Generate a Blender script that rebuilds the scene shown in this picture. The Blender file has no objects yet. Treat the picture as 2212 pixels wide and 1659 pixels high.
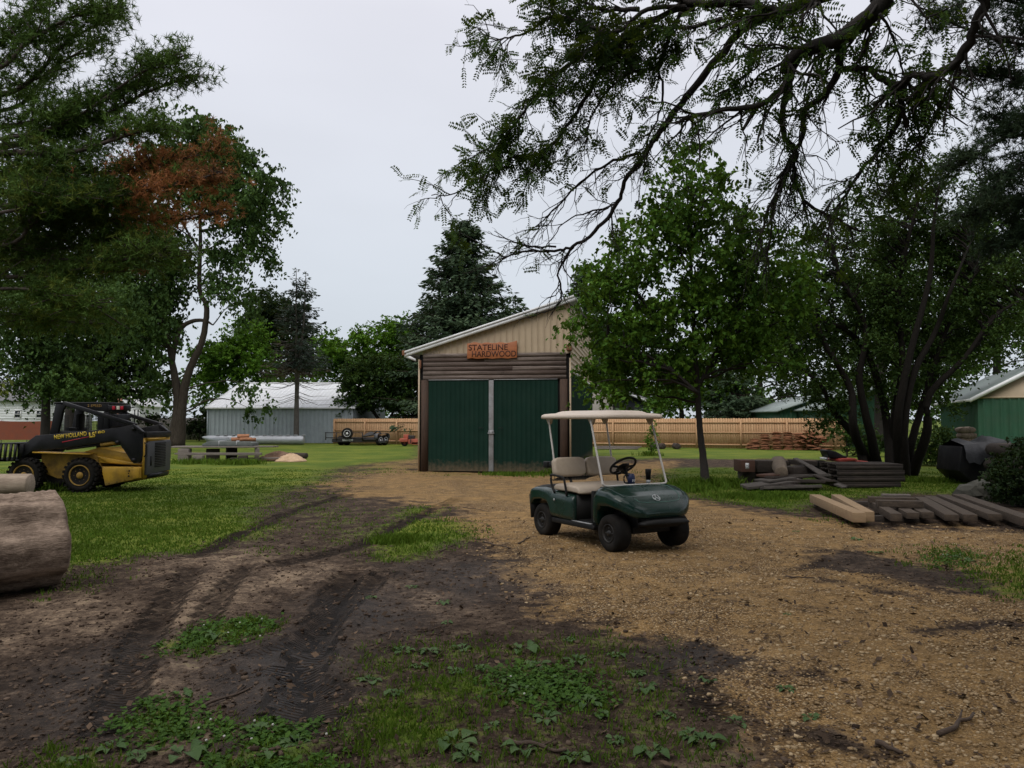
import bpy, bmesh, math, random
import numpy as np
from mathutils import Vector, Matrix

SC = bpy.context.scene
COL = SC.collection
R = math.radians

# ------------------------------------------------------------ camera, sky, sun, exposure
CAMH, FD, CX, CY, PITCH = 1.65, 1725.0, 1106.0, 829.5, R(2.57)
cd = bpy.data.cameras.new('camera'); cam = bpy.data.objects.new('camera', cd); COL.objects.link(cam)
cam.location = (0, 0, CAMH); cam.rotation_euler = (R(90) + PITCH, 0, 0)
cd.sensor_width = 36; cd.lens = FD / 2212 * 36; cd.clip_start = 0.05; cd.clip_end = 3000
SC.camera = cam

SUN_EL, SUN_AZ = R(52), R(205)          # soft light from high behind the camera, slightly left
w = bpy.data.worlds.new('World'); SC.world = w; w.use_nodes = True
nt = w.node_tree; nt.nodes.clear(); L = nt.links.new
def wn(t, **k):
    n = nt.nodes.new(t)
    for a, b in k.items(): setattr(n, a, b)
    return n
out = wn('ShaderNodeOutputWorld'); mix = wn('ShaderNodeMixShader'); b1 = wn('ShaderNodeBackground'); b2 = wn('ShaderNodeBackground')
sky = wn('ShaderNodeTexSky', sky_type='NISHITA', sun_disc=False, sun_elevation=SUN_EL, sun_rotation=SUN_AZ)
L(sky.outputs[0], b1.inputs[0]); b1.inputs[1].default_value = 0.1
tc = wn('ShaderNodeTexCoord'); sep = wn('ShaderNodeSeparateXYZ'); L(tc.outputs['Generated'], sep.inputs[0])
ramp = wn('ShaderNodeValToRGB'); L(sep.outputs[2], ramp.inputs[0])      # thick overcast: paler and cooler to the horizon
cr = ramp.color_ramp
cr.elements[0].position = 0.0; cr.elements[0].color = (0.49, 0.535, 0.59, 1)
cr.elements[1].position = 1.0; cr.elements[1].color = (1.42, 1.36, 1.36, 1)   # the zenith of an overcast sky is its brightest part
e = cr.elements.new(0.18); e.color = (0.555, 0.59, 0.64, 1)
e = cr.elements.new(0.46); e.color = (0.675, 0.68, 0.74, 1)
mp = wn('ShaderNodeMapping'); mp.inputs['Scale'].default_value = (1, 1, 3); L(tc.outputs['Generated'], mp.inputs[0])
nz = wn('ShaderNodeTexNoise'); nz.inputs['Scale'].default_value = 1.6; nz.inputs['Detail'].default_value = 4; L(mp.outputs[0], nz.inputs[0])
mr = wn('ShaderNodeMapRange'); mr.inputs[1].default_value = 0.3; mr.inputs[2].default_value = 0.7; mr.inputs[3].default_value = 0.93; mr.inputs[4].default_value = 1.05; L(nz.outputs[0], mr.inputs[0])
L(ramp.outputs[0], b2.inputs[0]); L(mr.outputs[0], b2.inputs[1])
mix.inputs[0].default_value = 0.93
L(b1.outputs[0], mix.inputs[1]); L(b2.outputs[0], mix.inputs[2]); L(mix.outputs[0], out.inputs[0])

sd = bpy.data.lights.new('sun', 'SUN'); sun = bpy.data.objects.new('sun', sd); COL.objects.link(sun)
sd.energy = 1.2; sd.angle = R(32); sd.color = (1.0, 0.96, 0.90)
sun.rotation_euler = (R(90) - SUN_EL, 0, 0)
_d = Vector((math.sin(SUN_AZ) * math.cos(SUN_EL), math.cos(SUN_AZ) * math.cos(SUN_EL), math.sin(SUN_EL)))
sun.rotation_euler = _d.to_track_quat('Z', 'Y').to_euler()
vs = SC.view_settings; vs.view_transform = 'Standard'; vs.look = 'None'; vs.exposure = 0.3; vs.gamma = 1.0
SC.cycles.max_bounces = 6; SC.cycles.diffuse_bounces = 3; SC.cycles.transmission_bounces = 4; SC.cycles.glossy_bounces = 3

# ------------------------------------------------------------ helpers
def ray(dx, dy):
    r, u = (dx - CX) / FD, -(dy - CY) / FD
    c, s = math.cos(PITCH), math.sin(PITCH)
    return np.array([r, c - u * s, s + u * c])
def at(dx, dy, Y):                       # the point seen at (dx, dy) of the photo at depth Y
    d = ray(dx, dy); p = d * (Y / d[1]); p[2] += CAMH; return p
def gnd(dx, dy):                         # the ground point seen at (dx, dy)
    d = ray(dx, dy); p = d * (-CAMH / d[2]); p[2] = 0; return p
def ppm(Y): return FD / Y                # photo units per metre at depth Y

def tag(o, label=None, cat=None, group=None, kind=None):
    if label: o['label'] = label
    if cat: o['category'] = cat
    if group: o['group'] = group
    if kind or cat: o['kind'] = kind or 'thing'
    return o
def thing(name, label, cat, loc=(0, 0, 0), rotz=0.0, group=None):
    o = bpy.data.objects.new(name, None); COL.objects.link(o)
    o.location = loc; o.rotation_euler = (0, 0, rotz); o.empty_display_size = 0.2
    return tag(o, label, cat, group)
def copy_tree(o, loc=None, rotz=None, parent=None):
    c = o.copy(); COL.objects.link(c)
    if parent: c.parent = parent
    if loc is not None: c.location = loc
    if rotz is not None: c.rotation_euler = (0, 0, rotz)
    for ch in list(o.children): copy_tree(ch, parent=c)
    return c

def unit(v):
    v = np.asarray(v, float); return v / (np.linalg.norm(v, axis=-1, keepdims=True) + 1e-12)
def rotm(rx=0, ry=0, rz=0):
    from mathutils import Euler
    return np.array(Euler((rx, ry, rz)).to_matrix())

def mk_mesh(name, V, polys, smooth=False, recalc=None):
    me = bpy.data.meshes.new(name)
    V = np.ascontiguousarray(V, dtype=np.float32)
    flat = np.concatenate([np.asarray(p, np.int32).ravel() for p in polys])
    tot = np.concatenate([np.full(len(p), np.asarray(p).shape[1], np.int32) for p in polys])
    st = np.concatenate([[0], np.cumsum(tot)[:-1]]).astype(np.int32)
    me.vertices.add(len(V)); me.vertices.foreach_set('co', V.ravel())
    me.loops.add(len(flat)); me.loops.foreach_set('vertex_index', flat)
    me.polygons.add(len(tot)); me.polygons.foreach_set('loop_start', st)
    if smooth: me.polygons.foreach_set('use_smooth', np.ones(len(tot), bool))
    me.update(calc_edges=True)
    if recalc or (recalc is None and len(V) < 30000):
        bm = bmesh.new(); bm.from_mesh(me); bmesh.ops.recalc_face_normals(bm, faces=bm.faces); bm.to_mesh(me); bm.free()
    return me

class MB:
    def __init__(s): s.V = []; s.F = []; s.n = 0; s.M = None
    def add(s, V, F):
        V = np.asarray(V, float)
        if s.M is not None: V = V @ s.M[:3, :3].T + s.M[:3, 3]
        s.V.append(V)
        for f in F: s.F.append(np.asarray(f, int) + s.n)
        s.n += len(V); return s
    def box(s, c, d, rot=None):
        x, y, z = np.array(d) / 2.0
        V = np.array([[-x,-y,-z],[x,-y,-z],[x,y,-z],[-x,y,-z],[-x,-y,z],[x,-y,z],[x,y,z],[-x,y,z]])
        if rot is not None: V = V @ rotm(*rot).T
        return s.add(V + np.array(c), [[[3,2,1,0],[4,5,6,7],[0,1,5,4],[1,2,6,5],[2,3,7,6],[3,0,4,7]]])
    def beam(s, a, b, wd, ht, up=(0, 0, 1)):     # a board from a to b
        a, b = np.array(a, float), np.array(b, float); d = unit(b - a); sd_ = unit(np.cross(d, up)); u = np.cross(sd_, d)
        V = [p + sd_ * i * wd / 2 + u * j * ht / 2 for p in (a, b) for i, j in ((-1,-1),(1,-1),(1,1),(-1,1))]
        return s.add(V, [[[0,1,2,3],[7,6,5,4],[0,4,5,1],[1,5,6,2],[2,6,7,3],[3,7,4,0]]])
    def prism(s, pts, a, b, axis='y'):
        p = np.array(pts, float); n = len(p)
        def lay(t):
            T = np.full(n, t)
            return np.stack({'y': (p[:,0], T, p[:,1]), 'x': (T, p[:,0], p[:,1]), 'z': (p[:,0], p[:,1], T)}[axis], 1)
        i = np.arange(n); j = (i + 1) % n
        return s.add(np.vstack([lay(a), lay(b)]), [[list(range(n))], [list(range(2*n-1, n-1, -1))], np.stack([i, j, j + n, i + n], 1)])
    def tube(s, pts, r, n=8, closed=False, caps=True):
        P = np.array(pts, float); m = len(P)
        r = np.broadcast_to(np.asarray(r, float), (m,))
        if closed: T = np.roll(P, -1, 0) - np.roll(P, 1, 0)
        else: T = np.gradient(P, axis=0)
        T = unit(T); ref = np.array([0, 0, 1.0]) if abs(T[:, 2]).mean() < 0.8 else np.array([1.0, 0.1, 0])
        A = unit(np.cross(T, ref)); B = np.cross(T, A)
        th = np.arange(n) * 2 * math.pi / n
        ring = P[:, None] + r[:, None, None] * (A[:, None] * np.cos(th)[None, :, None] + B[:, None] * np.sin(th)[None, :, None])
        i = np.arange(m if closed else m - 1)[:, None]; k = np.arange(n)[None]; i2 = (i + 1) % m; k2 = (k + 1) % n
        F = [np.stack([i * n + k, i * n + k2, i2 * n + k2, i2 * n + k], -1).reshape(-1, 4)]
        if caps and not closed: F += [[list(range(n - 1, -1, -1))], [[(m - 1) * n + q for q in range(n)]]]
        return s.add(ring.reshape(-1, 3), F)
    def loft(s, rings, caps=True, closed=True):
        Q = np.array(rings, float); m, n = Q.shape[:2]
        i = np.arange(m - 1)[:, None]; k = np.arange(n if closed else n - 1)[None]; k2 = (k + 1) % n
        F = [np.stack([i * n + k, i * n + k2, (i + 1) * n + k2, (i + 1) * n + k], -1).reshape(-1, 4)]
        if caps: F += [[list(range(n - 1, -1, -1))], [[(m - 1) * n + q for q in range(n)]]]
        return s.add(Q.reshape(-1, 3), F)
    def lathe(s, prof, c, axis='z', n=24, caps=True):   # prof: (radius, height)
        th = np.arange(n) * 2 * math.pi / n; rings = []
        for r_, h in prof:
            a, b = r_ * np.cos(th), r_ * np.sin(th); T = np.full(n, h)
            rings.append(np.stack({'z': (a, b, T), 'y': (a, T, b), 'x': (T, a, b)}[axis], 1) + np.array(c))
        return s.loft(rings, caps)
    def ribbed(s, p0, u, v, width, height, pitch=.23, depth=.02, rib=.06, top=None):
        # ribbed metal panel: ribs run along v, stepping along u; top(t) may shorten the panel
        p0, u, v = (np.array(q, float) for q in (p0, u, v)); nrm = np.cross(u, v)
        ts, ds = [0.0], [0.0]; t = pitch / 2
        while t + rib < width:
            ts += [t, t + rib * .25, t + rib * .75, t + rib]; ds += [0, depth, depth, 0]; t += pitch
        ts.append(width); ds.append(0); ts, ds = np.array(ts), np.array(ds)
        base = p0 + ts[:, None] * u + ds[:, None] * nrm
        hh = np.array([top(t) for t in ts])[:, None] if top else height
        n = len(ts); k = np.arange(n - 1)
        return s.add(np.vstack([base, base + v * hh]), [np.stack([k, k + 1, k + 1 + n, k + n], 1)])
    def build(s, name, m, parent=None, smooth=False, bevel=0, seg=2, loc=None, auto=None):
        me = mk_mesh(name, np.vstack(s.V), s.F, smooth)
        return link(name, me, m, parent, bevel, seg, loc)
def link(name, me, m, parent=None, bevel=0, seg=2, loc=None):
    o = bpy.data.objects.new(name, me); COL.objects.link(o)
    for q in (m if isinstance(m, (list, tuple)) else [m]): me.materials.append(q)
    if parent: o.parent = parent
    if loc is not None: o.location = loc
    if bevel:
        b = o.modifiers.new('bevel', 'BEVEL'); b.width = bevel; b.segments = seg; b.limit_method = 'ANGLE'; b.angle_limit = R(35)
    return o
def smooth_path(pts, n=6):
    P = np.array(pts, float)
    if len(P) < 3: return np.array([P[0] + (P[-1] - P[0]) * t for t in np.linspace(0, 1, n + 1)])
    Q = np.vstack([2 * P[0] - P[1], P, 2 * P[-1] - P[-2]]); out_ = []
    for i in range(1, len(Q) - 2):
        for t in np.linspace(0, 1, n, endpoint=False):
            a, b, c, d = Q[i - 1:i + 3]
            out_.append(.5 * (2 * b + (c - a) * t + (2 * a - 5 * b + 4 * c - d) * t * t + (3 * b - a - 3 * c + d) * t ** 3))
    return np.array(out_ + [P[-1]])
def text_mesh(txt, wd, ht, depth=.004, bold=0.0):
    cu = bpy.data.curves.new('lettering', 'FONT'); cu.body = txt; cu.align_x = 'LEFT'; cu.extrude = .0; cu.offset = bold
    o = bpy.data.objects.new('lettering', cu); COL.objects.link(o)
    dg = bpy.context.evaluated_depsgraph_get(); me = bpy.data.meshes.new_from_object(o.evaluated_get(dg))
    bpy.data.objects.remove(o); bpy.data.curves.remove(cu)
    V = np.zeros(len(me.vertices) * 3); me.vertices.foreach_get('co', V); V = V.reshape(-1, 3)
    lo, hi = V.min(0), V.max(0)
    V = (V - lo) / np.maximum(hi - lo, 1e-6) * np.array([wd, ht, 0]); V[:, 2] = 0
    me.vertices.foreach_set('co', V.ravel())
    bm = bmesh.new(); bm.from_mesh(me)
    g = bmesh.ops.extrude_face_region(bm, geom=bm.faces[:]); bmesh.ops.translate(bm, vec=(0, 0, depth), verts=[q for q in g['geom'] if isinstance(q, bmesh.types.BMVert)])
    bm.to_mesh(me); bm.free(); me.update(); return me
def lettering(txt, wd, ht, m, parent, mat4, depth=.004, bold=0.0, name='lettering'):
    me = text_mesh(txt, wd, ht, depth, bold); me.transform(mat4); return link(name, me, m, parent)
def frame4(o, x, y):                      # matrix with local x, y axes and origin
    x = Vector(x).normalized(); y = Vector(y).normalized(); z = x.cross(y)
    M = Matrix(((x[0], y[0], z[0], o[0]), (x[1], y[1], z[1], o[1]), (x[2], y[2], z[2], o[2]), (0, 0, 0, 1))); return M

# ------------------------------------------------------------ materials
MATS = {}
def newmat(name):
    m = bpy.data.materials.new(name); m.use_nodes = True; t = m.node_tree; t.nodes.clear(); return m, t
def node(t, ty, ins=None, **k):
    n = t.nodes.new(ty)
    for a, b in k.items(): setattr(n, a, b)
    for a, b in (ins or {}).items():
        s_ = n.inputs[a]
        if isinstance(b, bpy.types.NodeSocket): t.links.new(b, s_)
        else: s_.default_value = b
    return n
def rgba(c): return tuple(c) + (1,) if len(c) == 3 else tuple(c)
def mixc(t, fac, a, b, blend='MIX'):
    n = t.nodes.new('ShaderNodeMix'); n.data_type = 'RGBA'; n.blend_type = blend
    for i, q in ((0, fac), (6, a), (7, b)):
        if isinstance(q, bpy.types.NodeSocket): t.links.new(q, n.inputs[i])
        else: n.inputs[i].default_value = rgba(q) if i else q
    return n.outputs[2]
def math_(t, op, a, b=0.5, c=None, clamp=False):
    n = t.nodes.new('ShaderNodeMath'); n.operation = op; n.use_clamp = clamp
    for i, q in ((0, a), (1, b)) + (((2, c),) if c is not None else ()):
        if isinstance(q, bpy.types.NodeSocket): t.links.new(q, n.inputs[i])
        else: n.inputs[i].default_value = q
    return n.outputs[0]
def mrange(t, v, a, b, c=0.0, d=1.0, smooth=False):
    n = node(t, 'ShaderNodeMapRange', {0: v, 1: a, 2: b, 3: c, 4: d})
    if smooth: n.interpolation_type = 'SMOOTHSTEP'
    return n.outputs[0]
def noise(t, vec, scale, detail=4, rough=.55, dist=0.0):
    return node(t, 'ShaderNodeTexNoise', {'Vector': vec, 'Scale': scale, 'Detail': detail, 'Roughness': rough, 'Distortion': dist}).outputs[0]
def attr(t, name): return node(t, 'ShaderNodeAttribute', attribute_name=name).outputs['Fac']
def mat(name, c1, c2=None, rough=.7, scale=6.0, stretch=(1, 1, 1), bump=.15, metal=0.0, spec=.4, dirt=None, dirt_amt=.4, coat=0.0, fine=None, splash=None):
    if name in MATS: return MATS[name]
    m, t = newmat(name)
    if c2 is None: c2 = tuple(q * 1.35 for q in c1)
    tcn = node(t, 'ShaderNodeTexCoord'); mpn = node(t, 'ShaderNodeMapping', {'Vector': tcn.outputs['Object'], 'Scale': stretch})
    v = mpn.outputs[0]
    n1 = noise(t, v, scale, 6, .62); n2 = noise(t, v, fine or scale * 7, 4, .6)
    f = mrange(t, n1, .32, .68); f2 = mrange(t, n2, .3, .7)
    c = mixc(t, math_(t, 'ADD', math_(t, 'MULTIPLY', f, .65), math_(t, 'MULTIPLY', f2, .35)), c1, c2)
    ro = mrange(t, n1, .3, .7, max(.05, rough - .12), min(1, rough + .12))
    if dirt:
        dn = noise(t, tcn.outputs['Object'], scale * .45 + .7, 7, .7)
        df = mrange(t, dn, .45, .72, 0, dirt_amt); c = mixc(t, df, c, dirt)
    if splash:                            # mud and faded grime dried on near the ground
        z = node(t, 'ShaderNodeSeparateXYZ', {0: tcn.outputs['Object']}).outputs[2]; sn = noise(t, tcn.outputs['Object'], 9, 6, .7)
        c = mixc(t, mrange(t, math_(t, 'SUBTRACT', z, math_(t, 'MULTIPLY', sn, splash * 1.6)), -splash * .75, splash * .1, .8, 0), c, (.13, .095, .06))
    p = node(t, 'ShaderNodeBsdfPrincipled', {'Base Color': c, 'Roughness': ro, 'Metallic': metal, 'Specular IOR Level': spec, 'Coat Weight': coat})
    if bump:
        h = math_(t, 'ADD', n1, math_(t, 'MULTIPLY', n2, .5))
        bn = node(t, 'ShaderNodeBump', {'Strength': bump, 'Distance': .02, 'Height': h}); t.links.new(bn.outputs[0], p.inputs['Normal'])
    o = node(t, 'ShaderNodeOutputMaterial', {0: p.outputs[0]}); MATS[name] = m; return m
def leafmat(name, c1, c2, c3=None, trans=.35, clump=.6, rough=.65):
    if name in MATS: return MATS[name]
    m, t = newmat(name)
    g = node(t, 'ShaderNodeNewGeometry'); tcn = node(t, 'ShaderNodeTexCoord')
    c = mixc(t, g.outputs['Random Per Island'], c1, c2)
    n1 = noise(t, tcn.outputs['Object'], clump, 3)
    if c3: c = mixc(t, mrange(t, n1, .45, .65), c, c3)
    p = node(t, 'ShaderNodeBsdfPrincipled', {'Base Color': c, 'Roughness': rough, 'Specular IOR Level': .08})
    tr = node(t, 'ShaderNodeBsdfTranslucent', {'Color': mixc(t, .5, c, (.10, .13, .008))})
    mx = node(t, 'ShaderNodeMixShader', {0: trans, 1: p.outputs[0], 2: tr.outputs[0]})
    node(t, 'ShaderNodeOutputMaterial', {0: mx.outputs[0]}); MATS[name] = m; return m

M_bark = mat('bark_grey', (.022, .017, .013), (.075, .062, .050), .9, 7, (3, 3, .6), .9, spec=.1)
M_bark_dark = mat('bark_dark', (.010, .008, .007), (.034, .028, .024), .9, 8, (3, 3, .8), .9)
M_bark_pine = mat('bark_pine', (.03, .022, .018), (.085, .065, .055), .9, 7, (2, 2, .8), .9)
M_black = mat('black_paint', (.004, .004, .005), (.010, .010, .012), .5, 5, bump=.05, spec=.25, dirt=(.05, .042, .034), dirt_amt=.2)
M_tyre = mat('rubber', (.004, .004, .004), (.012, .011, .010), .9, 9, bump=.3, spec=.2, dirt=(.05, .04, .03), dirt_amt=.35)
M_bark_grey = mat('bark_pale_grey', (.07, .06, .052), (.17, .155, .14), .9, 7, (3, 3, .6), .7, spec=.1)
M_weather = mat('weathered_wood', (.09, .075, .065), (.22, .19, .17), .9, 5, (.6, 6, 6), .5)
M_fence = mat('new_cedar', (.40, .235, .12), (.56, .36, .20), .8, 3, (4, 4, .5), .2)
M_galv = mat('galvanised', (.25, .26, .27), (.42, .43, .44), .5, 8, metal=.3)
M_white = mat('white_trim', (.62, .63, .64), (.78, .79, .80), .5, 4, bump=.05, dirt=(.35, .33, .3), dirt_amt=.3)
# ------------------------------------------------------------ the ground: one sheet, with grass, gravel, mud and sand laid out on it
def gpoly(pts): return np.array([gnd(*p)[:2] for p in pts])
def sdist(P, poly):                       # signed distance to a polygon, + inside
    d2 = np.full(len(P), 1e18); ins = np.zeros(len(P), bool); n = len(poly)
    for i in range(n):
        a, b = poly[i], poly[(i + 1) % n]; e_ = b - a
        w_ = P - a; t = np.clip((w_ @ e_) / (e_ @ e_ + 1e-12), 0, 1); q = w_ - t[:, None] * e_
        d2 = np.minimum(d2, (q * q).sum(1))
        c = (a[1] > P[:, 1]) != (b[1] > P[:, 1])
        xx = a[0] + (P[:, 1] - a[1]) * e_[0] / (e_[1] if abs(e_[1]) > 1e-9 else 1e-9)
        ins ^= c & (P[:, 0] < xx)
    return np.where(ins, 1, -1) * np.sqrt(d2)
def pdist(P, line):                       # distance, side offset and arc length along a polyline
    best = np.full(len(P), 1e9); off = np.zeros(len(P)); arc = np.zeros(len(P)); s0 = 0
    for i in range(len(line) - 1):
        a, b = line[i], line[i + 1]; e_ = b - a; ln = np.linalg.norm(e_); w_ = P - a
        t = np.clip((w_ @ e_) / (ln * ln), 0, 1); q = w_ - t[:, None] * e_; d = np.sqrt((q * q).sum(1)); m_ = d < best
        best[m_] = d[m_]; off[m_] = ((e_[0] * w_[:, 1] - e_[1] * w_[:, 0]) / ln)[m_]; arc[m_] = (s0 + t * ln)[m_]; s0 += ln
    return best, off, arc
def soft(sd_, wd): return np.clip(.5 + sd_ / (2 * wd), 0, 1)
GRASS = [gpoly(q) for q in (
    [(-900, 912), (905, 912), (905, 990), (800, 1002), (715, 1012), (690, 1040), (600, 1062), (575, 1085), (520, 1105), (585, 1140), (530, 1165), (470, 1172), (420, 1198), (330, 1196), (250, 1215), (130, 1222), (60, 1260), (-500, 1300)],
    [(1262, 912), (3200, 912), (3200, 1100), (2250, 1075), (1950, 1062), (1760, 1080), (1700, 1100), (1600, 1085), (1500, 1068), (1440, 1040), (1440, 1012), (1800, 1006), (1800, 992), (1440, 990), (1265, 996)],
    [(835, 1135), (900, 1125), (1000, 1132), (1008, 1160), (960, 1180), (900, 1200), (830, 1206), (812, 1180), (800, 1150)],
    [(880, 1100), (925, 1098), (925, 1115), (885, 1118)])]
GRASSY = [(gpoly(q), a) for q, a in (       # thin, worn or weedy grass
    ([(700, 1010), (690, 1040), (600, 1062), (560, 1100), (640, 1130), (650, 1180), (480, 1190), (590, 1210), (760, 1190), (830, 1130), (740, 1070), (760, 1030)], .40),
    ([(905, 992), (800, 1002), (715, 1012), (700, 1030), (905, 1022)], .5),
    ([(910, 1018), (1010, 1020), (1250, 1018), (1280, 1030), (1100, 1031), (930, 1030)], .5),
    ([(760, 1390), (900, 1370), (1090, 1360), (1310, 1350), (1480, 1380), (1560, 1470), (1600, 1540), (1640, 1600), (1700, 1720), (640, 1720), (700, 1560), (690, 1500), (760, 1460)], .31),
    ([(700, 1540), (800, 1500), (960, 1510), (1060, 1560), (1000, 1620), (800, 1660), (700, 1620)], .62),
    ([(880, 1480), (1010, 1440), (1060, 1500), (960, 1540)], .8),
    ([(1080, 1440), (1250, 1450), (1300, 1510), (1180, 1540), (1060, 1500)], .45),
    ([(760, 1430), (860, 1390), (900, 1420), (860, 1470), (780, 1480)], .55),
    ([(350, 1412), (400, 1385), (480, 1350), (560, 1345), (560, 1375), (490, 1400), (430, 1415)], .8),
    ([(490, 1610), (520, 1575), (640, 1580), (700, 1640), (680, 1720), (520, 1720)], .8),
    ([(270, 1570), (330, 1520), (420, 1545), (440, 1590), (340, 1620), (280, 1610)], .6),
    ([(40, 1650), (120, 1610), (240, 1620), (240, 1700), (40, 1700)], .55),
    ([(1990, 1195), (2060, 1185), (2125, 1205), (2100, 1228), (2010, 1228)], .7),
    ([(2080, 1230), (2300, 1170), (2400, 1300), (2200, 1295), (2110, 1270)], .7),
    ([(1680, 1080), (1780, 1090), (1900, 1130), (1800, 1145), (1700, 1120)], .35),
    ([(90, 1250), (150, 1220), (260, 1225), (300, 1250), (170, 1290), (80, 1300)], .42))]
GRAVEL = gpoly([(905, 985), (905, 1020), (1280, 1026), (1290, 1006), (1450, 996), (1800, 994), (2400, 990), (2400, 999), (1800, 1000), (1450, 1009), (1400, 1040), (1440, 1072), (1500, 1090), (1600, 1104), (1720, 1120),
    (1900, 1142), (2100, 1140), (2600, 1170), (3300, 1500), (3400, 2300), (1900, 2300), (1720, 1690), (1650, 1600), (1590, 1540), (1540, 1480), (1500, 1400), (1330, 1352), (1230, 1330), (1170, 1270), (1120, 1210), (1050, 1182), (1010, 1130),
    (940, 1095), (830, 1075), (740, 1062), (720, 1035), (800, 1012)])
NOGRAVEL = [gpoly(q) for q in ([(1425, 980), (2600, 978), (2600, 1012), (1440, 1015)], [(1700, 1190), (1850, 1180), (2000, 1215), (2150, 1235), (2250, 1290), (2000, 1280), (1850, 1240), (1730, 1225)],
    [(1230, 1290), (1160, 1280), (1040, 1330), (1150, 1345)],
    [(1400, 1420), (1480, 1380), (1600, 1400), (1640, 1425), (1530, 1460), (1450, 1470)],
    [(1690, 1235), (1900, 1262), (2000, 1290), (1880, 1285)],
    [(1640, 1440), (1800, 1455), (1790, 1475), (1660, 1460)],
    [(1930, 1360), (2150, 1330), (2230, 1345), (2100, 1372), (1990, 1380)],
    [(1640, 1580), (1790, 1540), (1950, 1610), (2060, 1640), (1900, 1645), (1750, 1600)],
    [(1480, 1270), (1600, 1292), (1640, 1318), (1560, 1312)], [(1700, 1300), (1830, 1318), (1820, 1330), (1720, 1318)])]
TRACKS = [(gpoly(q), wd, dp) for q, wd, dp in (
    ([(420, 1225), (395, 1265), (345, 1330), (300, 1400), (270, 1490), (240, 1580)], 0.133, 0.025),
    ([(530, 1225), (490, 1270), (450, 1330), (420, 1400)], 0.109, 0.021),
    ([(760, 1230), (720, 1300), (690, 1370), (660, 1440), (640, 1520), (600, 1610)], 0.156, 0.034),
    ([(560, 1420), (640, 1400), (700, 1360), (760, 1290), (830, 1240)], 0.140, 0.023),
    ([(600, 1440), (700, 1500), (690, 1560), (650, 1600)], 0.172, 0.023),
    ([(760, 1068), (640, 1100), (520, 1155), (420, 1205)], 0.156, 0.014),
    ([(990, 1075), (880, 1128), (760, 1185), (600, 1220)], 0.156, 0.014),
    ([(1430, 1435), (1500, 1480), (1560, 1540)], 0.125, 0.023))]
SAND = [(gpoly(q), a) for q, a in (
    ([(430, 1240), (500, 1235), (480, 1290), (420, 1370), (390, 1430), (420, 1520), (470, 1600), (450, 1720), (400, 1720), (410, 1620), (370, 1540), (300, 1500), (330, 1420), (380, 1330)], 1.0),
    ([(560, 1235), (680, 1215), (740, 1235), (640, 1270), (560, 1290), (500, 1320), (500, 1270)], .8),
    ([(0, 1330), (100, 1290), (260, 1290), (300, 1320), (200, 1370), (80, 1390), (0, 1400)], .6),
    ([(820, 1255), (900, 1270), (1010, 1300), (1000, 1330), (900, 1310), (830, 1280)], .7),
    ([(1440, 1580), (1530, 1560), (1600, 1620), (1560, 1680), (1440, 1650)], .6),
    ([(480, 1195), (560, 1190), (600, 1210), (480, 1225), (330, 1240), (380, 1205)], .7),
    ([(1060, 1235), (1200, 1235), (1280, 1270), (1180, 1280)], .6),
    ([(600, 1560), (680, 1500), (740, 1450), (700, 1580), (620, 1640)], .5))]
WET = [(gpoly(q), a) for q, a in (
    ([(100, 1450), (250, 1400), (330, 1380), (280, 1500), (240, 1620), (60, 1600), (0, 1540)], .75),
    ([(560, 1400), (720, 1350), (760, 1400), (740, 1500), (640, 1620), (500, 1560), (430, 1500), (440, 1430)], .9),
    ([(700, 1300), (850, 1270), (900, 1330), (860, 1370), (720, 1380)], .8),
    ([(900, 1215), (1080, 1215), (1120, 1260), (1010, 1300), (920, 1270)], .7),
    ([(1400, 1415), (1480, 1385), (1600, 1400), (1640, 1425), (1530, 1465), (1460, 1475)], .9),
    ([(480, 1560), (560, 1530), (620, 1600), (560, 1720), (470, 1720)], .7),
    ([(1700, 1190), (1850, 1180), (2150, 1235), (2250, 1290), (1850, 1240)], .2))]
def ground_fields(P):
    dist = np.maximum(np.linalg.norm(P, axis=1), 2.0); wd = np.clip(.05 * dist, .12, 1.2)
    g = np.zeros(len(P)); gr = soft(sdist(P, GRAVEL), wd * 2.4)
    for q in GRASS: g = np.maximum(g, soft(sdist(P, q), wd * 1.2))
    for q, a in GRASSY: g = np.maximum(g, a * soft(sdist(P, q), wd * 1.4))
    for q in NOGRAVEL: gr = np.minimum(gr, 1 - .85 * soft(sdist(P, q), wd))
    far = (dist > 60) | (P[:, 1] > 55); g[far] = 1; gr[far] = 0
    back = P[:, 1] < 1.2; g[back] = np.maximum(g[back], .45)
    sa = np.zeros(len(P)); we = np.zeros(len(P)); tv = np.zeros(len(P)); tm = np.zeros(len(P)); dz = np.zeros(len(P))
    for q, a in SAND: sa = np.maximum(sa, a * soft(sdist(P, q), wd))
    for q, a in WET: we = np.maximum(we, a * soft(sdist(P, q), wd * 1.3))
    for q, w_, dp in TRACKS:
        d, off, arc = pdist(P, q); m_ = np.clip((w_ - d) / .11, 0, 1); rim = np.exp(-((d - w_ - .06) / .06) ** 2)
        dz += -dp * m_ + dp * .7 * rim; b = m_ > tm; tv[b] = arc[b] * 22 + np.abs(off[b]) * 3; tm = np.maximum(tm, m_); g = g * (1 - .85 * m_)
    return g, gr, sa, we, tv, tm, dz
def gz(x, y):                             # gentle undulation of the yard
    return .012 * np.sin(1.3 * x + .7 * y) + .010 * np.sin(2.9 * y - 1.1 * x + 1) + .006 * np.sin(5.3 * x + 3.1 * y)
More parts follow.
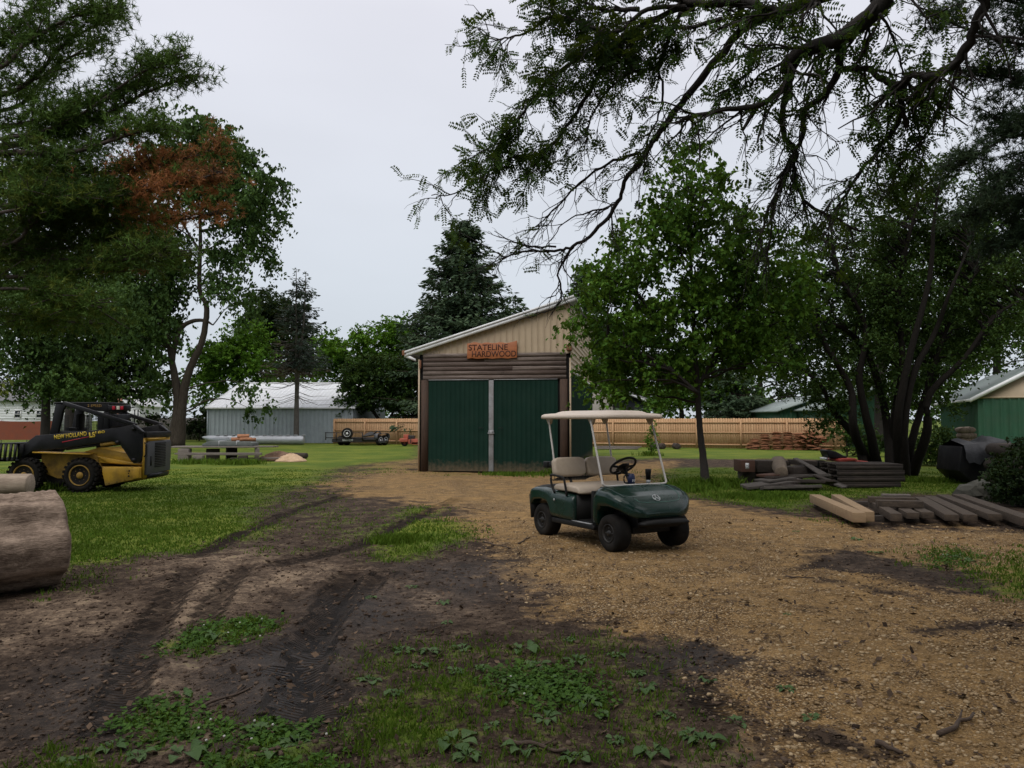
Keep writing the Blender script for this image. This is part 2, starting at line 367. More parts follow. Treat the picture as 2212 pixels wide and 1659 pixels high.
def axis_pts(lo, hi, st, ext, n):
    a = np.arange(lo, hi + 1e-6, st); k = np.arange(1, n + 1)
    def grow(e0): 
        q = (e0 / st) ** (1.0 / n); q = max(q, 1.02); c = st * (q ** k - 1) / (q - 1); return c * e0 / c[-1]
    return np.concatenate([(lo - grow(ext[0]))[::-1], a, hi + grow(ext[1])])
gx = axis_pts(-9, 9, .065, (700, 700), 66); gy = axis_pts(1.2, 13.2, .06, (300, 1200), 84)
GX, GY = np.meshgrid(gx, gy); Pg = np.stack([GX.ravel(), GY.ravel()], 1)
fg, fgr, fsa, fwe, ftv, ftm, fdz = ground_fields(Pg)
rs = np.random.RandomState(3)
lump = np.where(np.linalg.norm(Pg, axis=1) < 16, 1, 0) * (rs.rand(len(Pg)) - .5) * .012
Zg = np.where(np.abs(Pg).max(1) < 60, gz(Pg[:, 0], Pg[:, 1]), 0) + fdz + lump * (1 - ftm)
nx, ny = len(gx), len(gy)
ii = (np.arange(ny - 1)[:, None] * nx + np.arange(nx - 1)[None]).ravel()
me = mk_mesh('ground', np.column_stack([Pg, Zg]), [np.stack([ii, ii + 1, ii + 1 + nx, ii + nx], 1)], True, False)
for nm, arr in (('grass', fg), ('gravel', fgr), ('sand', fsa), ('wet', fwe), ('tread', ftv), ('track', ftm)):
    a = me.attributes.new(nm, 'FLOAT', 'POINT'); a.data.foreach_set('value', arr.astype(np.float32))
m, t = newmat('yard_ground')
P_ = node(t, 'ShaderNodeTexCoord').outputs['Object']
nA = noise(t, P_, .55, 6, .6); nB = noise(t, P_, 3.2, 7, .65); nC = noise(t, P_, 17, 6, .65); nD = noise(t, P_, 75, 3, .6)
vor = node(t, 'ShaderNodeTexVoronoi', {'Vector': P_, 'Scale': 58.0, 'Randomness': 1.0}); vor2 = node(t, 'ShaderNodeTexVoronoi', {'Vector': P_, 'Scale': 70.0})
edge = math_(t, 'ADD', math_(t, 'MULTIPLY', math_(t, 'SUBTRACT', nB, .5), 1.15), math_(t, 'MULTIPLY', math_(t, 'SUBTRACT', nC, .5), 1.1))
gmask = mrange(t, math_(t, 'ADD', attr(t, 'grass'), edge), .36, .64)
edge2 = math_(t, 'ADD', math_(t, 'MULTIPLY', math_(t, 'SUBTRACT', nB, .5), .9), math_(t, 'MULTIPLY', math_(t, 'SUBTRACT', nA, .5), .9))
rmask = mrange(t, math_(t, 'ADD', attr(t, 'gravel'), edge2), .36, .60)
# bare earth
dv = math_(t, 'ADD', math_(t, 'MULTIPLY', nB, .62), math_(t, 'MULTIPLY', nC, .55))
dv = math_(t, 'ADD', dv, math_(t, 'MULTIPLY', math_(t, 'SUBTRACT', nD, .5), .22)); dv = math_(t, 'SUBTRACT', dv, .085)
dv = math_(t, 'ADD', dv, math_(t, 'MULTIPLY', attr(t, 'sand'), .24)); dv = math_(t, 'SUBTRACT', dv, math_(t, 'MULTIPLY', attr(t, 'wet'), .13)); dv = math_(t, 'SUBTRACT', dv, math_(t, 'MULTIPLY', attr(t, 'track'), .085))
rp = node(t, 'ShaderNodeValToRGB', {0: dv}); c = rp.color_ramp
c.elements[0].position = .28; c.elements[0].color = (.014, .009, .006, 1); c.elements[1].position = .74; c.elements[1].color = (.27, .20, .135, 1)
for ps, cl in ((.42, (.028, .0185, .0125)), (.53, (.062, .043, .030)), (.64, (.140, .101, .070))): q = c.elements.new(ps); q.color = cl + (1,)
spk = math_(t, 'GREATER_THAN', nD, .70); earth = mixc(t, math_(t, 'MULTIPLY', spk, .5), rp.outputs[0], (.20, .16, .13))
# gravel: stones of tan and cream, sand, brown patches and darker gaps between them
st = node(t, 'ShaderNodeValToRGB', {0: node(t, 'ShaderNodeSeparateColor', {0: vor.outputs['Color']}).outputs[0]}); c = st.color_ramp
c.elements[0].color = (.21, .125, .048, 1); c.elements[1].color = (.76, .60, .38, 1)
for ps, cl in ((.3, (.36, .218, .085)), (.7, (.50, .325, .145))): q = c.elements.new(ps); q.color = cl + (1,)
crev = mrange(t, vor.outputs['Distance'], .26, .58); grv = mixc(t, math_(t, 'MULTIPLY', crev, .85), st.outputs[0], (.06, .036, .02))
fine = mixc(t, nD, (.35, .212, .078), (.64, .415, .180)); grv = mixc(t, mrange(t, math_(t, 'ADD', math_(t, 'MULTIPLY', nA, .55), math_(t, 'MULTIPLY', nB, .45)), .46, .60, 0, .85), grv, fine)
grv = mixc(t, mrange(t, math_(t, 'ADD', math_(t, 'MULTIPLY', nA, .6), math_(t, 'MULTIPLY', nC, .4)), .47, .64, 0, .7), grv, (.11, .070, .036))
ground_c = mixc(t, rmask, earth, grv)
gc = mixc(t, mrange(t, nC, .3, .7), (.050, .095, .010), (.125, .180, .020)); gc = mixc(t, mrange(t, nA, .42, .62), gc, (.175, .205, .026)); gc = mixc(t, mrange(t, nD, .35, .75, 0, .6), gc, (.035, .058, .010))
col = mixc(t, gmask, ground_c, gc)
tcol = mrange(t, math_(t, 'MULTIPLY', math_(t, 'SINE', math_(t, 'MULTIPLY', attr(t, 'tread'), 6.2832)), attr(t, 'track')), -.9, .3, .45, 0)
col = mixc(t, tcol, col, (.018, .012, .009))
h = math_(t, 'ADD', math_(t, 'MULTIPLY', nC, .5), math_(t, 'MULTIPLY', nD, .35))
h = math_(t, 'ADD', h, math_(t, 'MULTIPLY', math_(t, 'MULTIPLY', math_(t, 'SUBTRACT', 1.0, vor.outputs['Distance']), rmask), .55))
trd = math_(t, 'MULTIPLY', math_(t, 'MULTIPLY', math_(t, 'SINE', math_(t, 'MULTIPLY', attr(t, 'tread'), 6.2832)), attr(t, 'track')), .9)
h = math_(t, 'ADD', h, trd)
bn = node(t, 'ShaderNodeBump', {'Strength': .9, 'Distance': .035, 'Height': h})
rgh = math_(t, 'SUBTRACT', .93, math_(t, 'MULTIPLY', attr(t, 'wet'), .33))
p = node(t, 'ShaderNodeBsdfPrincipled', {'Base Color': col, 'Roughness': rgh, 'Specular IOR Level': math_(t, 'ADD', .12, math_(t, 'MULTIPLY', attr(t, 'wet'), .25)), 'Normal': bn.outputs[0]})
node(t, 'ShaderNodeOutputMaterial', {0: p.outputs[0]})
tag(link('ground', me, m), kind='structure')

# grass blades, gravel stones, litter: what nobody could count
def fan(rng, n, y0, y1, u=.70):
    y = np.exp(rng.uniform(math.log(y0), math.log(y1), n)); return np.stack([y * rng.uniform(-u, u, n), y], 1)
rg = np.random.RandomState(11)
M_grass = leafmat('grass_blades', (.045, .105, .010), (.120, .195, .024), (.080, .135, .016), .3, .5)
Pb = fan(rg, 90000, 2.0, 27); f = ground_fields(Pb); nzv = rg.rand(len(Pb))
keep = (f[0] + (nzv - .5) * .8 > .56); Pb = Pb[keep]; gv = f[0][keep]
def blades(P, k, hgt, rng, wid=.0018):
    n = len(P); dist = np.linalg.norm(P, axis=1); P3 = np.repeat(np.column_stack([P, gz(P[:, 0], P[:, 1])]), k, 0)
    dd = np.repeat(dist, k); hh = np.repeat(hgt, k) * rng.uniform(.5, 1.3, n * k); a = rng.uniform(0, 6.283, n * k)
    s = np.stack([np.cos(a), np.sin(a), 0 * a], 1); sp = rng.randn(n * k, 3) * np.array([1, 1, 0]) * (.012 + .004 * dd)[:, None]
    ln = rng.randn(n * k, 3) * np.array([.45, .45, 0]); w_ = np.clip(wid * (1 + dd * .26), .0022, .014)
    b = P3 + sp; top = b + (ln + np.array([0, 0, 1.0])) * hh[:, None]; mid = b + (ln * .35 + np.array([0, 0, .6])) * hh[:, None]
    V = np.stack([b - s * w_[:, None], b + s * w_[:, None], mid + s * w_[:, None] * .8, top, mid - s * w_[:, None] * .8], 1).reshape(-1, 3)
    i = np.arange(n * k)[:, None] * 5
    return V, i + np.array([[0, 1, 2, 3, 4]])
V, F = blades(Pb, 5, np.where(gv > .9, .036, .034) * (1 + .7 * (rg.rand(len(Pb)) > .95)) * np.clip(1.5 - Pb[:, 1] / 27, .5, 1), rg)
tag(link('grass', mk_mesh('grass', V, [F], False, False), M_grass), 'short green lawn grass growing around the yard', 'grass', kind='stuff')
# longer rough grass at posts, trunks and under the trees on the right
tall = []
for dx, dy, sx, n, hgt in ((1530, 1052, 60, 200, .22), (1480, 1060, 60, 140, .15), (1230, 1022, 60, 200, .16), (1120, 1026, 70, 120, .10), (420, 1002, 30, 80, .2), (520, 1004, 40, 100, .2), (95, 1062, 22, 60, .2), (2000, 1040, 90, 120, .13), (1640, 1075, 90, 330, .09), (1405, 985, 18, 26, .2), (850, 1170, 40, 160, .10), (1260, 1000, 20, 60, .25)):
    g0 = gnd(dx, dy); k = sx / ppm(g0[1]); q = np.column_stack([rg.randn(n) * k * .6, rg.randn(n) * min(k, .6) * .5]) + g0[:2]
    V, F = blades(q, 6, np.full(n, hgt), rg); tall.append((V, F))
mb = MB()
for V, F in tall: mb.add(V, [F])
tag(mb.build('rough_grass', M_grass), 'longer unmown grass at tree bases and the shed door', 'grass', kind='stuff')
Ps = fan(rg, 60000, 2.1, 13, .68); f = ground_fields(Ps); q = f[1] * (1 - np.clip(f[0] * 1.3, 0, 1)) + (rg.rand(len(Ps)) - .5) * .6
Ps = Ps[q > .52]; n = len(Ps); print('stones', n)
oc = np.array([[1,0,0],[-1,0,0],[0,1,0],[0,-1,0],[0,0,1],[0,0,-1],[.7,.7,.25],[-.7,-.7,.25]], float)[:6]
of = np.array([[0,2,4],[2,1,4],[1,3,4],[3,0,4],[2,0,5],[1,2,5],[3,1,5],[0,3,5]])
cube = np.array([[x, y, z] for z in (-1, 1) for x, y in ((-1, -1), (1, -1), (1, 1), (-1, 1))], float) * .62
cf = np.array([[3,2,1,0],[4,5,6,7],[0,1,5,4],[1,2,6,5],[2,3,7,6],[3,0,4,7]])
d = np.linalg.norm(Ps, axis=1); sz = np.minimum(rg.lognormal(math.log(.0062), .5, n), .016) * (1 + d * .035)
B = cube[None] * (1 + rg.uniform(-.3, .3, (n, 8, 3))) * sz[:, None, None] * np.array([1.15, .9, .62]); a = rg.uniform(0, 6.283, n)
ca, sa_ = np.cos(a)[:, None], np.sin(a)[:, None]; B = np.stack([B[..., 0] * ca - B[..., 1] * sa_, B[..., 0] * sa_ + B[..., 1] * ca, B[..., 2]], -1)
B += np.column_stack([Ps, gz(Ps[:, 0], Ps[:, 1]) + sz * .25])[:, None]
M_stone = leafmat('gravel_stones', (.20, .125, .055), (.52, .40, .25), (.30, .205, .11), 0.0, 2.0, .85)
tag(link('gravel_stones', mk_mesh('gravel_stones', B.reshape(-1, 3), [(np.arange(n)[:, None, None] * 8 + cf[None]).reshape(-1, 4)], True, False), M_stone), 'loose tan gravel stones on the driveway', 'gravel', kind='stuff')
# bark chips and dead leaves
Pl = fan(rg, 22000, 2.1, 15, .68); f = ground_fields(Pl); Pl = Pl[(f[0] < .6) & (rg.rand(len(Pl)) < .12 + .6 * np.clip(f[3], 0, 1) + .15 * (f[1] > .5))]; n = len(Pl)
def chips(P, size, rng, lift=.008):
    n = len(P); a = rng.uniform(0, 6.283, n); s = np.minimum(size * rng.lognormal(0, .45, n), size * 1.7) * (1 + .03 * np.linalg.norm(P, axis=1))
    tl = rng.randn(n, 2) * .35; u = np.stack([np.cos(a), np.sin(a), tl[:, 0]], 1); v = np.stack([-np.sin(a), np.cos(a), tl[:, 1]], 1) * rng.uniform(.25, .6, n)[:, None]
    c = np.column_stack([P, gz(P[:, 0], P[:, 1]) + lift + s * .25]); u *= s[:, None]; v *= s[:, None]
    return np.stack([c - u, c + v, c + u, c - v], 1).reshape(-1, 3), np.arange(n * 4).reshape(-1, 4)
V, F = chips(Pl, .017, rg)
M_lit = leafmat('leaf_litter', (.025, .017, .012), (.16, .11, .075), (.05, .035, .025), 0.0, 1.5, .9)
tag(link('leaf_litter', mk_mesh('leaf_litter', V, [F], False, False), M_lit), 'bark chips and dead leaves scattered over the mud', 'leaf litter', kind='stuff')
# clods and crumbs of mud
Pm = fan(rg, 42000, 2.1, 13, .68); f = ground_fields(Pm); Pm = Pm[(f[0] < .75) & (f[1] < .6) & (rg.rand(len(Pm)) < .35 + .4 * (f[5] < .3))]; n = len(Pm)
d = np.linalg.norm(Pm, axis=1); sz = np.minimum(rg.lognormal(math.log(.0052), .55, n), .02) * (1 + d * .05)
B = cube[None] * (1 + rg.uniform(-.35, .35, (n, 8, 3))) * sz[:, None, None] * np.array([1.2, .9, .6]); a = rg.uniform(0, 6.283, n); ca, sa_ = np.cos(a)[:, None], np.sin(a)[:, None]
B = np.stack([B[..., 0] * ca - B[..., 1] * sa_, B[..., 0] * sa_ + B[..., 1] * ca, B[..., 2]], -1) + np.column_stack([Pm, gz(Pm[:, 0], Pm[:, 1]) + sz * .15 + ground_fields(Pm)[6]])[:, None]
tag(link('mud_clods', mk_mesh('mud_clods', B.reshape(-1, 3), [(np.arange(n)[:, None, None] * 8 + cf[None]).reshape(-1, 4)], True, False), leafmat('mud_clods', (.030, .020, .015), (.15, .11, .082), (.06, .042, .03), 0.0, 1.5, .95)), 'small clods and crumbs of mud on the bare earth', 'mud clods', kind='stuff')
# clover patches
M_clover = leafmat('clover_leaf', (.035, .085, .014), (.085, .165, .030), (.05, .10, .02), .25, 6.0)
mb = MB(); fl = MB()
for poly, n in (([(350, 1412), (400, 1385), (480, 1350), (560, 1345), (560, 1375), (490, 1400), (430, 1415)], 1500), ([(490, 1610), (520, 1575), (640, 1580), (700, 1640), (690, 1700), (520, 1700)], 1900), ([(270, 1570), (330, 1520), (420, 1545), (440, 1590), (340, 1620), (280, 1610)], 500), ([(1090, 1445), (1250, 1450), (1300, 1510), (1180, 1540), (1060, 1500)], 700), ([(2000, 1196), (2060, 1188), (2120, 1205), (2100, 1226), (2010, 1226)], 300)):
    q = gpoly(poly); lo, hi = q.min(0) - .1, q.max(0) + .1; C = rg.uniform(lo, hi, (n * 3, 2)); C = C[sdist(C, q) + rg.randn(len(C)) * .11 + .09 * np.sin(C[:, 0] * 23) * np.sin(C[:, 1] * 19) > .03][:n]
    for k in range(3):
        a = rg.uniform(0, 6.283, len(C)); s = rg.uniform(.008, .016, len(C)); hgt = rg.uniform(.006, .032, len(C)) + .02 * (rg.rand(len(C)) > .93)
        u = np.stack([np.cos(a), np.sin(a), rg.randn(len(C)) * .35], 1) * s[:, None]; v = np.stack([-np.sin(a), np.cos(a), rg.randn(len(C)) * .35], 1) * s[:, None]
        c = np.column_stack([C, hgt]) + u; mb.add(np.stack([c - u, c - .3 * u + v, c + u * .8 + v * .6, c + u * .8 - v * .6, c - .3 * u - v], 1).reshape(-1, 3), [np.arange(len(C) * 5).reshape(-1, 5)])
    for p in C[: max(2, n // 260)]: fl.lathe([(.003, 0), (.007, .004), (.006, .010), (.002, .012)], (p[0], p[1], .045), n=6)
cl = tag(mb.build('clover', M_clover), 'patches of low green clover growing in the mud', 'clover', kind='stuff')
fl.build('clover_flowers', mat('clover_white', (.40, .40, .36), None, .8, bump=0), cl)
# broad-leaved weeds, each a plant of its own
M_weed = leafmat('weed_leaf', (.055, .105, .035), (.105, .165, .065), (.08, .14, .05), .25, 3.0, .45)
def rosette(seed, nl, ln, lift):
    r_ = np.random.RandomState(seed); mb = MB()
    for k in range(nl):
        a = k * 2.4 + r_.uniform(-.3, .3); l = ln * r_.uniform(.6, 1.15); wd = l * r_.uniform(.22, .32); up = lift * r_.uniform(.4, 1.2); rows = []
        for t_ in np.linspace(0, 1, 7):
            w_ = wd * (math.sin(math.pi * min(1, max(0, (t_ - .18) / .82)) ** .8) + .08) * (1 if t_ < 1 else 0); x = .15 * l + l * t_ * (1 - .12 * t_); z = up * l * (t_ * 1.5 - 1.45 * t_ * t_) + .012 + .004 * math.sin(9 * t_ + k)
            rows.append([(x, -w_, z + w_ * .35), (x, -w_ * .5, z + w_ * .08), (x, 0, z), (x, w_ * .5, z + w_ * .08), (x, w_, z + w_ * .35)])
        Q = np.array(rows) @ rotm(0, 0, a).T; mb.loft(Q, caps=False, closed=False)
    return mk_mesh('weed_plant', np.vstack(mb.V), mb.F, True, False)
WM = [rosette(s, n, l, u) for s, n, l, u in ((1, 9, .11, .5), (2, 7, .13, .35), (3, 11, .09, .7), (4, 6, .14, .55), (5, 8, .10, .25))]
spots = [(930, 1410, 1.), (905, 1440, .9), (985, 1452, .9), (1130, 1400, 1.2), (1160, 1432, 1.3), (1245, 1425, 1.1), (1185, 1452, .9), (1100, 1470, .9), (1210, 1480, 1.1), (1260, 1500, 1.), (1130, 1500, 1.2), (1330, 1412, .9), (1375, 1458, 1.), (1390, 1490, .8), (1300, 1545, .9), (1270, 1520, 1.1), (985, 1610, 1.5), (1010, 1640, 1.1), (1130, 1625, .9), (1060, 1575, .8), (1180, 1560, 1.), (1440, 1545, .8), (1490, 1585, .9), (1520, 1600, 1.), (1590, 1560, 1.1), (1530, 1470, .8), (890, 1268, .8), (800, 1290, .9), (955, 1300, .7), (855, 1235, .6), (965, 1345, .6), (1040, 1440, .8), (300, 1645, 1.), (395, 1640, 1.1), (150, 1655, 1.), (560, 1590, 1.), (640, 1620, 1.1), (600, 1640, 1.3), (470, 1385, 1.), (520, 1360, .9), (240, 1625, .9), (1245, 1640, 1.), (1330, 1600, .8), (1410, 1620, .9), (1750, 1545, .9), (1850, 1170, 1.), (1890, 1195, 1.2), (2060, 1205, 1.2), (2090, 1215, 1.), (1720, 1150, .8), (870, 1410, 1.), (800, 1470, 1.), (850, 1500, .9), (1000, 1400, .8), (1230, 1380, .9), (1700, 1490, .7), (1700, 1330, .5), (335, 1545, .9), (390, 1500, .7)]
for k, (dx, dy, s) in enumerate(spots):
    p = gnd(dx, dy); o = bpy.data.objects.new('weed_plant', WM[k % 5]); COL.objects.link(o)
    if not WM[k % 5].materials: WM[k % 5].materials.append(M_weed)
    o.location = (p[0], p[1], float(gz(p[0], p[1])) - .004); o.rotation_euler = (rg.uniform(-.08, .08), rg.uniform(-.08, .08), rg.uniform(0, 6.28)); o.scale = (s * .8, s * .8, s * .8)
    tag(o, 'broad-leaved green weed rosette rooted in bare mud or gravel', 'weed', 'broad-leaved weeds in the foreground')
# fallen twigs
M_twig = mat('twig_bark', (.045, .03, .022), (.10, .07, .05), .9, 20, bump=.3)
for k, (x0, y0, x1, y1, r_, lb) in enumerate((
    (430, 1535, 545, 1492, .010, 'pale bent stick lying between clover patches and tyre ruts'),
    (1090, 1612, 1225, 1636, .014, 'dark thick stick lying at the front edge of the weeds'),
    (2025, 1585, 2105, 1552, .016, 'dark forked stick lying on the gravel at lower right'),
    (1900, 1605, 1945, 1622, .016, 'reddish bark slab lying beside the gravel edge at bottom'),
    (215, 1410, 265, 1396, .009, 'dark straight stick lying on the mud left of the tyre track'),
    (700, 1020 + 215, 850, 1228, .006, 'thin dry stalk lying across the worn mud'),
    (1045, 1175, 1105, 1188, .010, 'dark stick on the mud edge just left of the golf cart'),
    (1120, 1180, 1145, 1165, .012, 'short dark stick tilted upward near the cart rear wheel'),
    (1000, 1098, 1060, 1106, .008, 'thin stick lying on gravel in front of the shed'),
    (950, 1192, 985, 1178, .007, 'pale curled twig near the round grass patch'),
    (1700, 1245, 1760, 1248, .010, 'small dark stick on gravel right of the cart'),
    (2330, 1500, 2280, 1470, .012, 'brown stick on the far right gravel edge'),
    (150, 1500, 190, 1493, .006, 'thin short twig in the dark mud at left'),
    (480, 1585, 560, 1570, .006, 'thin pale straw stalk in front of the left clover'))):
    a, b = gnd(x0, y0), gnd(x1, y1); r2 = np.random.RandomState(k); pts = [a + (b - a) * t_ + np.array([0, r2.randn() * .015, r_ + abs(r2.randn()) * .006]) for t_ in np.linspace(0, 1, 6)]
    for p in pts: p[2] += float(gz(p[0], p[1]))
    mb = MB(); mb.tube(smooth_path(pts, 3), np.linspace(r_, r_ * .5, 16), 6); q = pts[3]; mb.tube([q, q + (b - a) * .22 + np.array([0, .05, .02])], [r_ * .5, r_ * .25], 5)
    tag(mb.build('fallen_twig', M_twig, smooth=True), lb, 'stick', 'fallen sticks on the ground')
# ------------------------------------------------------------ trees
def leaf_quads(rng, P, size, aspect=.6, up=.8, droop=.3, fold=.16):
    n = len(P); nr = unit(rng.randn(n, 3) * .62 + np.array([0, 0, up])); a = unit(np.cross(nr, rng.randn(n, 3))); a = unit(a - np.array([0, 0, droop]))
    b = unit(np.cross(nr, a)); nr = np.cross(a, b); s = (size * rng.uniform(.65, 1.3, n))[:, None]
    return np.stack([P - a * s * .5, P + b * s * aspect * .5 - a * s * .08 + nr * s * fold, P + a * s * .5, P - b * s * aspect * .5 - a * s * .08 + nr * s * fold], 1).reshape(-1, 3)
def quads(n): return np.arange(n * 4).reshape(-1, 4)
def D_ell(dx, dy, rx, ry, Y, rd=None):
    c = at(dx, dy, Y); k = Y / FD; return c, np.array([rx * k, rd if rd is not None else (rx + ry) * .5 * k, ry * k])
def crown(rng, ells, n_sub, per, sub_r, flat=.6, sag=0.0):
    # leaves sit along short twigs that radiate from many small boughs inside the crown's volume
    vol = np.array([r[0] * r[2] * r[1] ** .5 for c, r in ells]); vol /= vol.sum(); P, S = [], []
    for (c, r), v in zip(ells, vol):
        k = max(2, int(round(n_sub * v))); d = unit(rng.randn(k, 3)) * (rng.rand(k, 1) ** .40); cs = c + d * r; S.append(cs)
        for q, od in zip(cs, d):
            nt_ = max(2, int(per / 9 * rng.uniform(.45, 1.6))); td = unit(rng.randn(nt_, 3) * np.array([1, 1, flat]) + od * .55 + np.array([0, 0, .12 - sag])); ln = sub_r * rng.uniform(.9, 2.6, nt_)
            t_ = rng.uniform(.12, 1.05, (nt_, 9)); p = q + td[:, None] * (t_ * ln[:, None])[..., None]; p[..., 2] -= (t_ ** 2) * ln[:, None] * (.22 + sag * .5)
            P.append((p + rng.randn(nt_, 9, 3) * .11 * sub_r).reshape(-1, 3))
    return np.vstack(P), np.vstack(S)
def limbs(mb, rng, trunk_pts, S, n, r0, r1=.008, sides=5, bow=.18):
    T = np.array(trunk_pts)
    for q in S[rng.permutation(len(S))[:n]]:
        d = np.linalg.norm(T - q, axis=1) + np.maximum(0, T[:, 2] - q[2] + .3 * abs(q[2] - T[0, 2]) * .3) * 2.0
        b = T[np.argmin(d)]; ln = np.linalg.norm(q - b); mid = (b + q) / 2 + np.array([0, 0, bow * ln]) + rng.randn(3) * .06 * ln
        ts = np.linspace(0, 1, 8)[:, None]; P = (1 - ts) ** 2 * b + 2 * ts * (1 - ts) * mid + ts ** 2 * q; P[1:-1] += rng.randn(6, 3) * .018 * ln
        rr = min(r0, .012 * ln + .012); mb.tube(P, np.linspace(rr, r1, 8), sides, caps=False)
def broadleaf(name, label, base, trunks, ells, n_sub, per, leaf, lm, bm_=None, seed=1, nl=60, r0=.06, sub_r=.45, group=None, cat='tree', flat=.6, droop=.3, sag=0.0, aspect=.6, sides=10):
    rng = np.random.RandomState(seed); root = thing(name, label, cat, base, 0, group); inv = -np.array(base, float)
    P, S = crown(rng, ells, n_sub, per, sub_r, flat, sag); P = P[P[:, 2] > .05]
    mb = MB(); allp = []
    for pts, rad in trunks:
        q = smooth_path(pts, 6); rr = np.interp(np.linspace(0, 1, len(q)), np.linspace(0, 1, len(rad)), rad); q2 = q.copy(); q2[1:-1] += rng.randn(len(q) - 2, 3) * rr[1:-1, None] * .045
        mb.tube(q2 + inv, rr, sides); allp.append(q)
    if nl: limbs(mb, rng, np.vstack(allp) + inv, S + inv, nl, r0)
    mb.build('trunk', bm_ or M_bark, root, True)
    link('crown', mk_mesh('crown', leaf_quads(rng, P + inv, leaf, aspect, droop=droop), [quads(len(P))], False, False), lm, root)
    return root
def trunk_D(pts, Y, ground=True):
    q = [at(x, y, Y) for x, y in pts]
    if ground: q[0][2] = 0
    return q

LM_elm = leafmat('leaf_elm', (.036, .076, .020), (.080, .140, .036), (.022, .046, .014), 0.2, 0.5)
LM_dark = leafmat('leaf_dark', (.012, .026, .010), (.032, .056, .020), (.008, .016, .007), 0.15, 0.4)
LM_bright = leafmat('leaf_bright', (.060, .150, .014), (.125, .250, .026), (.032, .085, .010), 0.28, 0.5)
LM_mid = leafmat('leaf_mid', (.040, .100, .014), (.090, .175, .026), (.022, .055, .010), 0.25, 0.4)
LM_young = leafmat('leaf_young', (.040, .105, .012), (.115, .220, .028), (.026, .068, .010), 0.28, 1.1)
LM_shrub = leafmat('leaf_shrub', (.026, .060, .014), (.068, .120, .028), (.016, .036, .010), 0.2, 0.7)

# elm beside the grey shed
YE = 48
b0 = gnd(375, 968)
elm_l = trunk_D([(372, 968), (384, 890), (381, 833), (371, 780), (362, 727), (340, 670), (330, 600)], YE); elm_r = trunk_D([(385, 966), (392, 880), (403, 820), (419, 777), (435, 743), (445, 692), (445, 657), (432, 631), (431, 580), (433, 527), (432, 480), (428, 420)], YE)
elm_s = [at(x, y, YE) for x, y in ((371, 780), (379, 740), (392, 708), (419, 693), (443, 693), (460, 702))]
elm_t = [at(x, y, YE) for x, y in ((433, 540), (424, 530), (405, 500), (380, 440))]; elm_u = [at(x, y, YE) for x, y in ((433, 500), (470, 492), (520, 480), (560, 470))]
broadleaf('elm_tree', 'tall drooping tree with forked leaning trunk left of the grey shed', b0, [(elm_l, [.36, .28, .24, .18, .14, .10, .05]), (elm_r, [.40, .29, .23, .21, .19, .17, .15, .13, .12, .11, .09, .04]), (elm_s, [.2, .16, .14, .12, .10, .04]), (elm_t, [.12, .08, .06, .04]), (elm_u, [.1, .08, .05, .03])],
    [D_ell(*q, YE, 2.6) for q in ((545, 385, 55, 50), (570, 470, 40, 75), (515, 470, 55, 85), (500, 350, 50, 45), (470, 300, 55, 40), (410, 265, 55, 42), (395, 330, 90, 60), (460, 400, 60, 70), (330, 420, 80, 100), (300, 560, 80, 90), (350, 640, 60, 80), (480, 560, 40, 40), (495, 625, 40, 30), (525, 675, 22, 26), (300, 700, 70, 80), (400, 560, 26, 60), (335, 800, 28, 60), (595, 400, 16, 50), (560, 560, 28, 20), (534, 848, 13, 24), (548, 876, 7, 10))],
    540, 84, .25, LM_elm, M_bark, 5, 90, .10, .52, flat=.8, droop=1.1, sag=.55)
# dark maples at left, beyond the loader
def simple_trunk(dx, dy0, dy1, Y, r): return [(trunk_D([(dx, dy0), (dx + 3, (dy0 + dy1) / 2), (dx - 2, dy1)], Y), [r, r * .8, r * .45])]
broadleaf('maple_tree', 'very dark dense maple directly behind the yellow loader cab', gnd(238, 952), simple_trunk(238, 952, 720, 58, .38), [D_ell(*q, 58, 3.5) for q in ((260, 740, 80, 95), (215, 800, 90, 66), (250, 846, 70, 20), (160, 850, 60, 18), (290, 820, 48, 48), (310, 700, 60, 60), (170, 760, 60, 80))], 300, 70, .30, LM_dark, M_bark_dark, 6, 30, .12, .6)
broadleaf('locust_tree', 'mid green feathery tree hanging behind the left end of the loader', gnd(96, 980), simple_trunk(96, 980, 760, 36, .22), [D_ell(*q, 36, 2.5) for q in ((90, 780, 95, 75), (160, 820, 80, 45), (30, 840, 50, 26), (110, 846, 60, 20), (190, 850, 40, 14), (40, 700, 90, 90), (130, 680, 100, 80), (230, 640, 70, 60))], 330, 75, .17, LM_elm, M_bark_dark, 7, 40, .08, .42, droop=.7)
broadleaf('maple_tree', 'tall dark broadleaf filling the gap behind the pine boughs', gnd(150, 948), simple_trunk(150, 948, 600, 66, .4), [D_ell(*q, 66, 4) for q in ((150, 560, 150, 110), (60, 470, 110, 120), (270, 500, 80, 90), (200, 640, 140, 70), (0, 600, 120, 120), (330, 560, 50, 80))], 420, 60, .36, LM_dark, M_bark_dark, 8, 20, .1, .7)
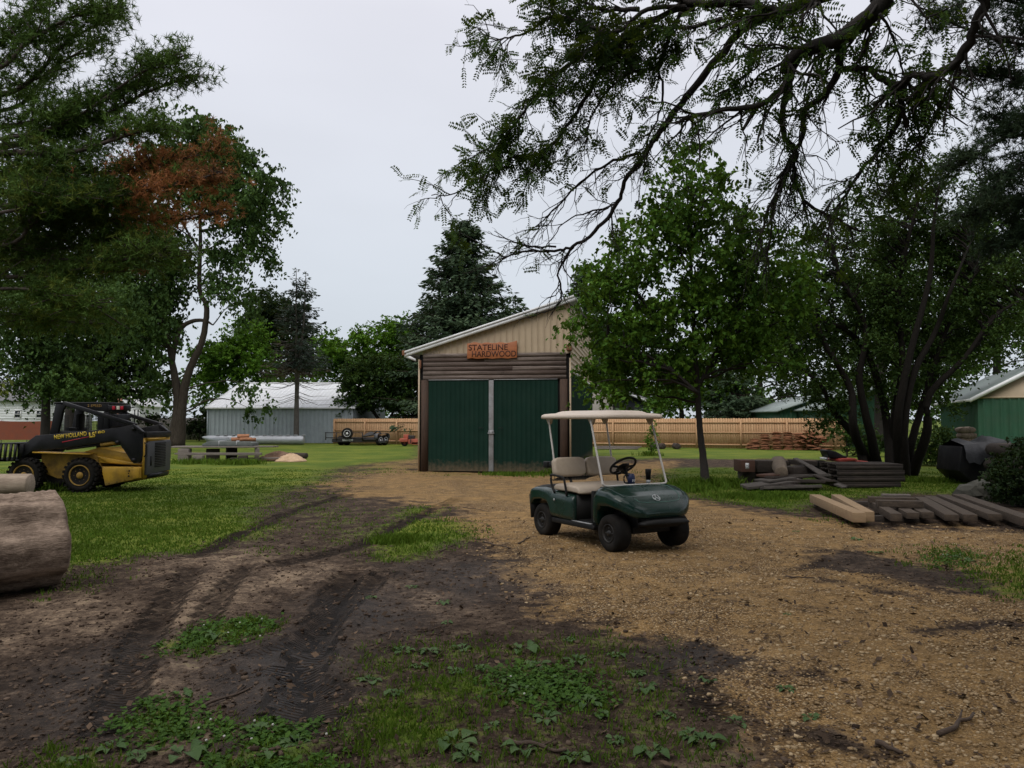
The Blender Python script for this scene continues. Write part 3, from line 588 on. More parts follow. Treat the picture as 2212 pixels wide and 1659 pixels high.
# trees behind the grey shed
broadleaf('maple_tree', 'bright light green maple rising behind the left end of the grey shed', gnd(520, 943), simple_trunk(520, 943, 760, 74, .3), [D_ell(*q, 74, 3) for q in ((520, 760, 60, 60), (480, 790, 50, 50), (570, 800, 50, 45), (540, 720, 34, 30), (450, 800, 40, 60), (620, 830, 30, 20))], 300, 55, .32, LM_bright, M_bark, 9, 20, .1, .6)
broadleaf('maple_tree', 'dark rounded tree standing behind the bright maple and dying spruce', gnd(590, 940), simple_trunk(590, 940, 700, 88, .35), [D_ell(*q, 88, 3.4) for q in ((575, 670, 52, 44), (610, 700, 55, 60), (560, 720, 44, 50), (630, 780, 40, 60), (660, 760, 40, 60))], 300, 50, .40, LM_dark, M_bark_dark, 10, 20, .1, .75)
broadleaf('maple_tree', 'bright green tree rising between the dying spruce and the big spruce', gnd(800, 940), simple_trunk(800, 940, 760, 84, .3), [D_ell(*q, 84, 3.5) for q in ((760, 770, 60, 48), (820, 745, 55, 50), (855, 720, 34, 34), (880, 740, 40, 50), (720, 770, 40, 50), (790, 820, 110, 40))], 420, 50, .36, LM_bright, M_bark, 12, 20, .1, .65)
broadleaf('bush_tree', 'dark spreading bush tree overhanging the plank fence behind the trailer', gnd(825, 954), [(trunk_D([(825, 954), (822, 915), (800, 880), (780, 850)], 59), [.18, .15, .1, .05]), (trunk_D([(832, 954), (840, 910), (860, 870)], 59), [.15, .12, .05])], [D_ell(*q, 59, 2.2) for q in ((800, 845, 60, 40), (860, 840, 55, 45), (760, 865, 34, 26), (840, 800, 60, 34), (780, 800, 44, 28), (885, 875, 40, 24), (740, 885, 20, 14))], 330, 62, .24, LM_shrub, M_bark_dark, 13, 40, .06, .42)
# right side background
broadleaf('hedge_tree', 'mid green rounded tree behind the fence right of the tree trunk', gnd(1470, 948), simple_trunk(1470, 948, 860, 62, .25), [D_ell(*q, 62, 2.6) for q in ((1470, 845, 56, 34), (1420, 868, 34, 26), (1540, 850, 50, 34), (1500, 800, 60, 40), (1590, 840, 40, 40))], 260, 60, .26, LM_mid, M_bark_dark, 14, 20, .08, .5)
broadleaf('hedge_bush', 'yellow green bush showing over the fence left of the small green shed', gnd(1640, 948), simple_trunk(1640, 948, 900, 64, .12), [D_ell(*q, 64, 2) for q in ((1625, 885, 34, 20), (1660, 892, 24, 14), (1600, 890, 22, 16))], 110, 60, .24, LM_bright, M_bark, 15, 10, .05, .42, cat='bush')
for k, (dx, Y, ells, lab, lm) in enumerate((
    (1380, 78, ((1330, 760, 70, 70), (1400, 720, 80, 80), (1350, 830, 80, 40), (1290, 800, 40, 60), (1290, 720, 30, 50)), 'dark tree standing behind the dark house right of the big shed', LM_dark),
    (1640, 80, ((1640, 760, 90, 70), (1740, 830, 60, 36), (1820, 840, 60, 36), (1580, 690, 80, 80), (1700, 700, 80, 90), (1650, 640, 60, 50), (1750, 760, 70, 60)), 'large tree behind the small green shed roof', LM_dark),
    (1930, 66, ((1900, 640, 110, 110), (1850, 720, 90, 80), (1990, 700, 90, 90), (1960, 560, 80, 70), (2050, 760, 70, 60)), 'tall tree behind the dark multi-stemmed tree', LM_shrub),
    (2150, 58, ((2150, 640, 100, 110), (2150, 790, 90, 50), (2040, 810, 70, 50), (1960, 840, 50, 40), (2240, 780, 60, 50), (2200, 540, 110, 110), (2080, 580, 70, 90), (2220, 720, 100, 60), (2150, 470, 80, 80), (2100, 720, 70, 50), (2260, 640, 60, 60)), 'bright green tree rising behind the green barn at far right', LM_mid),
    (1900, 42, ((1915, 610, 80, 110), (1985, 710, 80, 90), (1890, 780, 70, 50), (2060, 600, 70, 100), (1960, 830, 80, 30), (2040, 780, 60, 50), (2120, 690, 60, 90), (1850, 830, 50, 30)), 'dark broadleaf standing close behind the multi-stemmed tree', LM_shrub),
    (2320, 44, ((2330, 520, 120, 160), (2280, 660, 80, 90), (2400, 640, 120, 130)), 'dark tree at the far right edge behind the barn', LM_dark))):
    base = at(dx, 950, Y); base[2] = 0
    broadleaf('background_tree', lab, base, simple_trunk(dx, 950, ells[0][1], Y, .32), [D_ell(*q, Y, 3.2) for q in ells], 330, 50, .0048 * Y, lm, M_bark_dark, 20 + k, 25, .12, .65, group='trees behind the right-hand buildings')
# far wood closing the horizon between the nearer trees
rg = np.random.RandomState(40); P = []
for x in np.arange(-150, 170, 3.2):
    yy = 118 + rg.uniform(-6, 10) ; hh = rg.uniform(5.5, 9.5) * (1.0 if abs(x) < 200 else 1); k = 170
    q = unit(rg.randn(k, 3)) * rg.rand(k, 1) ** .4 * np.array([3.4, 3, hh * .55]); q += np.array([x, yy, hh * .5]); P.append(q)
P = np.vstack(P); P = P[P[:, 2] > 0]
tag(link('distant_wood', mk_mesh('distant_wood', leaf_quads(rg, P, .95), [quads(len(P))], False, False), LM_shrub), 'far hazy line of trees along the horizon behind everything', 'woods', kind='stuff')

# young leafy tree beside the golf cart
YT = 19.9
b0 = gnd(1522, 1050)
tr = [gnd(1526, 1052)] + [at(x, y, YT) for x, y in ((1519, 990), (1512, 930), (1508, 870), (1506, 820), (1500, 740), (1496, 640), (1490, 520), (1484, 420))]
tr2 = [at(x, y, YT) for x, y in ((1507, 840), (1540, 770), (1580, 690), (1610, 600))]; tr3 = [at(x, y, YT) for x, y in ((1507, 830), (1470, 770), (1420, 700), (1370, 620))]; tr4 = [at(x, y, YT - .8) for x, y in ((1508, 850), (1450, 800), (1380, 760), (1310, 740))]
broadleaf('young_tree', 'bright leafy young tree with slim leaning trunk beside the golf cart', b0, [(tr, [.125, .088, .075, .070, .066, .055, .045, .03, .015]), (tr2, [.05, .04, .03, .015]), (tr3, [.05, .04, .03, .015]), (tr4, [.045, .035, .025, .012])],
    [D_ell(*q, YT, 1.7) for q in ((1490, 400, 46, 66), (1540, 430, 52, 52), (1440, 470, 60, 50), (1390, 520, 75, 60), (1520, 520, 110, 80), (1610, 560, 70, 70), (1340, 590, 75, 60), (1430, 630, 110, 80), (1560, 650, 110, 80), (1660, 640, 55, 60), (1300, 660, 50, 50), (1350, 720, 80, 60), (1290, 750, 46, 50), (1450, 740, 90, 60), (1570, 750, 90, 55), (1330, 810, 60, 45), (1300, 850, 22, 22), (1410, 800, 60, 34), (1630, 730, 60, 60), (1355, 855, 18, 18), (1480, 352, 14, 26), (1560, 380, 14, 34), (1462, 340, 8, 22), (1510, 330, 9, 20), (1410, 420, 14, 30), (1340, 510, 18, 24), (1262, 640, 16, 26), (1240, 700, 14, 22), (1275, 800, 22, 30), (1262, 830, 10, 20), (1700, 600, 22, 40), (1720, 680, 18, 30), (1670, 560, 60, 60), (1690, 650, 55, 70), (1650, 790, 60, 44), (1270, 620, 40, 50), (1300, 800, 50, 40), (1500, 800, 70, 40), (1600, 500, 50, 50))],
    540, 66, .130, LM_young, M_bark_dark, 31, 130, .035, .27, flat=.7, droop=.8, aspect=.62, sag=.12)
# multi-stemmed dark tree
YS = 23.0
b0 = gnd(1935, 1026); rng = np.random.RandomState(33); stems = []
for k, (bx, pts) in enumerate(((1885, ((1870, 940), (1830, 840), (1780, 740), (1745, 660), (1725, 600))), (1900, ((1890, 930), (1868, 820), (1852, 700), (1835, 590), (1800, 480))), (1935, ((1935, 900), (1940, 780), (1950, 640), (1960, 520), (1990, 400))), (1955, ((1960, 920), (1985, 820), (2020, 720), (2060, 620), (2090, 520))), (1970, ((1985, 930), (2010, 860), (2080, 770), (2160, 690), (2260, 620))), (1925, ((1918, 900), (1870, 780), (1810, 720), (1740, 700), (1690, 690))), (1870, ((1850, 950), (1800, 880), (1750, 820), (1700, 790))), (1960, ((1975, 960), (2000, 880), (2030, 780), (2050, 690), (2110, 600))), (1945, ((1950, 900), (1962, 760), (2000, 600), (2030, 480), (2040, 380))))):
    y_ = YS + rng.uniform(-.9, .9); pts = [(x + rng.randn() * 11, y + rng.randn() * 6) for x, y in pts]; p0 = gnd(bx, 1026 + rng.uniform(-6, 8)); stems.append(([p0] + [at(x, y, y_ + i * rng.uniform(-.1, .25)) for i, (x, y) in enumerate(pts)], [.155, .12, .095, .07, .05, .02]))
broadleaf('multistem_tree', 'dark tree of many fanned stems rising behind the stacked pallets', b0, stems,
    [D_ell(*q, YS + 1.3, 1.9) for q in ((1790, 560, 80, 80), (1900, 480, 110, 90), (2010, 430, 90, 80), (1860, 640, 110, 80), (1990, 580, 110, 100), (2110, 560, 90, 100), (1750, 680, 80, 60), (1700, 730, 60, 50), (1820, 750, 90, 60), (1960, 720, 110, 70), (2090, 690, 90, 70), (1720, 800, 60, 36), (1780, 850, 40, 30), (2020, 800, 50, 46), (2180, 640, 60, 80), (1930, 820, 70, 60), (1790, 900, 30, 30), (2080, 740, 60, 44), (2150, 700, 60, 44), (2060, 480, 70, 70), (1700, 620, 50, 50), (1660, 780, 40, 40), (2010, 860, 34, 40), (1780, 870, 44, 34))],
    840, 84, .105, LM_shrub, mat('bark_shade_black', (.007, .006, .005), (.022, .019, .016), .9, 8, (3, 3, .8), .9, spec=.1), 34, 300, .06, .30, flat=.8, droop=.5)  # stem bark darkened near black, standing in for backlit shade
# dark bush at the right edge, small sapling by the fence, weeds at the barn
broadleaf('bush', 'dark leafy bush at the right edge beside the rocks', gnd(2200, 1092), [(trunk_D([(2200, 1092), (2195, 1050), (2190, 1000)], 15.5), [.04, .03, .01])], [D_ell(*q, 15.5, .8) for q in ((2195, 1045, 44, 45), (2215, 990, 36, 36), (2170, 1080, 24, 20), (2240, 1060, 40, 44))], 150, 60, .075, LM_dark, M_bark_dark, 35, 30, .02, .14, cat='bush')
broadleaf('sapling', 'slim pale green sapling growing in front of the plank fence', gnd(1407, 984), [(trunk_D([(1407, 984), (1406, 950), (1408, 915)], 37), [.025, .02, .008])], [D_ell(*q, 37, .4) for q in ((1407, 950, 14, 30), (1412, 925, 9, 14), (1402, 972, 14, 10))], 40, 20, .09, LM_bright, M_bark, 36, 10, .012, .14, cat='sapling')
broadleaf('bush', 'loose green bush growing between the fence end and dark stems', gnd(1830, 985), [(trunk_D([(1830, 985), (1828, 950), (1822, 905)], 36), [.04, .03, .01])], [D_ell(*q, 36, .8) for q in ((1850, 950, 36, 34), (1815, 915, 22, 20), (1880, 960, 34, 30), (1800, 935, 10, 14))], 120, 42, .12, LM_shrub, M_bark, 37, 30, .02, .2, cat='bush')
broadleaf('bush', 'shaded undergrowth bush right of the dark stems beside brick pile', gnd(2030, 1008), [(trunk_D([(2030, 1008), (2030, 970), (2026, 940)], 29), [.04, .03, .01])], [D_ell(*q, 29, .9) for q in ((2020, 960, 40, 34), (2055, 985, 30, 20), (2000, 985, 30, 24))], 120, 42, .11, LM_shrub, M_bark, 38, 20, .02, .22, cat='bush')
broadleaf('bush', 'low dark shrub beside the grey board fence behind the elm', gnd(430, 951), [(trunk_D([(430, 951), (430, 930)], 62), [.05, .02])], [D_ell(*q, 62, 1) for q in ((425, 925, 26, 14), (455, 905, 16, 26), (330, 905, 18, 10))], 80, 40, .22, LM_dark, M_bark, 39, 8, .03, .4, cat='bush')

# conifers
def spray(rng, base, tip, n, wid, size, hang):       # needle sprays along one bough
    t_ = rng.rand(n) ** .8; ax = unit(tip - base); side = unit(np.cross(ax, [0, 0, 1.0])); ln = np.linalg.norm(tip - base)
    lat = rng.uniform(-1, 1, n) * wid * ln * (1 - t_ * .75) ; p = base + (tip - base) * t_[:, None] + side * lat[:, None]; p[:, 2] -= np.abs(lat) * .25 + rng.rand(n) * hang
    d = unit(ax[None] * .6 + side[None] * np.sign(lat)[:, None] * .7 + rng.randn(n, 3) * .25 - np.array([0, 0, .35])); b = unit(np.cross(d, rng.randn(n, 3))); s = size * rng.uniform(.6, 1.3, n)
    s = s[:, None]; return np.stack([p, p + d * s * .5 + b * s * .16, p + d * s, p + d * s * .5 - b * s * .16], 1).reshape(-1, 3)
def spruce(name, label, base, tops, Rb, z0, nw, per, nspr, size, lm, lm_dead=None, dead=lambda z, a: False, seed=1, bare=None, wid=.42, shape=.85, r0=.22):
    rng = np.random.RandomState(seed); root = thing(name, label, 'tree', base); tr = MB(); L_, Dd = [], []; H = max(t_[2] for t_ in tops)
    zs = sorted(rng.uniform(z0, H - .3, nw))
    main = np.array([0, 0, 0.0]); fork = H * .45
    for k, tp in enumerate(tops):
        q = np.array([[0, 0, 0], [0, 0, fork * .6], [tp[0] * .25, tp[1] * .25, fork], [tp[0] * .8, tp[1] * .8, (fork + tp[2]) / 2], tp], float)
        tr.tube(smooth_path(q, 4), np.linspace(r0, .02, 17), 7)
    for z in zs:
        for k in range(per):
            tp = tops[rng.randint(len(tops))]; 
            if z > tp[2] - .2: tp = max(tops, key=lambda q: q[2])
            fr = max(0, (tp[2] - z) / (tp[2] - z0 + .01)); ln = Rb * fr ** shape * rng.uniform(.65, 1.12) + .25; a = rng.uniform(0, 6.283)
            off = np.array(tp) * (max(0, z - fork) / max(.1, tp[2] - fork)); b = np.array([off[0], off[1], z + rng.uniform(-.2, .2)])
            tip = b + np.array([math.cos(a) * ln, math.sin(a) * ln, ln * (-.16 + .25 * (1 - fr)) ]); mid = (b + tip) / 2 - np.array([0, 0, ln * .10])
            tk_ = .45 if bare and z < bare else 1
            if tk_ < 1 and nspr > 1 and rng.rand() < .5: continue
            tr.tube([b, mid, tip], [(.012 + .012 * ln) * tk_, (.012 + .006 * ln) * tk_, .006], 4, caps=False)
            if bare and z < bare: continue
            n = max(4, int(nspr * ln * rng.uniform(.7, 1.2) * (.34 if dead(z, a) else 1)))
            (Dd if dead(z, a) else L_).append(np.vstack([spray(rng, b, mid, n // 2, wid, size, size * .5), spray(rng, mid, tip, n - n // 2, wid * .9, size, size * .5)]))
    for tp in tops:
        for k in range(10): 
            p = np.array(tp) - np.array([0, 0, .12 * k]); L_.append(spray(rng, p, p + unit(rng.randn(3) + np.array([0, 0, .6])) * .3, 4, .3, size * .8, .05))
    tr.build('trunk', M_bark_grey if bare else M_bark, root, True)
    V = np.vstack(L_); link('crown', mk_mesh('crown', V, [quads(len(V) // 4)], False, False), lm, root)
    if Dd: V = np.vstack(Dd); tag(link('dead_foliage', mk_mesh('dead_foliage', V, [quads(len(V) // 4)], False, False), lm_dead, root), 'brown dying needles')
    return root
LM_spruce = leafmat('needle_spruce', (.034, .062, .034), (.085, .125, .066), (.022, .040, .022), 0.1, 0.6)
LM_blue = leafmat('needle_blue', (.040, .062, .046), (.085, .115, .085), (.03, .04, .03), 0.1, 0.6)
LM_brown = leafmat('needle_brown', (.050, .038, .024), (.10, .075, .045), (.05, .045, .03), .1, .6)
LM_pine = leafmat('needle_pine', (.046, .098, .020), (.125, .210, .045), (.028, .060, .014), 0.22, 0.5)
LM_red = leafmat('needle_red', (.34, .125, .050), (.52, .23, .10), (.22, .10, .05), 0.25, 0.8)
LM_ylw = leafmat('needle_yellow', (.075, .110, .016), (.150, .185, .034), (.045, .065, .014), 0.2, 0.6)
Y9 = 60.0; b = at(998, 950, Y9); b[2] = 0
def rel(dx, dy, Y, b): q = at(dx, dy, Y) - b; return (q[0], q[1], q[2])
spruce('spruce_tree', 'large double-topped spruce rising behind the big green shed', b, [rel(987, 464, Y9, b), rel(1014, 468, Y9, b)], 7.5, 2.0, 104, 7, 24, .42, LM_spruce, seed=50, r0=.3, shape=.95)
Y7 = 52.0; b = gnd(640, 958)
spruce('dying_spruce', 'half-dead spruce with bare grey trunk in front of the grey shed', b, [rel(640, 582, 54, b), rel(661, 586, 54, b)], 3.0, 3.0, 52, 6, 15, .32, LM_blue, LM_brown, lambda z, a: z < 5.6 or (z < 8 and math.cos(a) < -.5), 51, 4.9, .36, .9, .2)
b = at(1112, 952, 82); b[2] = 0
spruce('pine_tree', 'small pine top peeking above the big shed roof', b, [rel(1108, 634, 82, b)], 4.0, 9.5, 14, 4, 8, .75, LM_spruce, seed=52)
b = at(318, 945, 95); b[2] = 0
spruce('bare_spruce', 'leafless grey spruce skeleton beside the white house', b, [rel(320, 790, 95, b)], 4.2, 1.5, 30, 4, 0.1, .3, LM_brown, seed=53, bare=7.4, shape=.8)
b = at(1585, 948, 60); b[2] = 0
spruce('spruce_tree', 'low broad spruce behind the fence between young tree and green shed', b, [rel(1580, 770, 60, b)], 3.4, 1.2, 40, 5, 22, .42, LM_spruce, seed=54)
b = at(1272, 952, 70); b[2] = 0
spruce('spruce_tree', 'dark spruce hidden behind the young tree right of shed peak', b, [rel(1262, 560, 70, b)], 4.6, 2, 50, 5, 20, .5, LM_spruce, seed=55)

# near pines: needle tufts along boughs
def tufts(rng, P, rad, k=11, wid=.0085):
    n = len(P); d = unit(rng.randn(n, k, 3) + np.array([.0, 0, .25])); s = rad * rng.uniform(.6, 1.25, (n, k, 1)); b = unit(np.cross(d, rng.randn(n, k, 3))) * wid; c = P[:, None]
    return np.stack([c - b, c + b, c + d * s], 2).reshape(-1, 3)
def tris(n): return np.arange(n * 3).reshape(-1, 3)
def pine_bough(rng, mb, pts, r0, nside, twig, dens, sag=.0, green=None):
    q = smooth_path(pts, 6); mb.tube(q, np.linspace(r0, .012, len(q)), 6, caps=False); T = []; seg = np.linspace(0, 1, len(q))
    for k in range(nside):
        t_ = rng.uniform(.22, 1) if nside > 6 else rng.uniform(.1, 1); i = min(len(q) - 2, int(t_ * (len(q) - 1))); b = q[i]; ax = unit(q[i + 1] - q[i]); d = unit(ax * .8 + rng.randn(3) * np.array([.55, .65, .20]) + np.array([0, 0, .10])); ln = twig * rng.uniform(.5, 1.2) * (1.15 - .5 * t_)
        e_ = b + d * ln; mid = (b + e_) / 2 + np.array([0, 0, -sag * ln + .04]); mb.tube([b, mid, e_], [.014, .010, .005], 4, caps=False)
        n = int(dens * ln); tt = rng.uniform(.25, 1.03, n)[:, None]; p = b * (1 - tt) ** 2 + 2 * mid * tt * (1 - tt) + e_ * tt ** 2; T.append(p + rng.randn(n, 3) * .09)
    return np.vstack(T)
rng = np.random.RandomState(60); YP = 14.0
root = thing('pine_tree', 'big white pine reaching in from the left with a rust-red dead bough', 'tree', (-12.2, 13.6, 0)); inv = np.array([12.2, -13.6, 0]); mb = MB()
mb.tube(np.array([[0, 0, 0], [.05, 0, 3], [0, .1, 7], [.1, 0, 11], [0, 0, 15]], float), [.40, .36, .3, .22, .1], 12); TG, TR, TY = [], [], []
def PB(pts, Y=YP, yd=0): return [np.array([-12.2, 13.6, at(pts[0][0], pts[0][1], Y)[2] - .25])] + [at(x, y, Y + yd * i) for i, (x, y) in enumerate(pts)]
for pts, r0, n, tw, Y in ((((0, 317), (110, 283), (192, 269), (312, 202), (432, 158)), .075, 60, 1.0, 14), (((0, 331), (144, 331), (288, 288), (346, 279)), .07, 44, .9, 13.6), (((0, 274), (144, 235), (269, 192), (365, 134)), .06, 56, 1.0, 14.4), (((0, 206), (144, 91), (259, 29)), .06, 46, 1.0, 14.2), (((-60, 120), (60, 30), (140, -60)), .06, 40, 1.1, 13.6), (((0, 240), (110, 150), (220, 85)), .05, 46, .95, 14.8), (((-40, 160), (60, 90), (150, 40), (250, 10)), .05, 44, .9, 13.2), (((0, 380), (110, 350), (230, 300), (330, 240)), .05, 36, .8, 15), (((0, 300), (160, 255), (300, 160), (400, 120)), .04, 44, .8, 13.7)):
    TG.append(pine_bough(rng, mb, [p + inv for p in PB(pts, Y)], r0, n, tw * .72, 19))
for pts, r0, n, tw, Y in ((((60, 372), (250, 372), (365, 352), (490, 315)), .05, 54, .85, 14), (((90, 440), (250, 430), (375, 400), (480, 372)), .05, 54, .85, 13.8), (((80, 480), (240, 475), (384, 475), (480, 460)), .045, 42, .75, 14.3), (((100, 410), (270, 400), (400, 375), (470, 400)), .04, 46, .7, 14.1), (((120, 560), (220, 585), (300, 585)), .03, 9, .4, 13.8)):
    q = pine_bough(rng, mb, [p + inv for p in PB(pts, Y)], r0, n, tw * .78, 18); pw = q - inv; dx = CX + FD * pw[:, 0] / pw[:, 1]
    red = (dx > 225 + rng.randn(len(q)) * 35) & (rng.rand(len(q)) < .82); TR.append(q[red]); TG.append(q[~red])
q = at(505, 312, 14) + inv; TG.append(q + rng.randn(14, 3) * .08)
for pts, r0, n, tw, Y in ((((0, 533), (77, 466), (240, 418)), .05, 50, 1.0, 13.4), (((0, 500), (120, 470), (250, 480)), .05, 46, 1.0, 14), (((0, 600), (120, 590), (264, 562), (365, 547)), .05, 60, .9, 13.6), (((0, 560), (120, 540), (230, 520)), .05, 46, 1.0, 14.2), (((0, 624), (100, 640), (220, 665)), .04, 42, .9, 13.2), (((0, 420), (100, 390), (220, 400)), .05, 46, 1.0, 13.8), (((0, 680), (80, 690), (200, 700)), .04, 36, .9, 14.4), (((0, 460), (90, 430), (190, 430)), .04, 40, .9, 13.1)):
    q = pine_bough(rng, mb, [p + inv for p in PB(pts, Y)], r0, n, tw, 15, .06); y_ = rng.rand(len(q)) < .35; TG.append(q[~y_]); TY.append(q[y_])
mb.build('trunk', M_bark_pine, root, True)
for nm, TT, lm in (('crown', TG, LM_pine), ('dead_foliage', TR, LM_red), ('young_boughs', TY, LM_ylw)):
    q = np.vstack(TT); print(nm, len(q)); q = np.vstack([q + rng.randn(*q.shape) * .07 for _ in range(2)]); V = tufts(rng, q, .115 if nm != 'dead_foliage' else .10, 11, .0075); o = link(nm, mk_mesh(nm, V, [tris(len(V) // 3)], False, False), lm, root)
    if nm == 'dead_foliage': o['label'] = 'rust-red dead needles'
# spruce on the left edge with yellow-green tips
rng = np.random.RandomState(61); bx = (-8.9, 10.8, 0); root = thing('spruce_tree', 'drooping yellow-green spruce boughs at the left picture edge', 'tree', bx); inv = -np.array(bx); mb = MB(); mb.tube([[0, 0, 0], [0, 0, 4], [0, 0, 8]], [.22, .16, .05], 9); S_ = []
for k in range(85):
    z = rng.uniform(1.75, 6.2); a = rng.uniform(-1.3, 1.3); ln = (1.75 + .35 * math.sin(k)) * (1 - (z - 1.7) / 9); b = np.array([0, 0, z + .3]); tip = b + np.array([math.cos(a) * ln, math.sin(a) * ln, -.35 * ln]); mid = (b + tip) / 2 + np.array([0, 0, .08]); mb.tube([b, mid, tip], [.025, .016, .006], 4, caps=False)
    for (p0, p1, n) in ((b, mid, 20), (mid, tip, 46)): S_.append(spray(rng, p0, p1, n, .35, .13, .20))
mb.build('trunk', M_bark_dark, root, True); V = np.vstack(S_); link('crown', mk_mesh('crown', V, [quads(len(V) // 4)], False, False), LM_ylw, root)
# dark pine at the right edge
rng = np.random.RandomState(62); bp = (12.9, 16.5, 0); root = thing('pine_tree', 'dark blue-green pine hanging in from the upper right edge', 'tree', bp); inv = -np.array(bp); mb = MB(); mb.tube(np.array([[0, 0, 0], [0, 0, 6], [.1, 0, 12]], float), [.36, .28, .12], 10); TT = []
for pts, n, Y in ((((2300, 120), (2180, 90), (2080, 60), (2040, 40)), 40, 15.5), (((2300, 40), (2200, 10), (2100, -40)), 36, 16), (((2300, 190), (2190, 170), (2110, 150)), 36, 16), (((2300, 250), (2220, 270), (2120, 330), (2080, 360)), 44, 16), (((2300, 320), (2220, 350), (2130, 430)), 44, 15.6), (((2300, 420), (2200, 440), (2080, 470)), 44, 16.2), (((2300, 500), (2220, 510), (2140, 540)), 40, 16), (((2300, 300), (2200, 290), (2150, 250)), 36, 16.4)):
    P0 = [np.array([bp[0], bp[1], at(*pts[0], Y)[2]])] + [at(x, y, Y) for x, y in pts]; TT.append(pine_bough(rng, mb, [p + inv for p in P0], .05, n, 1.0, 15))
mb.build('trunk', M_bark_dark, root, True); q = np.vstack(TT); q = np.vstack([q + rng.randn(*q.shape) * .07 for _ in range(2)]); V = tufts(rng, q, .13, 11, .0085); link('crown', mk_mesh('crown', V, [tris(len(V) // 3)], False, False), LM_spruce, root)

# unseen trees added behind the camera to block light from that side
for k, (x, y, h) in enumerate(((-15, -9, 15), (-4, -14, 17), (7, -13, 16), (17, -5, 15), (20, 6, 14))):
    rng = np.random.RandomState(90 + k); b = (x, y, 0); root = thing('unseen_shade_tree', ('added unseen light-blocking tree, back left behind the camera', 'tallest added unseen light-blocking tree, behind the camera', 'added unseen light-blocking tree, behind and right of the camera', 'added unseen light-blocking tree at the right rear', 'added unseen light-blocking tree out of view at the right')[k], 'tree', b, 0, 'unseen trees added to block light'); mb = MB(); mb.tube([[0, 0, 0], [.1, 0, h * .4], [0, .1, h * .8]], [.4, .3, .1], 9); mb.build('trunk', M_bark_dark, root, True)
    P, S = crown(rng, [(np.array([0, 0, h * .62]), np.array([5.6, 5, h * .40])), (np.array([0, 0, h * .3]), np.array([5, 4.4, h * .2]))], 170, 45, .8); link('crown', mk_mesh('crown', leaf_quads(rng, P, .5), [quads(len(P))], False, False), LM_dark, root)

# ------------------------------------------------------------ honey locust overhead
rng = np.random.RandomState(70); bl = (6.4, 4.6, 0); root = thing('locust_tree', 'honey locust arching dark crooked branches over the yard from the upper right', 'tree', bl); inv = -np.array(bl); mb = MB(); LEAFP, LEAFD = [], []
mb.tube(smooth_path(np.array([[0, 0, 0], [-.05, 0, 1.2], [.05, .1, 2.8], [-.1, 0, 4.4], [-.3, -.1, 6.0], [-.6, -.4, 9]]), 4), np.linspace(.42, .16, 21), 12)
def twigs(P, r0, n, ln, leaf, lvl=0):            # crooked side twigs of a limb, with leaves
    m_ = len(P)
    for k in range(n):
        i = rng.randint(max(1, int(m_ * .1)), m_ - 1); b = P[i]; ax = unit(P[i + 1] - P[i - 1]); d = unit(ax * .85 + rng.randn(3) * np.array([.5, .45, .5]) + np.array([-.16, .05, -.24])); l = ln * rng.uniform(.45, 1.25); q = [b]; cur = d.copy()
        for s_ in range(5): cur = unit(cur + rng.randn(3) * .27 + np.array([0, 0, -.05])); q.append(q[-1] + cur * l / 5)
        q = np.array(q); mb.tube(q, np.linspace(r0, r0 * .35, 6), 5 if lvl == 0 else 4, caps=False)
        if lvl < 1: twigs(np.array(q), r0 * .5, rng.randint(2, 5), ln * .5, leaf, lvl + 1)
        nl = rng.poisson(leaf * l)
        if nl:
            tt = rng.uniform(.15, 1, nl) * 5; i0 = np.minimum(tt.astype(int), 4); LEAFP.append(q[i0] + (q[i0 + 1] - q[i0]) * (tt - i0)[:, None]); LEAFD.append(unit(np.repeat(cur[None], nl, 0) * .5 + rng.randn(nl, 3) * .6 + np.array([-.1, 0, -.12])))
def limb(pts, Y0, Y1, r0, r1, nt_, tl, leaf, start=None):
    ys = np.linspace(Y0, Y1, len(pts)); q = [at(x, y, Y) for (x, y), Y in zip(pts, ys)]
    if start is not None: q = [np.array(start)] + q
    P = smooth_path([p + inv for p in q], 5); P[1:-1] += rng.randn(len(P) - 2, 3) * .006; mb.tube(P, np.linspace(r0, r1, len(P)) * (1 + rng.uniform(-.05, .06, len(P))), 9 if r0 > .05 else 6); k0 = 5 if start is not None else 0
    twigs(P[k0:], max(.006, min(.014, r1 * .8)), nt_, tl, leaf)
_limb = limb
def limb(pts, Y0, Y1, r0, r1, nt_, tl, leaf, start=None): _limb(pts, Y0, Y1, r0 * (.56 if r0 > .03 else .8), r1 * (.56 if r1 > .03 else .8), int(nt_ * 1.2), tl * .85, leaf * .80, start)
hub = np.array([6.2, 4.7, 5.0])
limb([(1990, -60), (1917, 0), (1869, 43), (1816, 82), (1773, 96), (1711, 125), (1696, 158)], 6.0, 6.6, .15, .085, 16, .8, 9, hub)
limb([(1700, 150), (1706, 182), (1692, 240), (1696, 298), (1720, 326), (1716, 365), (1735, 432), (1800, 470), (1860, 500)], 6.6, 7.2, .06, .012, 26, .75, 2.2)
limb([(1730, 118), (1692, 187), (1634, 230), (1576, 235), (1504, 250), (1470, 262)], 6.5, 6.9, .055, .018, 12, .6, 4)
limb([(1640, 226), (1622, 250), (1605, 280)], 6.7, 6.7, .026, .018, 0, .3, 0)
limb([(1822, 85), (1807, 163), (1773, 211), (1739, 235), (1735, 288), (1720, 326), (1700, 380), (1660, 450), (1640, 520)], 6.4, 7.0, .06, .010, 24, .7, 2.2)
limb([(1720, 330), (1690, 380), (1672, 450), (1660, 540), (1648, 600)], 7, 7.4, .022, .008, 14, .5, 1.0)
limb([(1811, 149), (1869, 149), (1917, 178), (1941, 182)], 6.4, 6.2, .045, .04, 5, .5, 6)
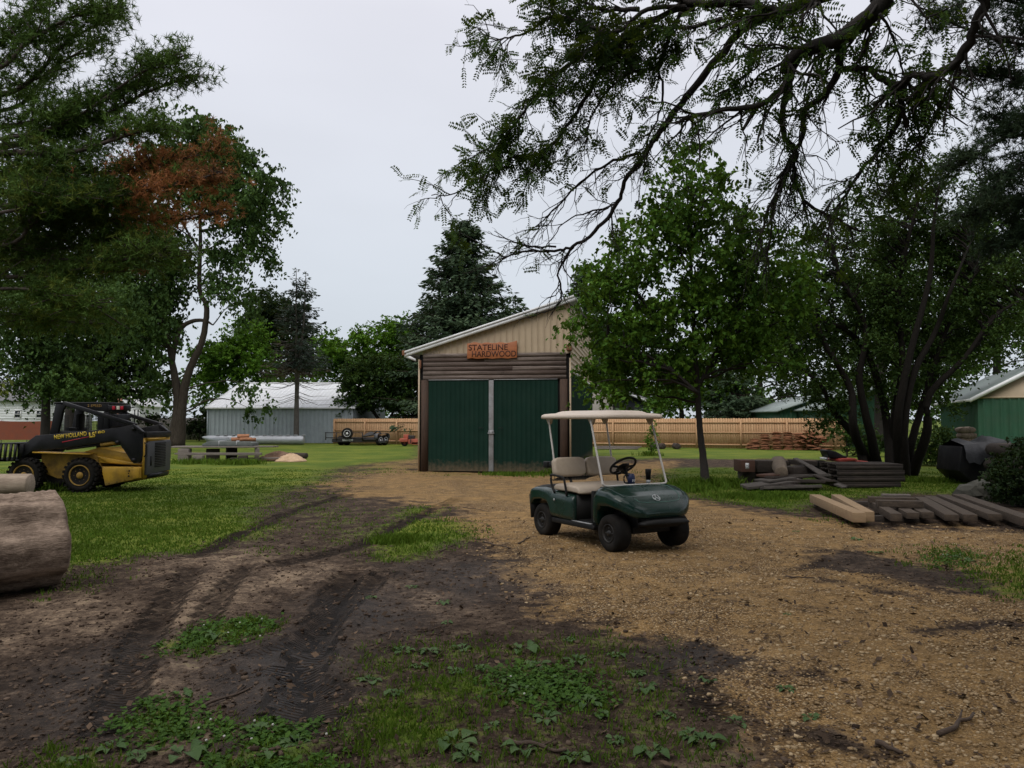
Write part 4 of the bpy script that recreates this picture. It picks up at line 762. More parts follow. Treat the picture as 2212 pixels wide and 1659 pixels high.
limb([(2160, -80), (2128, 0), (2099, 77), (2066, 134), (2013, 163), (1965, 163), (1941, 190)], 5.4, 6.2, .075, .05, 16, .7, 5, hub)
limb([(1950, 182), (1946, 240), (1926, 288), (1869, 355), (1835, 408), (1800, 460)], 6.2, 6.8, .05, .010, 18, .7, 3)
limb([(1940, 230), (1956, 262), (1958, 275)], 6.2, 6.3, .045, .02, 0, .3, 0)
limb([(1960, 176), (1985, 205), (1975, 240), (1990, 300), (2000, 370)], 6.2, 6.6, .02, .007, 12, .6, 4)
limb([(1900, -40), (1764, 0), (1730, 10), (1668, 24), (1610, 5), (1504, 7), (1440, -10)], 6.2, 7.0, .10, .05, 22, .7, 11, hub + np.array([0, 0, .3]))
limb([(1668, 29), (1600, 67), (1552, 125), (1491, 200), (1452, 247), (1410, 307), (1384, 346), (1354, 384), (1333, 439), (1295, 491), (1239, 533), (1201, 542), (1141, 542), (1090, 555), (1075, 545)], 6.8, 8.6, .068, .009, 34, .7, 1.2)
limb([(1239, 533), (1205, 584), (1213, 631), (1201, 665), (1154, 678)], 8.3, 8.6, .018, .006, 8, .45, 1.0)
limb([(1201, 533), (1128, 529), (1068, 499)], 8.3, 8.6, .014, .005, 5, .4, .6)
limb([(1384, 329), (1312, 354), (1248, 401), (1184, 465), (1162, 486)], 7.7, 8.3, .020, .006, 14, .5, 1.2)
limb([(1333, 439), (1280, 455), (1225, 475), (1190, 520)], 8, 8.5, .014, .005, 9, .45, .6)
limb([(1470, 26), (1448, 73), (1427, 132), (1419, 147), (1375, 154), (1324, 183), (1282, 247), (1262, 310)], 6.9, 7.5, .035, .008, 18, .6, 6)
limb([(1419, 147), (1432, 183), (1427, 239), (1400, 300), (1390, 380)], 7.1, 7.5, .018, .006, 9, .5, 4)
limb([(1500, 20), (1448, 26), (1337, 85), (1312, 107), (1282, 183), (1239, 252), (1205, 299), (1162, 333), (1107, 341), (1055, 371), (983, 418), (932, 422)], 6.9, 8.4, .045, .006, 46, .6, 11)
limb([(1480, 15), (1400, 20), (1330, 70), (1265, 55), (1196, 34), (1141, 68), (1098, 81), (1064, 85), (1030, 64)], 6.9, 8.0, .04, .005, 24, .55, 9)
limb([(1196, 34), (1186, 0), (1170, -40)], 7.6, 7.8, .016, .008, 8, .5, 8)
limb([(1330, 80), (1269, 111), (1226, 141), (1184, 171), (1141, 230), (1107, 273), (1077, 307), (1040, 330), (1000, 350)], 7.2, 8.2, .026, .005, 34, .55, 11)
limb([(1380, 20), (1300, 20), (1220, -10)], 7.2, 7.6, .03, .012, 16, .6, 16)
limb([(1560, 40), (1480, 60), (1400, 60), (1330, 110)], 6.7, 7.2, .025, .008, 22, .55, 14)
limb([(1600, 90), (1640, 130), (1600, 170), (1560, 200)], 6.6, 6.8, .015, .005, 10, .5, 12)
limb([(1900, 30), (1930, 80), (1950, 150), (1960, 200)], 6, 6.3, .016, .006, 12, .5, 10)
limb([(2060, 150), (2020, 260), (1960, 340), (1930, 380)], 6.2, 6.6, .012, .004, 12, .5, 10)
# canopy above and beside the camera, the shade of the foreground
cp = []
for k in range(90):
    q = np.array([rng.uniform(-7, 9), rng.uniform(-8.0, 3.6), rng.uniform(5.2, 8.5)]) + inv
    if (q - inv)[1] > 2.5 and (q - inv)[2] < 2.2 + .62 * (q - inv)[1] + 1.65: q[2] += 1.6
    b = np.array([-.3, -.1, 5.6]) if rng.rand() < .5 else hub + inv; mid = (b + q) / 2 + np.array([0, 0, .5]); P = smooth_path([b, mid, q], 6); mb.tube(P, np.linspace(.05, .012, len(P)), 6, caps=False); cp.append(q)
for k in range(80):
    y = rng.uniform(8, 17.5); q = np.array([rng.uniform(2.5, 12.5), y, CAMH + .56 * y + 1.2 + rng.rand() * 2.5]) + inv; b = np.array([-.5, -.3, 8.5]) if k % 3 else hub + inv + np.array([0, 0, 1.5]); mid = (b + q) / 2 + np.array([0, 0, 1.2]); P = smooth_path([b, mid, q], 6); mb.tube(P, np.linspace(.05, .012, len(P)), 6, caps=False); cp.append(q)
cp = np.array(cp); CP = np.repeat(cp, 230, 0) + rng.randn(len(cp) * 230, 3) * np.array([.85, .85, .38])
mb.build('trunk', M_bark_dark, root, True)
LP, LD = np.vstack(LEAFP), np.vstack(LEAFD); print('locust leaves', len(LP))
def pinnate(P, D, rng, ln=.17, pairs=8, lf=.037):
    n = len(P); side = unit(np.cross(D, rng.randn(n, 3))); nr = np.cross(side, D); L_ = ln * rng.uniform(.6, 1.2, n); out_ = []
    for k in range(pairs):
        t_ = (k + 1.2) / (pairs + .4); c = P + D * (L_ * t_)[:, None] + np.array([0, 0, -1.0]) * (L_ * .16 * t_ * t_)[:, None]
        for s_ in (-1, 1):
            d = unit(side * s_ + D * .45 - np.array([0, 0, .25]) + rng.randn(n, 3) * .12); b = unit(np.cross(d, nr)) ; s = (lf * (1.1 - .5 * abs(t_ - .5)) * rng.uniform(.8, 1.2, n))[:, None]
            out_.append(np.stack([c, c + d * s * .5 + b * s * .24, c + d * s, c + d * s * .5 - b * s * .24], 1))
    return np.stack(out_, 1).reshape(-1, 3)
V = np.vstack([pinnate(LP, LD, rng), leaf_quads(rng, CP, .15, .55)])
LM_loc = leafmat('leaf_locust', (.018, .046, .010), (.060, .115, .020), (.014, .032, .008), 0.38, 1.0)
link('crown', mk_mesh('crown', V, [quads(len(V) // 4)], False, False), LM_loc, root)
# ------------------------------------------------------------ buildings and fences
M_tan = mat('tan_siding', (.40, .315, .215), (.45, .36, .25), .6, 2.5, bump=.02, dirt=(.22, .17, .115), dirt_amt=.15)
M_green = mat('green_siding', (.0028, .019, .0125), (.005, .027, .0185), .6, 2.0, (1, 1, .3), .04, spec=.15, dirt=(.02, .04, .03), dirt_amt=.3, splash=.42)
M_green2 = mat('barn_green', (.011, .055, .026), (.020, .082, .042), .6, 2.0, (1, 1, .3), .05, dirt=(.05, .06, .04), dirt_amt=.3)
M_boards = mat('old_boards', (.020, .012, .009), (.36, .30, .265), .95, 2.2, (.7, 4, 16), .15, spec=.1, fine=18)
M_pole = mat('pole_wood', (.028, .016, .011), (.085, .052, .036), .85, 6, (4, 4, .6), .5)
M_roofw = mat('white_metal_roof', (.55, .58, .60), (.66, .68, .70), .45, 1.5, bump=.03, dirt=(.35, .34, .31), dirt_amt=.3)
M_greyw = mat('grey_metal_wall', (.27, .31, .33), (.32, .36, .38), .5, 1.5, (1, 1, .3), .03, dirt=(.13, .13, .12), dirt_amt=.3)
M_sign = mat('sign_wood', (.27, .085, .030), (.40, .15, .06), .55, 3, (.5, 3, 6), .15)
M_signtxt = mat('sign_letters', (.035, .010, .006), None, .7, bump=0)
M_dark = mat('dark_void', (.006, .006, .006), None, .9, bump=0)
M_glass = mat('dark_glass', (.02, .025, .03), None, .08, bump=0, spec=.6)

# the big green shed
p0 = gnd(905, 1020); AZ = R(-8.9)
shed = thing('shed', 'dark green metal shed with double doors and tan gable siding', 'shed', p0, AZ)
SW, SL = 4.8, 12.0
zr = lambda x: 3.80 + .3096 * (x + .42)
mb = MB(); mb.ribbed((.10, 0, 3.70), (1, 0, 0), (0, 0, 1), SW - .12, 1, .197, .024, .04, top=lambda t_: zr(t_ + .10) - .14 - 3.70); mb.build('gable_siding', M_tan, shed)
mb = MB(); r_ = np.random.RandomState(4); zb = 2.905
for k in range(6):
    h = .139; x = .13
    cuts = [SW - .13] if k in (0, 3) else [r_.uniform(1.6, 3.6), SW - .13]
    for c in cuts: mb.box(((x + c) / 2, -.035 - .008 * (k % 2), zb + h / 2), (c - x - .006, .03, h - .008), (R(1.5), 0, r_.uniform(-.002, .002))); x = c
    zb += h
mb.build('header_boards', M_boards, shed)
tb_ = M_boards.node_tree; pr_ = [n for n in tb_.nodes if n.type == 'BSDF_PRINCIPLED'][0]; sc_ = pr_.inputs['Base Color'].links[0].from_socket     # each board weathered to its own tone
tb_.links.new(mixc(tb_, mrange(tb_, node(tb_, 'ShaderNodeNewGeometry').outputs['Random Per Island'], 0, 1, 0, .7), sc_, (.050, .032, .026)), pr_.inputs['Base Color'])
for x0, x1, hx in ((.31, 2.245, 2.0), (2.405, 4.40, 2.62)):
    mb = MB(); mb.ribbed((x0, -.03, .05), (1, 0, 0), (0, 0, 1), x1 - x0, 2.85, .15, .006, .03); mb.box(((x0 + x1) / 2, .01, 1.47), (x1 - x0, .06, 2.84)); d = mb.build('door', M_green, shed)
    mb = MB(); mb.tube([(hx - .07, -.075, 1.4), (hx - .07, -.10, 1.4), (hx + .07, -.10, 1.4), (hx + .07, -.075, 1.4)], .012, 6); mb.build('handle', M_black, d)
    mb = MB(); mb.box(((x0 + x1) / 2, -.048, 2.905), (x1 - x0, .02, .018)); mb.build('track_trim', M_galv, d)
mb = MB(); mb.box((2.325, -.06, 1.47), (.15, .025, 2.84)); st_ = mb.build('door_strip', mat('old_galvanised', (.16, .165, .17), (.30, .31, .32), .6, 5, metal=.2, bump=.1, dirt=(.12, .09, .07), dirt_amt=.5), shed, bevel=.004)
mb = MB(); mb.box((2.325, -.085, 1.235), (.20, .03, .035)); mb.box((2.325, -.08, 1.29), (.17, .012, .05)); mb.build('latch', M_galv, st_)
for x in (.175, 4.58):
    mb = MB(); mb.tube([(x, .03, 0), (x + .01, .03, 1.4), (x, .03, 2.905)], [.135, .13, .125], 14); mb.build('post', M_pole, shed, True)
for x, m_ in ((.0, M_tan), (SW - .01, M_tan)):
    mb = MB(); mb.box((x, -.03, 1.78), (.05, .05, 3.56)); mb.build('corner_trim', m_, shed)
mb = MB(); mb.ribbed((SW, SL, 0), (0, -1, 0), (0, 0, 1), SL - .01, 3.14, .23, .014, .05) if False else mb.ribbed((SW, 0, 0), (0, 1, 0), (0, 0, 1), SL, 3.14, .23, .014, .05); mb.build('side_wall', M_green, shed)
mb = MB(); mb.ribbed((SW, 0, 3.16), (0, 0, 1), (0, 1, 0), zr(SW) - .14 - 3.16, SL, .17, -.016, .05); mb.build('upper_side_siding', M_tan, shed)
mb = MB(); mb.box((SW + .02, SL / 2, 3.15), (.06, SL, .07)); mb.build('side_trim', M_white, shed)
mb = MB(); mb.ribbed((0, SL, 0), (0, -1, 0), (0, 0, 1), SL - .02, 3.68, .23, .014, .05); mb.build('side_wall', M_green, shed)
mb = MB(); mb.prism([(0, 0), (SW, 0), (SW, zr(SW) - .14), (0, zr(0) - .14)], SL - .05, SL); mb.build('back_wall', M_green, shed); mb = MB(); mb.prism([(.0, 0), (SW, 0), (SW, 3.72), (0, 3.72)], .045, .075); mb.build('front_dark_sheet', M_dark, shed)  # near-black sheet behind the doors, standing in for the dark interior
mb = MB(); mb.prism([(-.42, zr(-.42) - .05), (SW + .16, zr(SW + .16) - .05), (SW + .16, zr(SW + .16)), (-.42, zr(-.42))], -.10, SL + .2)
for k in range(26): y = -.1 + k * .48; mb.prism([(-.43, zr(-.43)), (SW + .17, zr(SW + .17)), (SW + .17, zr(SW + .17) + .02), (-.43, zr(-.43) + .02)], y, y + .05)
mb.build('roof', mat('grey_metal_roof', (.30, .32, .33), (.42, .44, .45), .45, 2, metal=.2, bump=.02), shed)
mb = MB(); mb.prism([(-.44, zr(-.44) - .15), (SW + .16, zr(SW + .16) - .15), (SW + .16, zr(SW + .16) - .045), (-.44, zr(-.44) - .045)], -.17, -.105); mb.prism([(-.44, zr(-.44) - .04), (SW + .16, zr(SW + .16) - .04), (SW + .16, zr(SW + .16) + .03), (-.44, zr(-.44) + .03)], -.19, -.10)
mb.prism([(-.45, zr(-.45) - .15), (-.09, zr(-.45) - .30), (-.09, zr(-.45) - .22), (-.45, zr(-.45) - .02)], -.15, -.09); mb.box((-.44, SL / 2, zr(-.44) - .06), (.03, SL, .16)); mb.build('fascia', M_white, shed)
M_redwood = mat('red_wood', (.13, .055, .03), (.24, .11, .06), .8, 6, (3, 3, 1), .3)
for c, dm in (((-.46, -.02, zr(-.46) - .02), (.14, .3, .15)), ((SW - .03, -.12, 3.86), (.16, .35, .17)), ((.05, -.09, 3.40), (.06, .06, .26))):
    mb = MB(); mb.box(c, dm); mb.build('beam_end', M_redwood, shed, bevel=.008)
# its wooden sign
R4 = Matrix.Translation(p0) @ Matrix.Rotation(AZ, 4, 'Z')
sign = thing('wooden_sign', 'live-edge wooden sign lettered with the mill name above the shed doors', 'sign', R4 @ Vector((2.355, -.06, 3.56)), AZ)
r_ = np.random.RandomState(9); top = [(.79 - 1.58 * k / 14, .50 + .018 * math.sin(k * 1.7) + r_.uniform(-.012, .012)) for k in range(15)]; top[0] = (.79, .55); bot = [(-.79 + 1.58 * k / 10, .012 * math.sin(k * 2.1) + r_.uniform(-.008, .008)) for k in range(11)]
mb = MB(); mb.prism(bot + top, -.055, -.005); mb.build('board', M_sign, sign, bevel=.008)
for tx, x0, wd, z0, ht in (('STATELINE', -.74, 1.24, .258, .185), ('HARDWOOD', -.635, 1.40, .052, .185)):
    lettering(tx, wd, ht, M_signtxt, sign, frame4((x0, -.0555, z0), (1, 0, 0), (0, 0, 1)), .003, .012)
# white-roofed grey shed
YG = 57.0; xg = at(449, 900, YG)[0]
gs = thing('grey_shed', 'long pale grey metal shed with a white metal roof', 'shed', (xg, YG, 0)); GW, GD, ez, rz_ = 10.4, 14.2, 2.52, 4.52
mb = MB(); mb.ribbed((0, 0, 0), (1, 0, 0), (0, 0, 1), GW, ez, .3, .02, .05); mb.build('front_wall', M_greyw, gs)
mb = MB(); mb.prism([(0, 0), (GD, 0), (GD, ez), (GD / 2, rz_ - .06), (0, ez)], -.0, .03, 'x'); mb.prism([(0, 0), (GD, 0), (GD, ez), (GD / 2, rz_ - .06), (0, ez)], GW - .03, GW, 'x'); mb.ribbed((GW, GD, 0), (-1, 0, 0), (0, 0, 1), GW, ez, .3, .02, .05); mb.ribbed((GW + .0, 0, 0), (0, 1, 0), (0, 0, 1), GD, ez, .3, .02, .05); mb.build('end_wall', M_greyw, gs)
mb = MB(); sl = math.hypot(GD / 2, rz_ - ez); dv_ = np.array([0, GD / 2, rz_ - ez]) / sl
mb.ribbed(np.array([-.12, 0, ez]) - dv_ * .2 + np.array([0, 0, .05]), (1, 0, 0), dv_, GW + .24, sl + .2, .3, .02, .05); dv2 = dv_ * np.array([1, -1, 1]); mb.ribbed(np.array([GW + .12, GD, ez + .05]) - dv2 * .2, (-1, 0, 0), dv2, GW + .24, sl + .2, .3, .02, .05)
mb.build('roof', M_roofw, gs)
mb = MB(); mb.box((GW / 2, -.18, ez - .03), (GW + .26, .05, .12)); mb.tube([(-.13, -.19, ez), (-.13, GD / 2, rz_ + .06), (-.13, GD + .19, ez)], .04, 6); mb.tube([(-.13, GD / 2, rz_ + .09), (GW + .13, GD / 2, rz_ + .09)], .05, 6); mb.build('trim', M_white, gs)
mb = MB(); mb.box((.0, -.03, ez / 2), (.08, .08, ez)); mb.build('corner_trim', M_greyw, gs)

# new plank fence
A, B = np.array([-12.42, 55.8]), np.array([18.1, 43.6]); fl_ = np.linalg.norm(B - A); fa = math.atan2(*(B - A)[::-1])
fence = thing('plank_fence', 'new honey-coloured dog-eared plank fence crossing behind the shed', 'fence', (A[0], A[1], 0), fa); FH = 1.74
r_ = np.random.RandomState(2); mb = MB(); k = 0; x = 0
while x < fl_:
    h = FH + r_.uniform(-.012, .012); wd = .138; mb.prism([(x, .03), (x + wd, .03), (x + wd, h - .035), (x + wd - .03, h), (x + .03, h), (x, h - .035)], 0, .018 + .004 * (k % 2)); x += .142; k += 1
tt = MATS['new_cedar'].node_tree; pr = [n for n in tt.nodes if n.type == 'BSDF_PRINCIPLED'][0]; src = pr.inputs['Base Color'].links[0].from_socket
gnode = node(tt, 'ShaderNodeNewGeometry'); tt.links.new(mixc(tt, mrange(tt, gnode.outputs['Random Per Island'], 0, 1, 0, .55), src, (.36, .20, .10)), pr.inputs['Base Color'])
mb.build('pickets', M_fence, fence)
for z in (.22, .92, 1.50):
    mb = MB(); mb.box((fl_ / 2, -.022, z), (fl_, .038, .085)); mb.build('rail', M_fence, fence)
for k in range(14):
    mb = MB(); mb.box((min(fl_ - .05, .05 + k * 2.49), -.065, (FH - .06) / 2), (.09, .09, FH - .06)); mb.build('post', M_fence, fence)
# old grey board fence and orange net fence on the left
M_oldf = mat('grey_fence_boards', (.075, .068, .06), (.15, .14, .125), .9, 4, (4, 4, .6), .3)
a_, b_ = at(296, 940, 66), at(470, 940, 66); of_ = thing('board_fence', 'weathered grey board fence between the white house and the elm', 'fence', (a_[0], 66, 0)); mb = MB(); x = 0
while x < b_[0] - a_[0]: h = 1.82 + r_.uniform(-.03, .03); mb.box((x + .07, 0, h / 2), (.135, .02, h), (0, r_.uniform(-.008, .008), 0)); x += .145
mb.build('boards', M_oldf, of_); mb = MB(); mb.box(((b_[0] - a_[0]) / 2, .03, 1.4), (b_[0] - a_[0], .04, .09)); mb.box(((b_[0] - a_[0]) / 2, .03, .4), (b_[0] - a_[0], .04, .09)); mb.build('rail', M_oldf, of_)
M_orange = mat('orange_net', (.15, .035, .016), (.21, .055, .025), .7, 3, bump=.05, dirt=(.12, .05, .03), dirt_amt=.5)
a_, b_ = at(-60, 940, 56), at(112, 940, 56); nf = thing('net_fence', 'faded orange net fence at left below the white house', 'fence', (a_[0], 56, 0)); ww = b_[0] - a_[0]; mb = MB()
mb.loft([[(x, .02 * math.sin(x * 2), .25), (x, .02 * math.sin(x * 2), 1.56 + .03 * math.sin(x * 1.3))] for x in np.linspace(0, ww, 60)], caps=False, closed=False); mb.loft([[(x, .004 + .02 * math.sin(x * 2), .25), (x, .004 + .02 * math.sin(x * 2), 1.56 + .03 * math.sin(x * 1.3))] for x in np.linspace(0, ww, 60)], caps=False, closed=False); mb.build('net', M_orange, nf)
mb = MB(); mb.tube([(0, .05, 1.72), (ww, .05, 1.72)], .025, 6); mb.build('rail', M_galv, nf)
for x in np.arange(.2, ww, 1.8): mb = MB(); mb.tube([(x, .05, 0), (x, .05, 1.75)], .03, 6); mb.build('post', M_galv, nf)
# white houses at left
M_vinyl = mat('white_vinyl', (.66, .68, .69), (.76, .78, .79), .6, 2, bump=.03); M_shing = mat('grey_shingles', (.12, .12, .125), (.2, .2, .21), .9, 12, bump=.3); M_brick = mat('red_brick', (.22, .10, .07), (.33, .17, .12), .9, 14, bump=.3)
def window(parent, c, wd, ht, ax='y', fm=None):       # frame with a dark pane
    mb = MB(); t_ = .09
    for dx, dz, sx, sz in ((0, ht / 2, wd + t_, t_), (0, -ht / 2, wd + t_, t_), (-wd / 2, 0, t_, ht), (wd / 2, 0, t_, ht), (0, 0, wd, .05)): mb.box((c[0] + dx, c[1] - .04, c[2] + dz), (sx, .06, sz))
    f = mb.build('window', fm or M_white, parent); mb = MB(); mb.box((c[0], c[1] - .012, c[2]), (wd - t_, .02, ht - t_)); mb.build('pane', M_glass, f)
h1 = thing('white_house', 'white house wall with one dark window behind the orange net fence', 'house', (at(-70, 900, 78)[0], 78, 0)); hw = at(118, 900, 78)[0] - at(-70, 900, 78)[0]
mb = MB(); mb.prism([(0, 0), (hw, 0), (hw, 3.5), (0, 3.5)], 0, 7)
for k in range(22): mb.box((hw / 2, -.012, .16 * k + .08), (hw, .02, .13), (R(4), 0, 0))
mb.build('wall', M_vinyl, h1); window(h1, (at(39, 889, 78)[0] - at(-70, 900, 78)[0], -.03, 2.2), .6, .75); window(h1, (at(86, 889, 78)[0] - at(-70, 900, 78)[0], -.03, 2.2), .6, .75)
mb = MB(); mb.prism([(-.4, 3.4), (3.5, 5.4), (7.4, 3.4), (7.4, 3.55), (3.5, 5.55), (-.4, 3.55)], -.3, hw + .3, 'x'); mb.build('roof', M_shing, h1)
xh = lambda d: at(d, 900, 84)[0] - at(200, 900, 84)[0]
h2 = thing('white_house', 'white house with brick chimney and glazed porch behind the loader', 'house', (at(200, 900, 84)[0], 84, 0))
mb = MB(); mb.prism([(xh(200), 0), (xh(274), 0), (xh(274), 3.9), (xh(200), 5.4)], 1, 8); mb.build('wall', M_vinyl, h2)
mb = MB(); mb.prism([(xh(269), 0), (xh(309), 0), (xh(309), 3.15), (xh(278), 4.35), (xh(269), 4.35)], -.5, 4); mb.build('porch_wall', M_vinyl, h2)
mb = MB(); mb.prism([(xh(263), 4.55), (xh(315), 2.95), (xh(315), 3.12), (xh(263), 4.75)], -.9, 4.4); mb.prism([(xh(190), 5.5), (xh(286), 4.1), (xh(286), 4.3), (xh(190), 5.7)], .6, 8.4); mb.build('roof', M_white, h2)
mb = MB(); mb.box((xh(261), .4, 2.7), (.85, .9, 5.4)); mb.prism([(xh(261) - .42, 2.0), (xh(261) + .85, 1.8), (xh(261) + .42, 3.6)], .0, .8); mb.build('chimney', M_brick, h2)
for d in (296.5, 304): window(h2, (xh(d), -.53, 2.0), .26, 1.5)
window(h2, (xh(287.5), -.53, 1.75), .3, .8); window(h2, (xh(271), .95, 2.9), .3, .9)
# dark house and beige wall right of the shed
xh = lambda d: at(d, 900, 72)[0] - at(1300, 900, 72)[0]
M_slate = mat('slate_siding', (.022, .025, .032), (.035, .04, .05), .7, 3, bump=.05)
h3 = thing('dark_house', 'dark slate house with white gable trim over the plank fence', 'house', (at(1300, 900, 72)[0], 72, 0))
mb = MB(); mb.prism([(xh(1318), 0), (xh(1406), 0), (xh(1406), 3.0), (xh(1345), 3.9), (xh(1318), 3.9)], 0, 8); mb.build('wall', M_slate, h3)
mb = MB(); mb.prism([(xh(1340), 4.12), (xh(1408), 3.05), (xh(1408), 3.25), (xh(1340), 4.32)], -.5, -.35); mb.build('gable_trim', M_white, h3)
mb = MB(); mb.prism([(xh(1310), 4.35), (xh(1345), 4.2), (xh(1412), 3.18), (xh(1445), 2.75), (xh(1445), 2.9), (xh(1412), 3.35), (xh(1345), 4.42), (xh(1310), 4.5)], -.34, 8); mb.build('roof', M_shing, h3)
window(h3, (xh(1386), -.02, 1.75), .45, 1.3); mb = MB(); mb.box((xh(1425), -.3, 1.1), (.1, .1, 2.2)); mb.box((xh(1418), -.3, 2.15), (1.2, .1, .1)); mb.build('porch_frame', M_white, h3)
h4 = thing('beige_house', 'plain beige building end showing between the shed and dark house', 'house', (at(1266, 900, 60)[0], 60, 0)); ww = at(1324, 900, 60)[0] - at(1266, 900, 60)[0]
mb = MB(); mb.prism([(0, 0), (ww, 0), (ww, 3.9), (0, 4.4)], 0, 5); mb.build('wall', mat('beige_stucco', (.24, .22, .19), (.30, .28, .25), .8, 2, bump=.05), h4); mb = MB(); mb.prism([(-.2, 4.42), (ww + .2, 3.88), (ww + .2, 4.0), (-.2, 4.55)], -.3, 5.3); mb.build('roof', M_shing, h4)
# green sheds and barn at right
M_groof = mat('pale_green_roof', (.15, .19, .18), (.24, .28, .27), .5, 2, bump=.03)
for nm, lab, d0, d1, zl, zh_, Y in (('green_shed', 'small green shed with sloping roof just beyond the fence end', 1685, 1776, 2.25, 3.15, 52), ('green_shed', 'green lean-to shed half hidden by the dark stems', 1775, 1900, 2.3, 3.6, 48)):
    x0 = at(d0, 900, Y)[0]; ww = at(d1, 900, Y)[0] - x0; o = thing(nm, lab, 'shed', (x0, Y, 0)); mb = MB(); mb.ribbed((0, 0, 0), (1, 0, 0), (0, 0, 1), ww, 1, .3, .015, .05, top=lambda t_: zl + (zh_ - zl) * t_ / ww); mb.prism([(0, 0), (ww, 0), (ww, zh_), (0, zl)], .03, 6); mb.build('wall', M_green2, o)
    s_ = (zh_ - zl) / ww; mb = MB(); mb.prism([(-.3, zl - .3 * s_), (ww + .1, zh_ + .1 * s_), (ww + .1, zh_ + .1 * s_ + .1), (-.3, zl - .3 * s_ + .1)], -.35, 6.3); mb.build('roof', M_groof, o)
b0 = at(2113, 900, 40); b0[2] = 0; BA = R(-20.9); barn = thing('green_barn', 'green barn with tan gable and pale metal roof at far right', 'barn', b0, BA); bw, bd, be, br = 5.6, 13, 2.85, 4.4
mb = MB(); mb.ribbed((0, 0, 0), (1, 0, 0), (0, 0, 1), bw, 2.75, .38, .05, .12); mb.ribbed((0, bd, 0), (0, -1, 0), (0, 0, 1), bd, be, .38, .03, .1); mb.prism([(0, 0), (bw, 0), (bw, be), (bw / 2, br - .1), (0, be)], bd - .05, bd); mb.ribbed((bw, 0, 0), (0, 1, 0), (0, 0, 1), bd, be, .38, .03, .1); mb.build('wall', M_green2, barn)
mb = MB(); mb.prism([(0, 2.76), (bw, 2.76), (bw, be), (bw / 2, br - .1), (0, be)], .0, .04); mb.box((bw / 2, -.03, 2.77), (bw, .06, .1)); mb.build('gable_siding', M_tan, barn)
mb = MB(); q = (br - be) / (bw / 2)
for s_ in (1, -1):
    X = (lambda x: x) if s_ == 1 else (lambda x: bw - x)
    mb.prism([(X(-.35), be - .35 * q), (X(bw / 2), br), (X(bw / 2), br + .06), (X(-.35), be - .35 * q + .06)], -.25, bd + .25)
mb.build('roof', M_groof, barn); mb = MB()
for s_ in (1, -1):
    X = (lambda x: x) if s_ == 1 else (lambda x: bw - x)
    mb.prism([(X(-.38), be - .38 * q - .12), (X(bw / 2), br - .14), (X(bw / 2), br + .09), (X(-.38), be - .38 * q + .09)], -.31, -.255)
mb.box((-.36, bd / 2, be - .37 * q), (.04, bd, .14)); mb.build('fascia', M_white, barn)

# ------------------------------------------------------------ things in the yard: logs, lumber, piles
def log_mesh(mb, a, b, r0, r1, n=22, rings=14, seed=0, rough=.04, rnd=0):
    r_ = np.random.RandomState(seed); a, b = np.array(a, float), np.array(b, float); d = unit(b - a); u = unit(np.cross(d, [0, 0, 1.0])); v = np.cross(u, d); th = np.arange(n) * 2 * math.pi / n
    pr = 1 + rough * (np.sin(3 * th + r_.rand() * 6) + .7 * np.sin(5 * th + r_.rand() * 6) + .5 * np.sin(9 * th)); Q = []
    for t_ in np.linspace(0, 1, rings):
        rr = (r0 + (r1 - r0) * t_) * pr * (1 + r_.uniform(-.5, .5, n) * rough * .7); Q.append(a + (b - a) * t_ + u * (rr * np.cos(th))[:, None] + v * (rr * np.sin(th))[:, None])
    q0 = [a + (p - a) * .93 - d * .012 for p in Q[0]]; q1 = [b + (p - b) * .93 + d * .012 for p in Q[-1]]
    if rnd: c_ = [a + (p - a) * k_ - d * r0 * h_ for k_, h_ in ((.45, .16), (.72, .13), (.9, .07)) for p in [Q[0]]]; Q = c_ + Q
    mb.loft(Q if rnd else [q0] + Q + [q1])
M_log = mat('log_barkless', (.028, .016, .010), (.52, .40, .31), .9, 3.0, (.55, 3, 3), 1.0, spec=.1, dirt=(.035, .02, .014), dirt_amt=.9, fine=30)
M_log2 = mat('log_pale', (.20, .15, .11), (.42, .35, .27), .9, 3, (.6, 4, 4), .6, dirt=(.12, .08, .055), dirt_amt=.5)
M_logd = mat('log_dark', (.016, .012, .010), (.060, .047, .038), .9, 4, (1, 3, 3), .6)
M_cut = mat('cut_end', (.16, .11, .07), (.26, .19, .12), .9, 5, bump=.2)
e_ = np.array([-4.62, 8.1, .455]); dr = np.array([-math.cos(R(47)), -math.sin(R(47)), 0]); mb = MB(); log_mesh(mb, (0, 0, 0), (-3.6, 0, -.04), .455, .41, 72, 110, 3, .06, 1); o_ = mb.build('log', M_log, smooth=True); o_.location = e_; o_.rotation_euler = (0, 0, R(47)); tag(o_, 'huge grey-brown log without bark lying at the left edge', 'log', 'logs at the left edge')
mb = MB(); log_mesh(mb, (-5.75, 9.75, .36), (-9.5, 9.1, .36), .36, .36, 20, 14, 5); tag(mb.build('log', M_logd, smooth=True), 'dark log hidden behind the huge log at the left edge', 'log', 'logs at the left edge')
q = at(64, 1043, 9.7); mb = MB(); log_mesh(mb, (q[0], 9.7, .865), (q[0] - 3, 9.3, .87), .135, .15, 20, 16, 6); tag(mb.build('log', M_log2, smooth=True), 'smaller pale log lying above the huge log at the left edge', 'log', 'logs at the left edge')
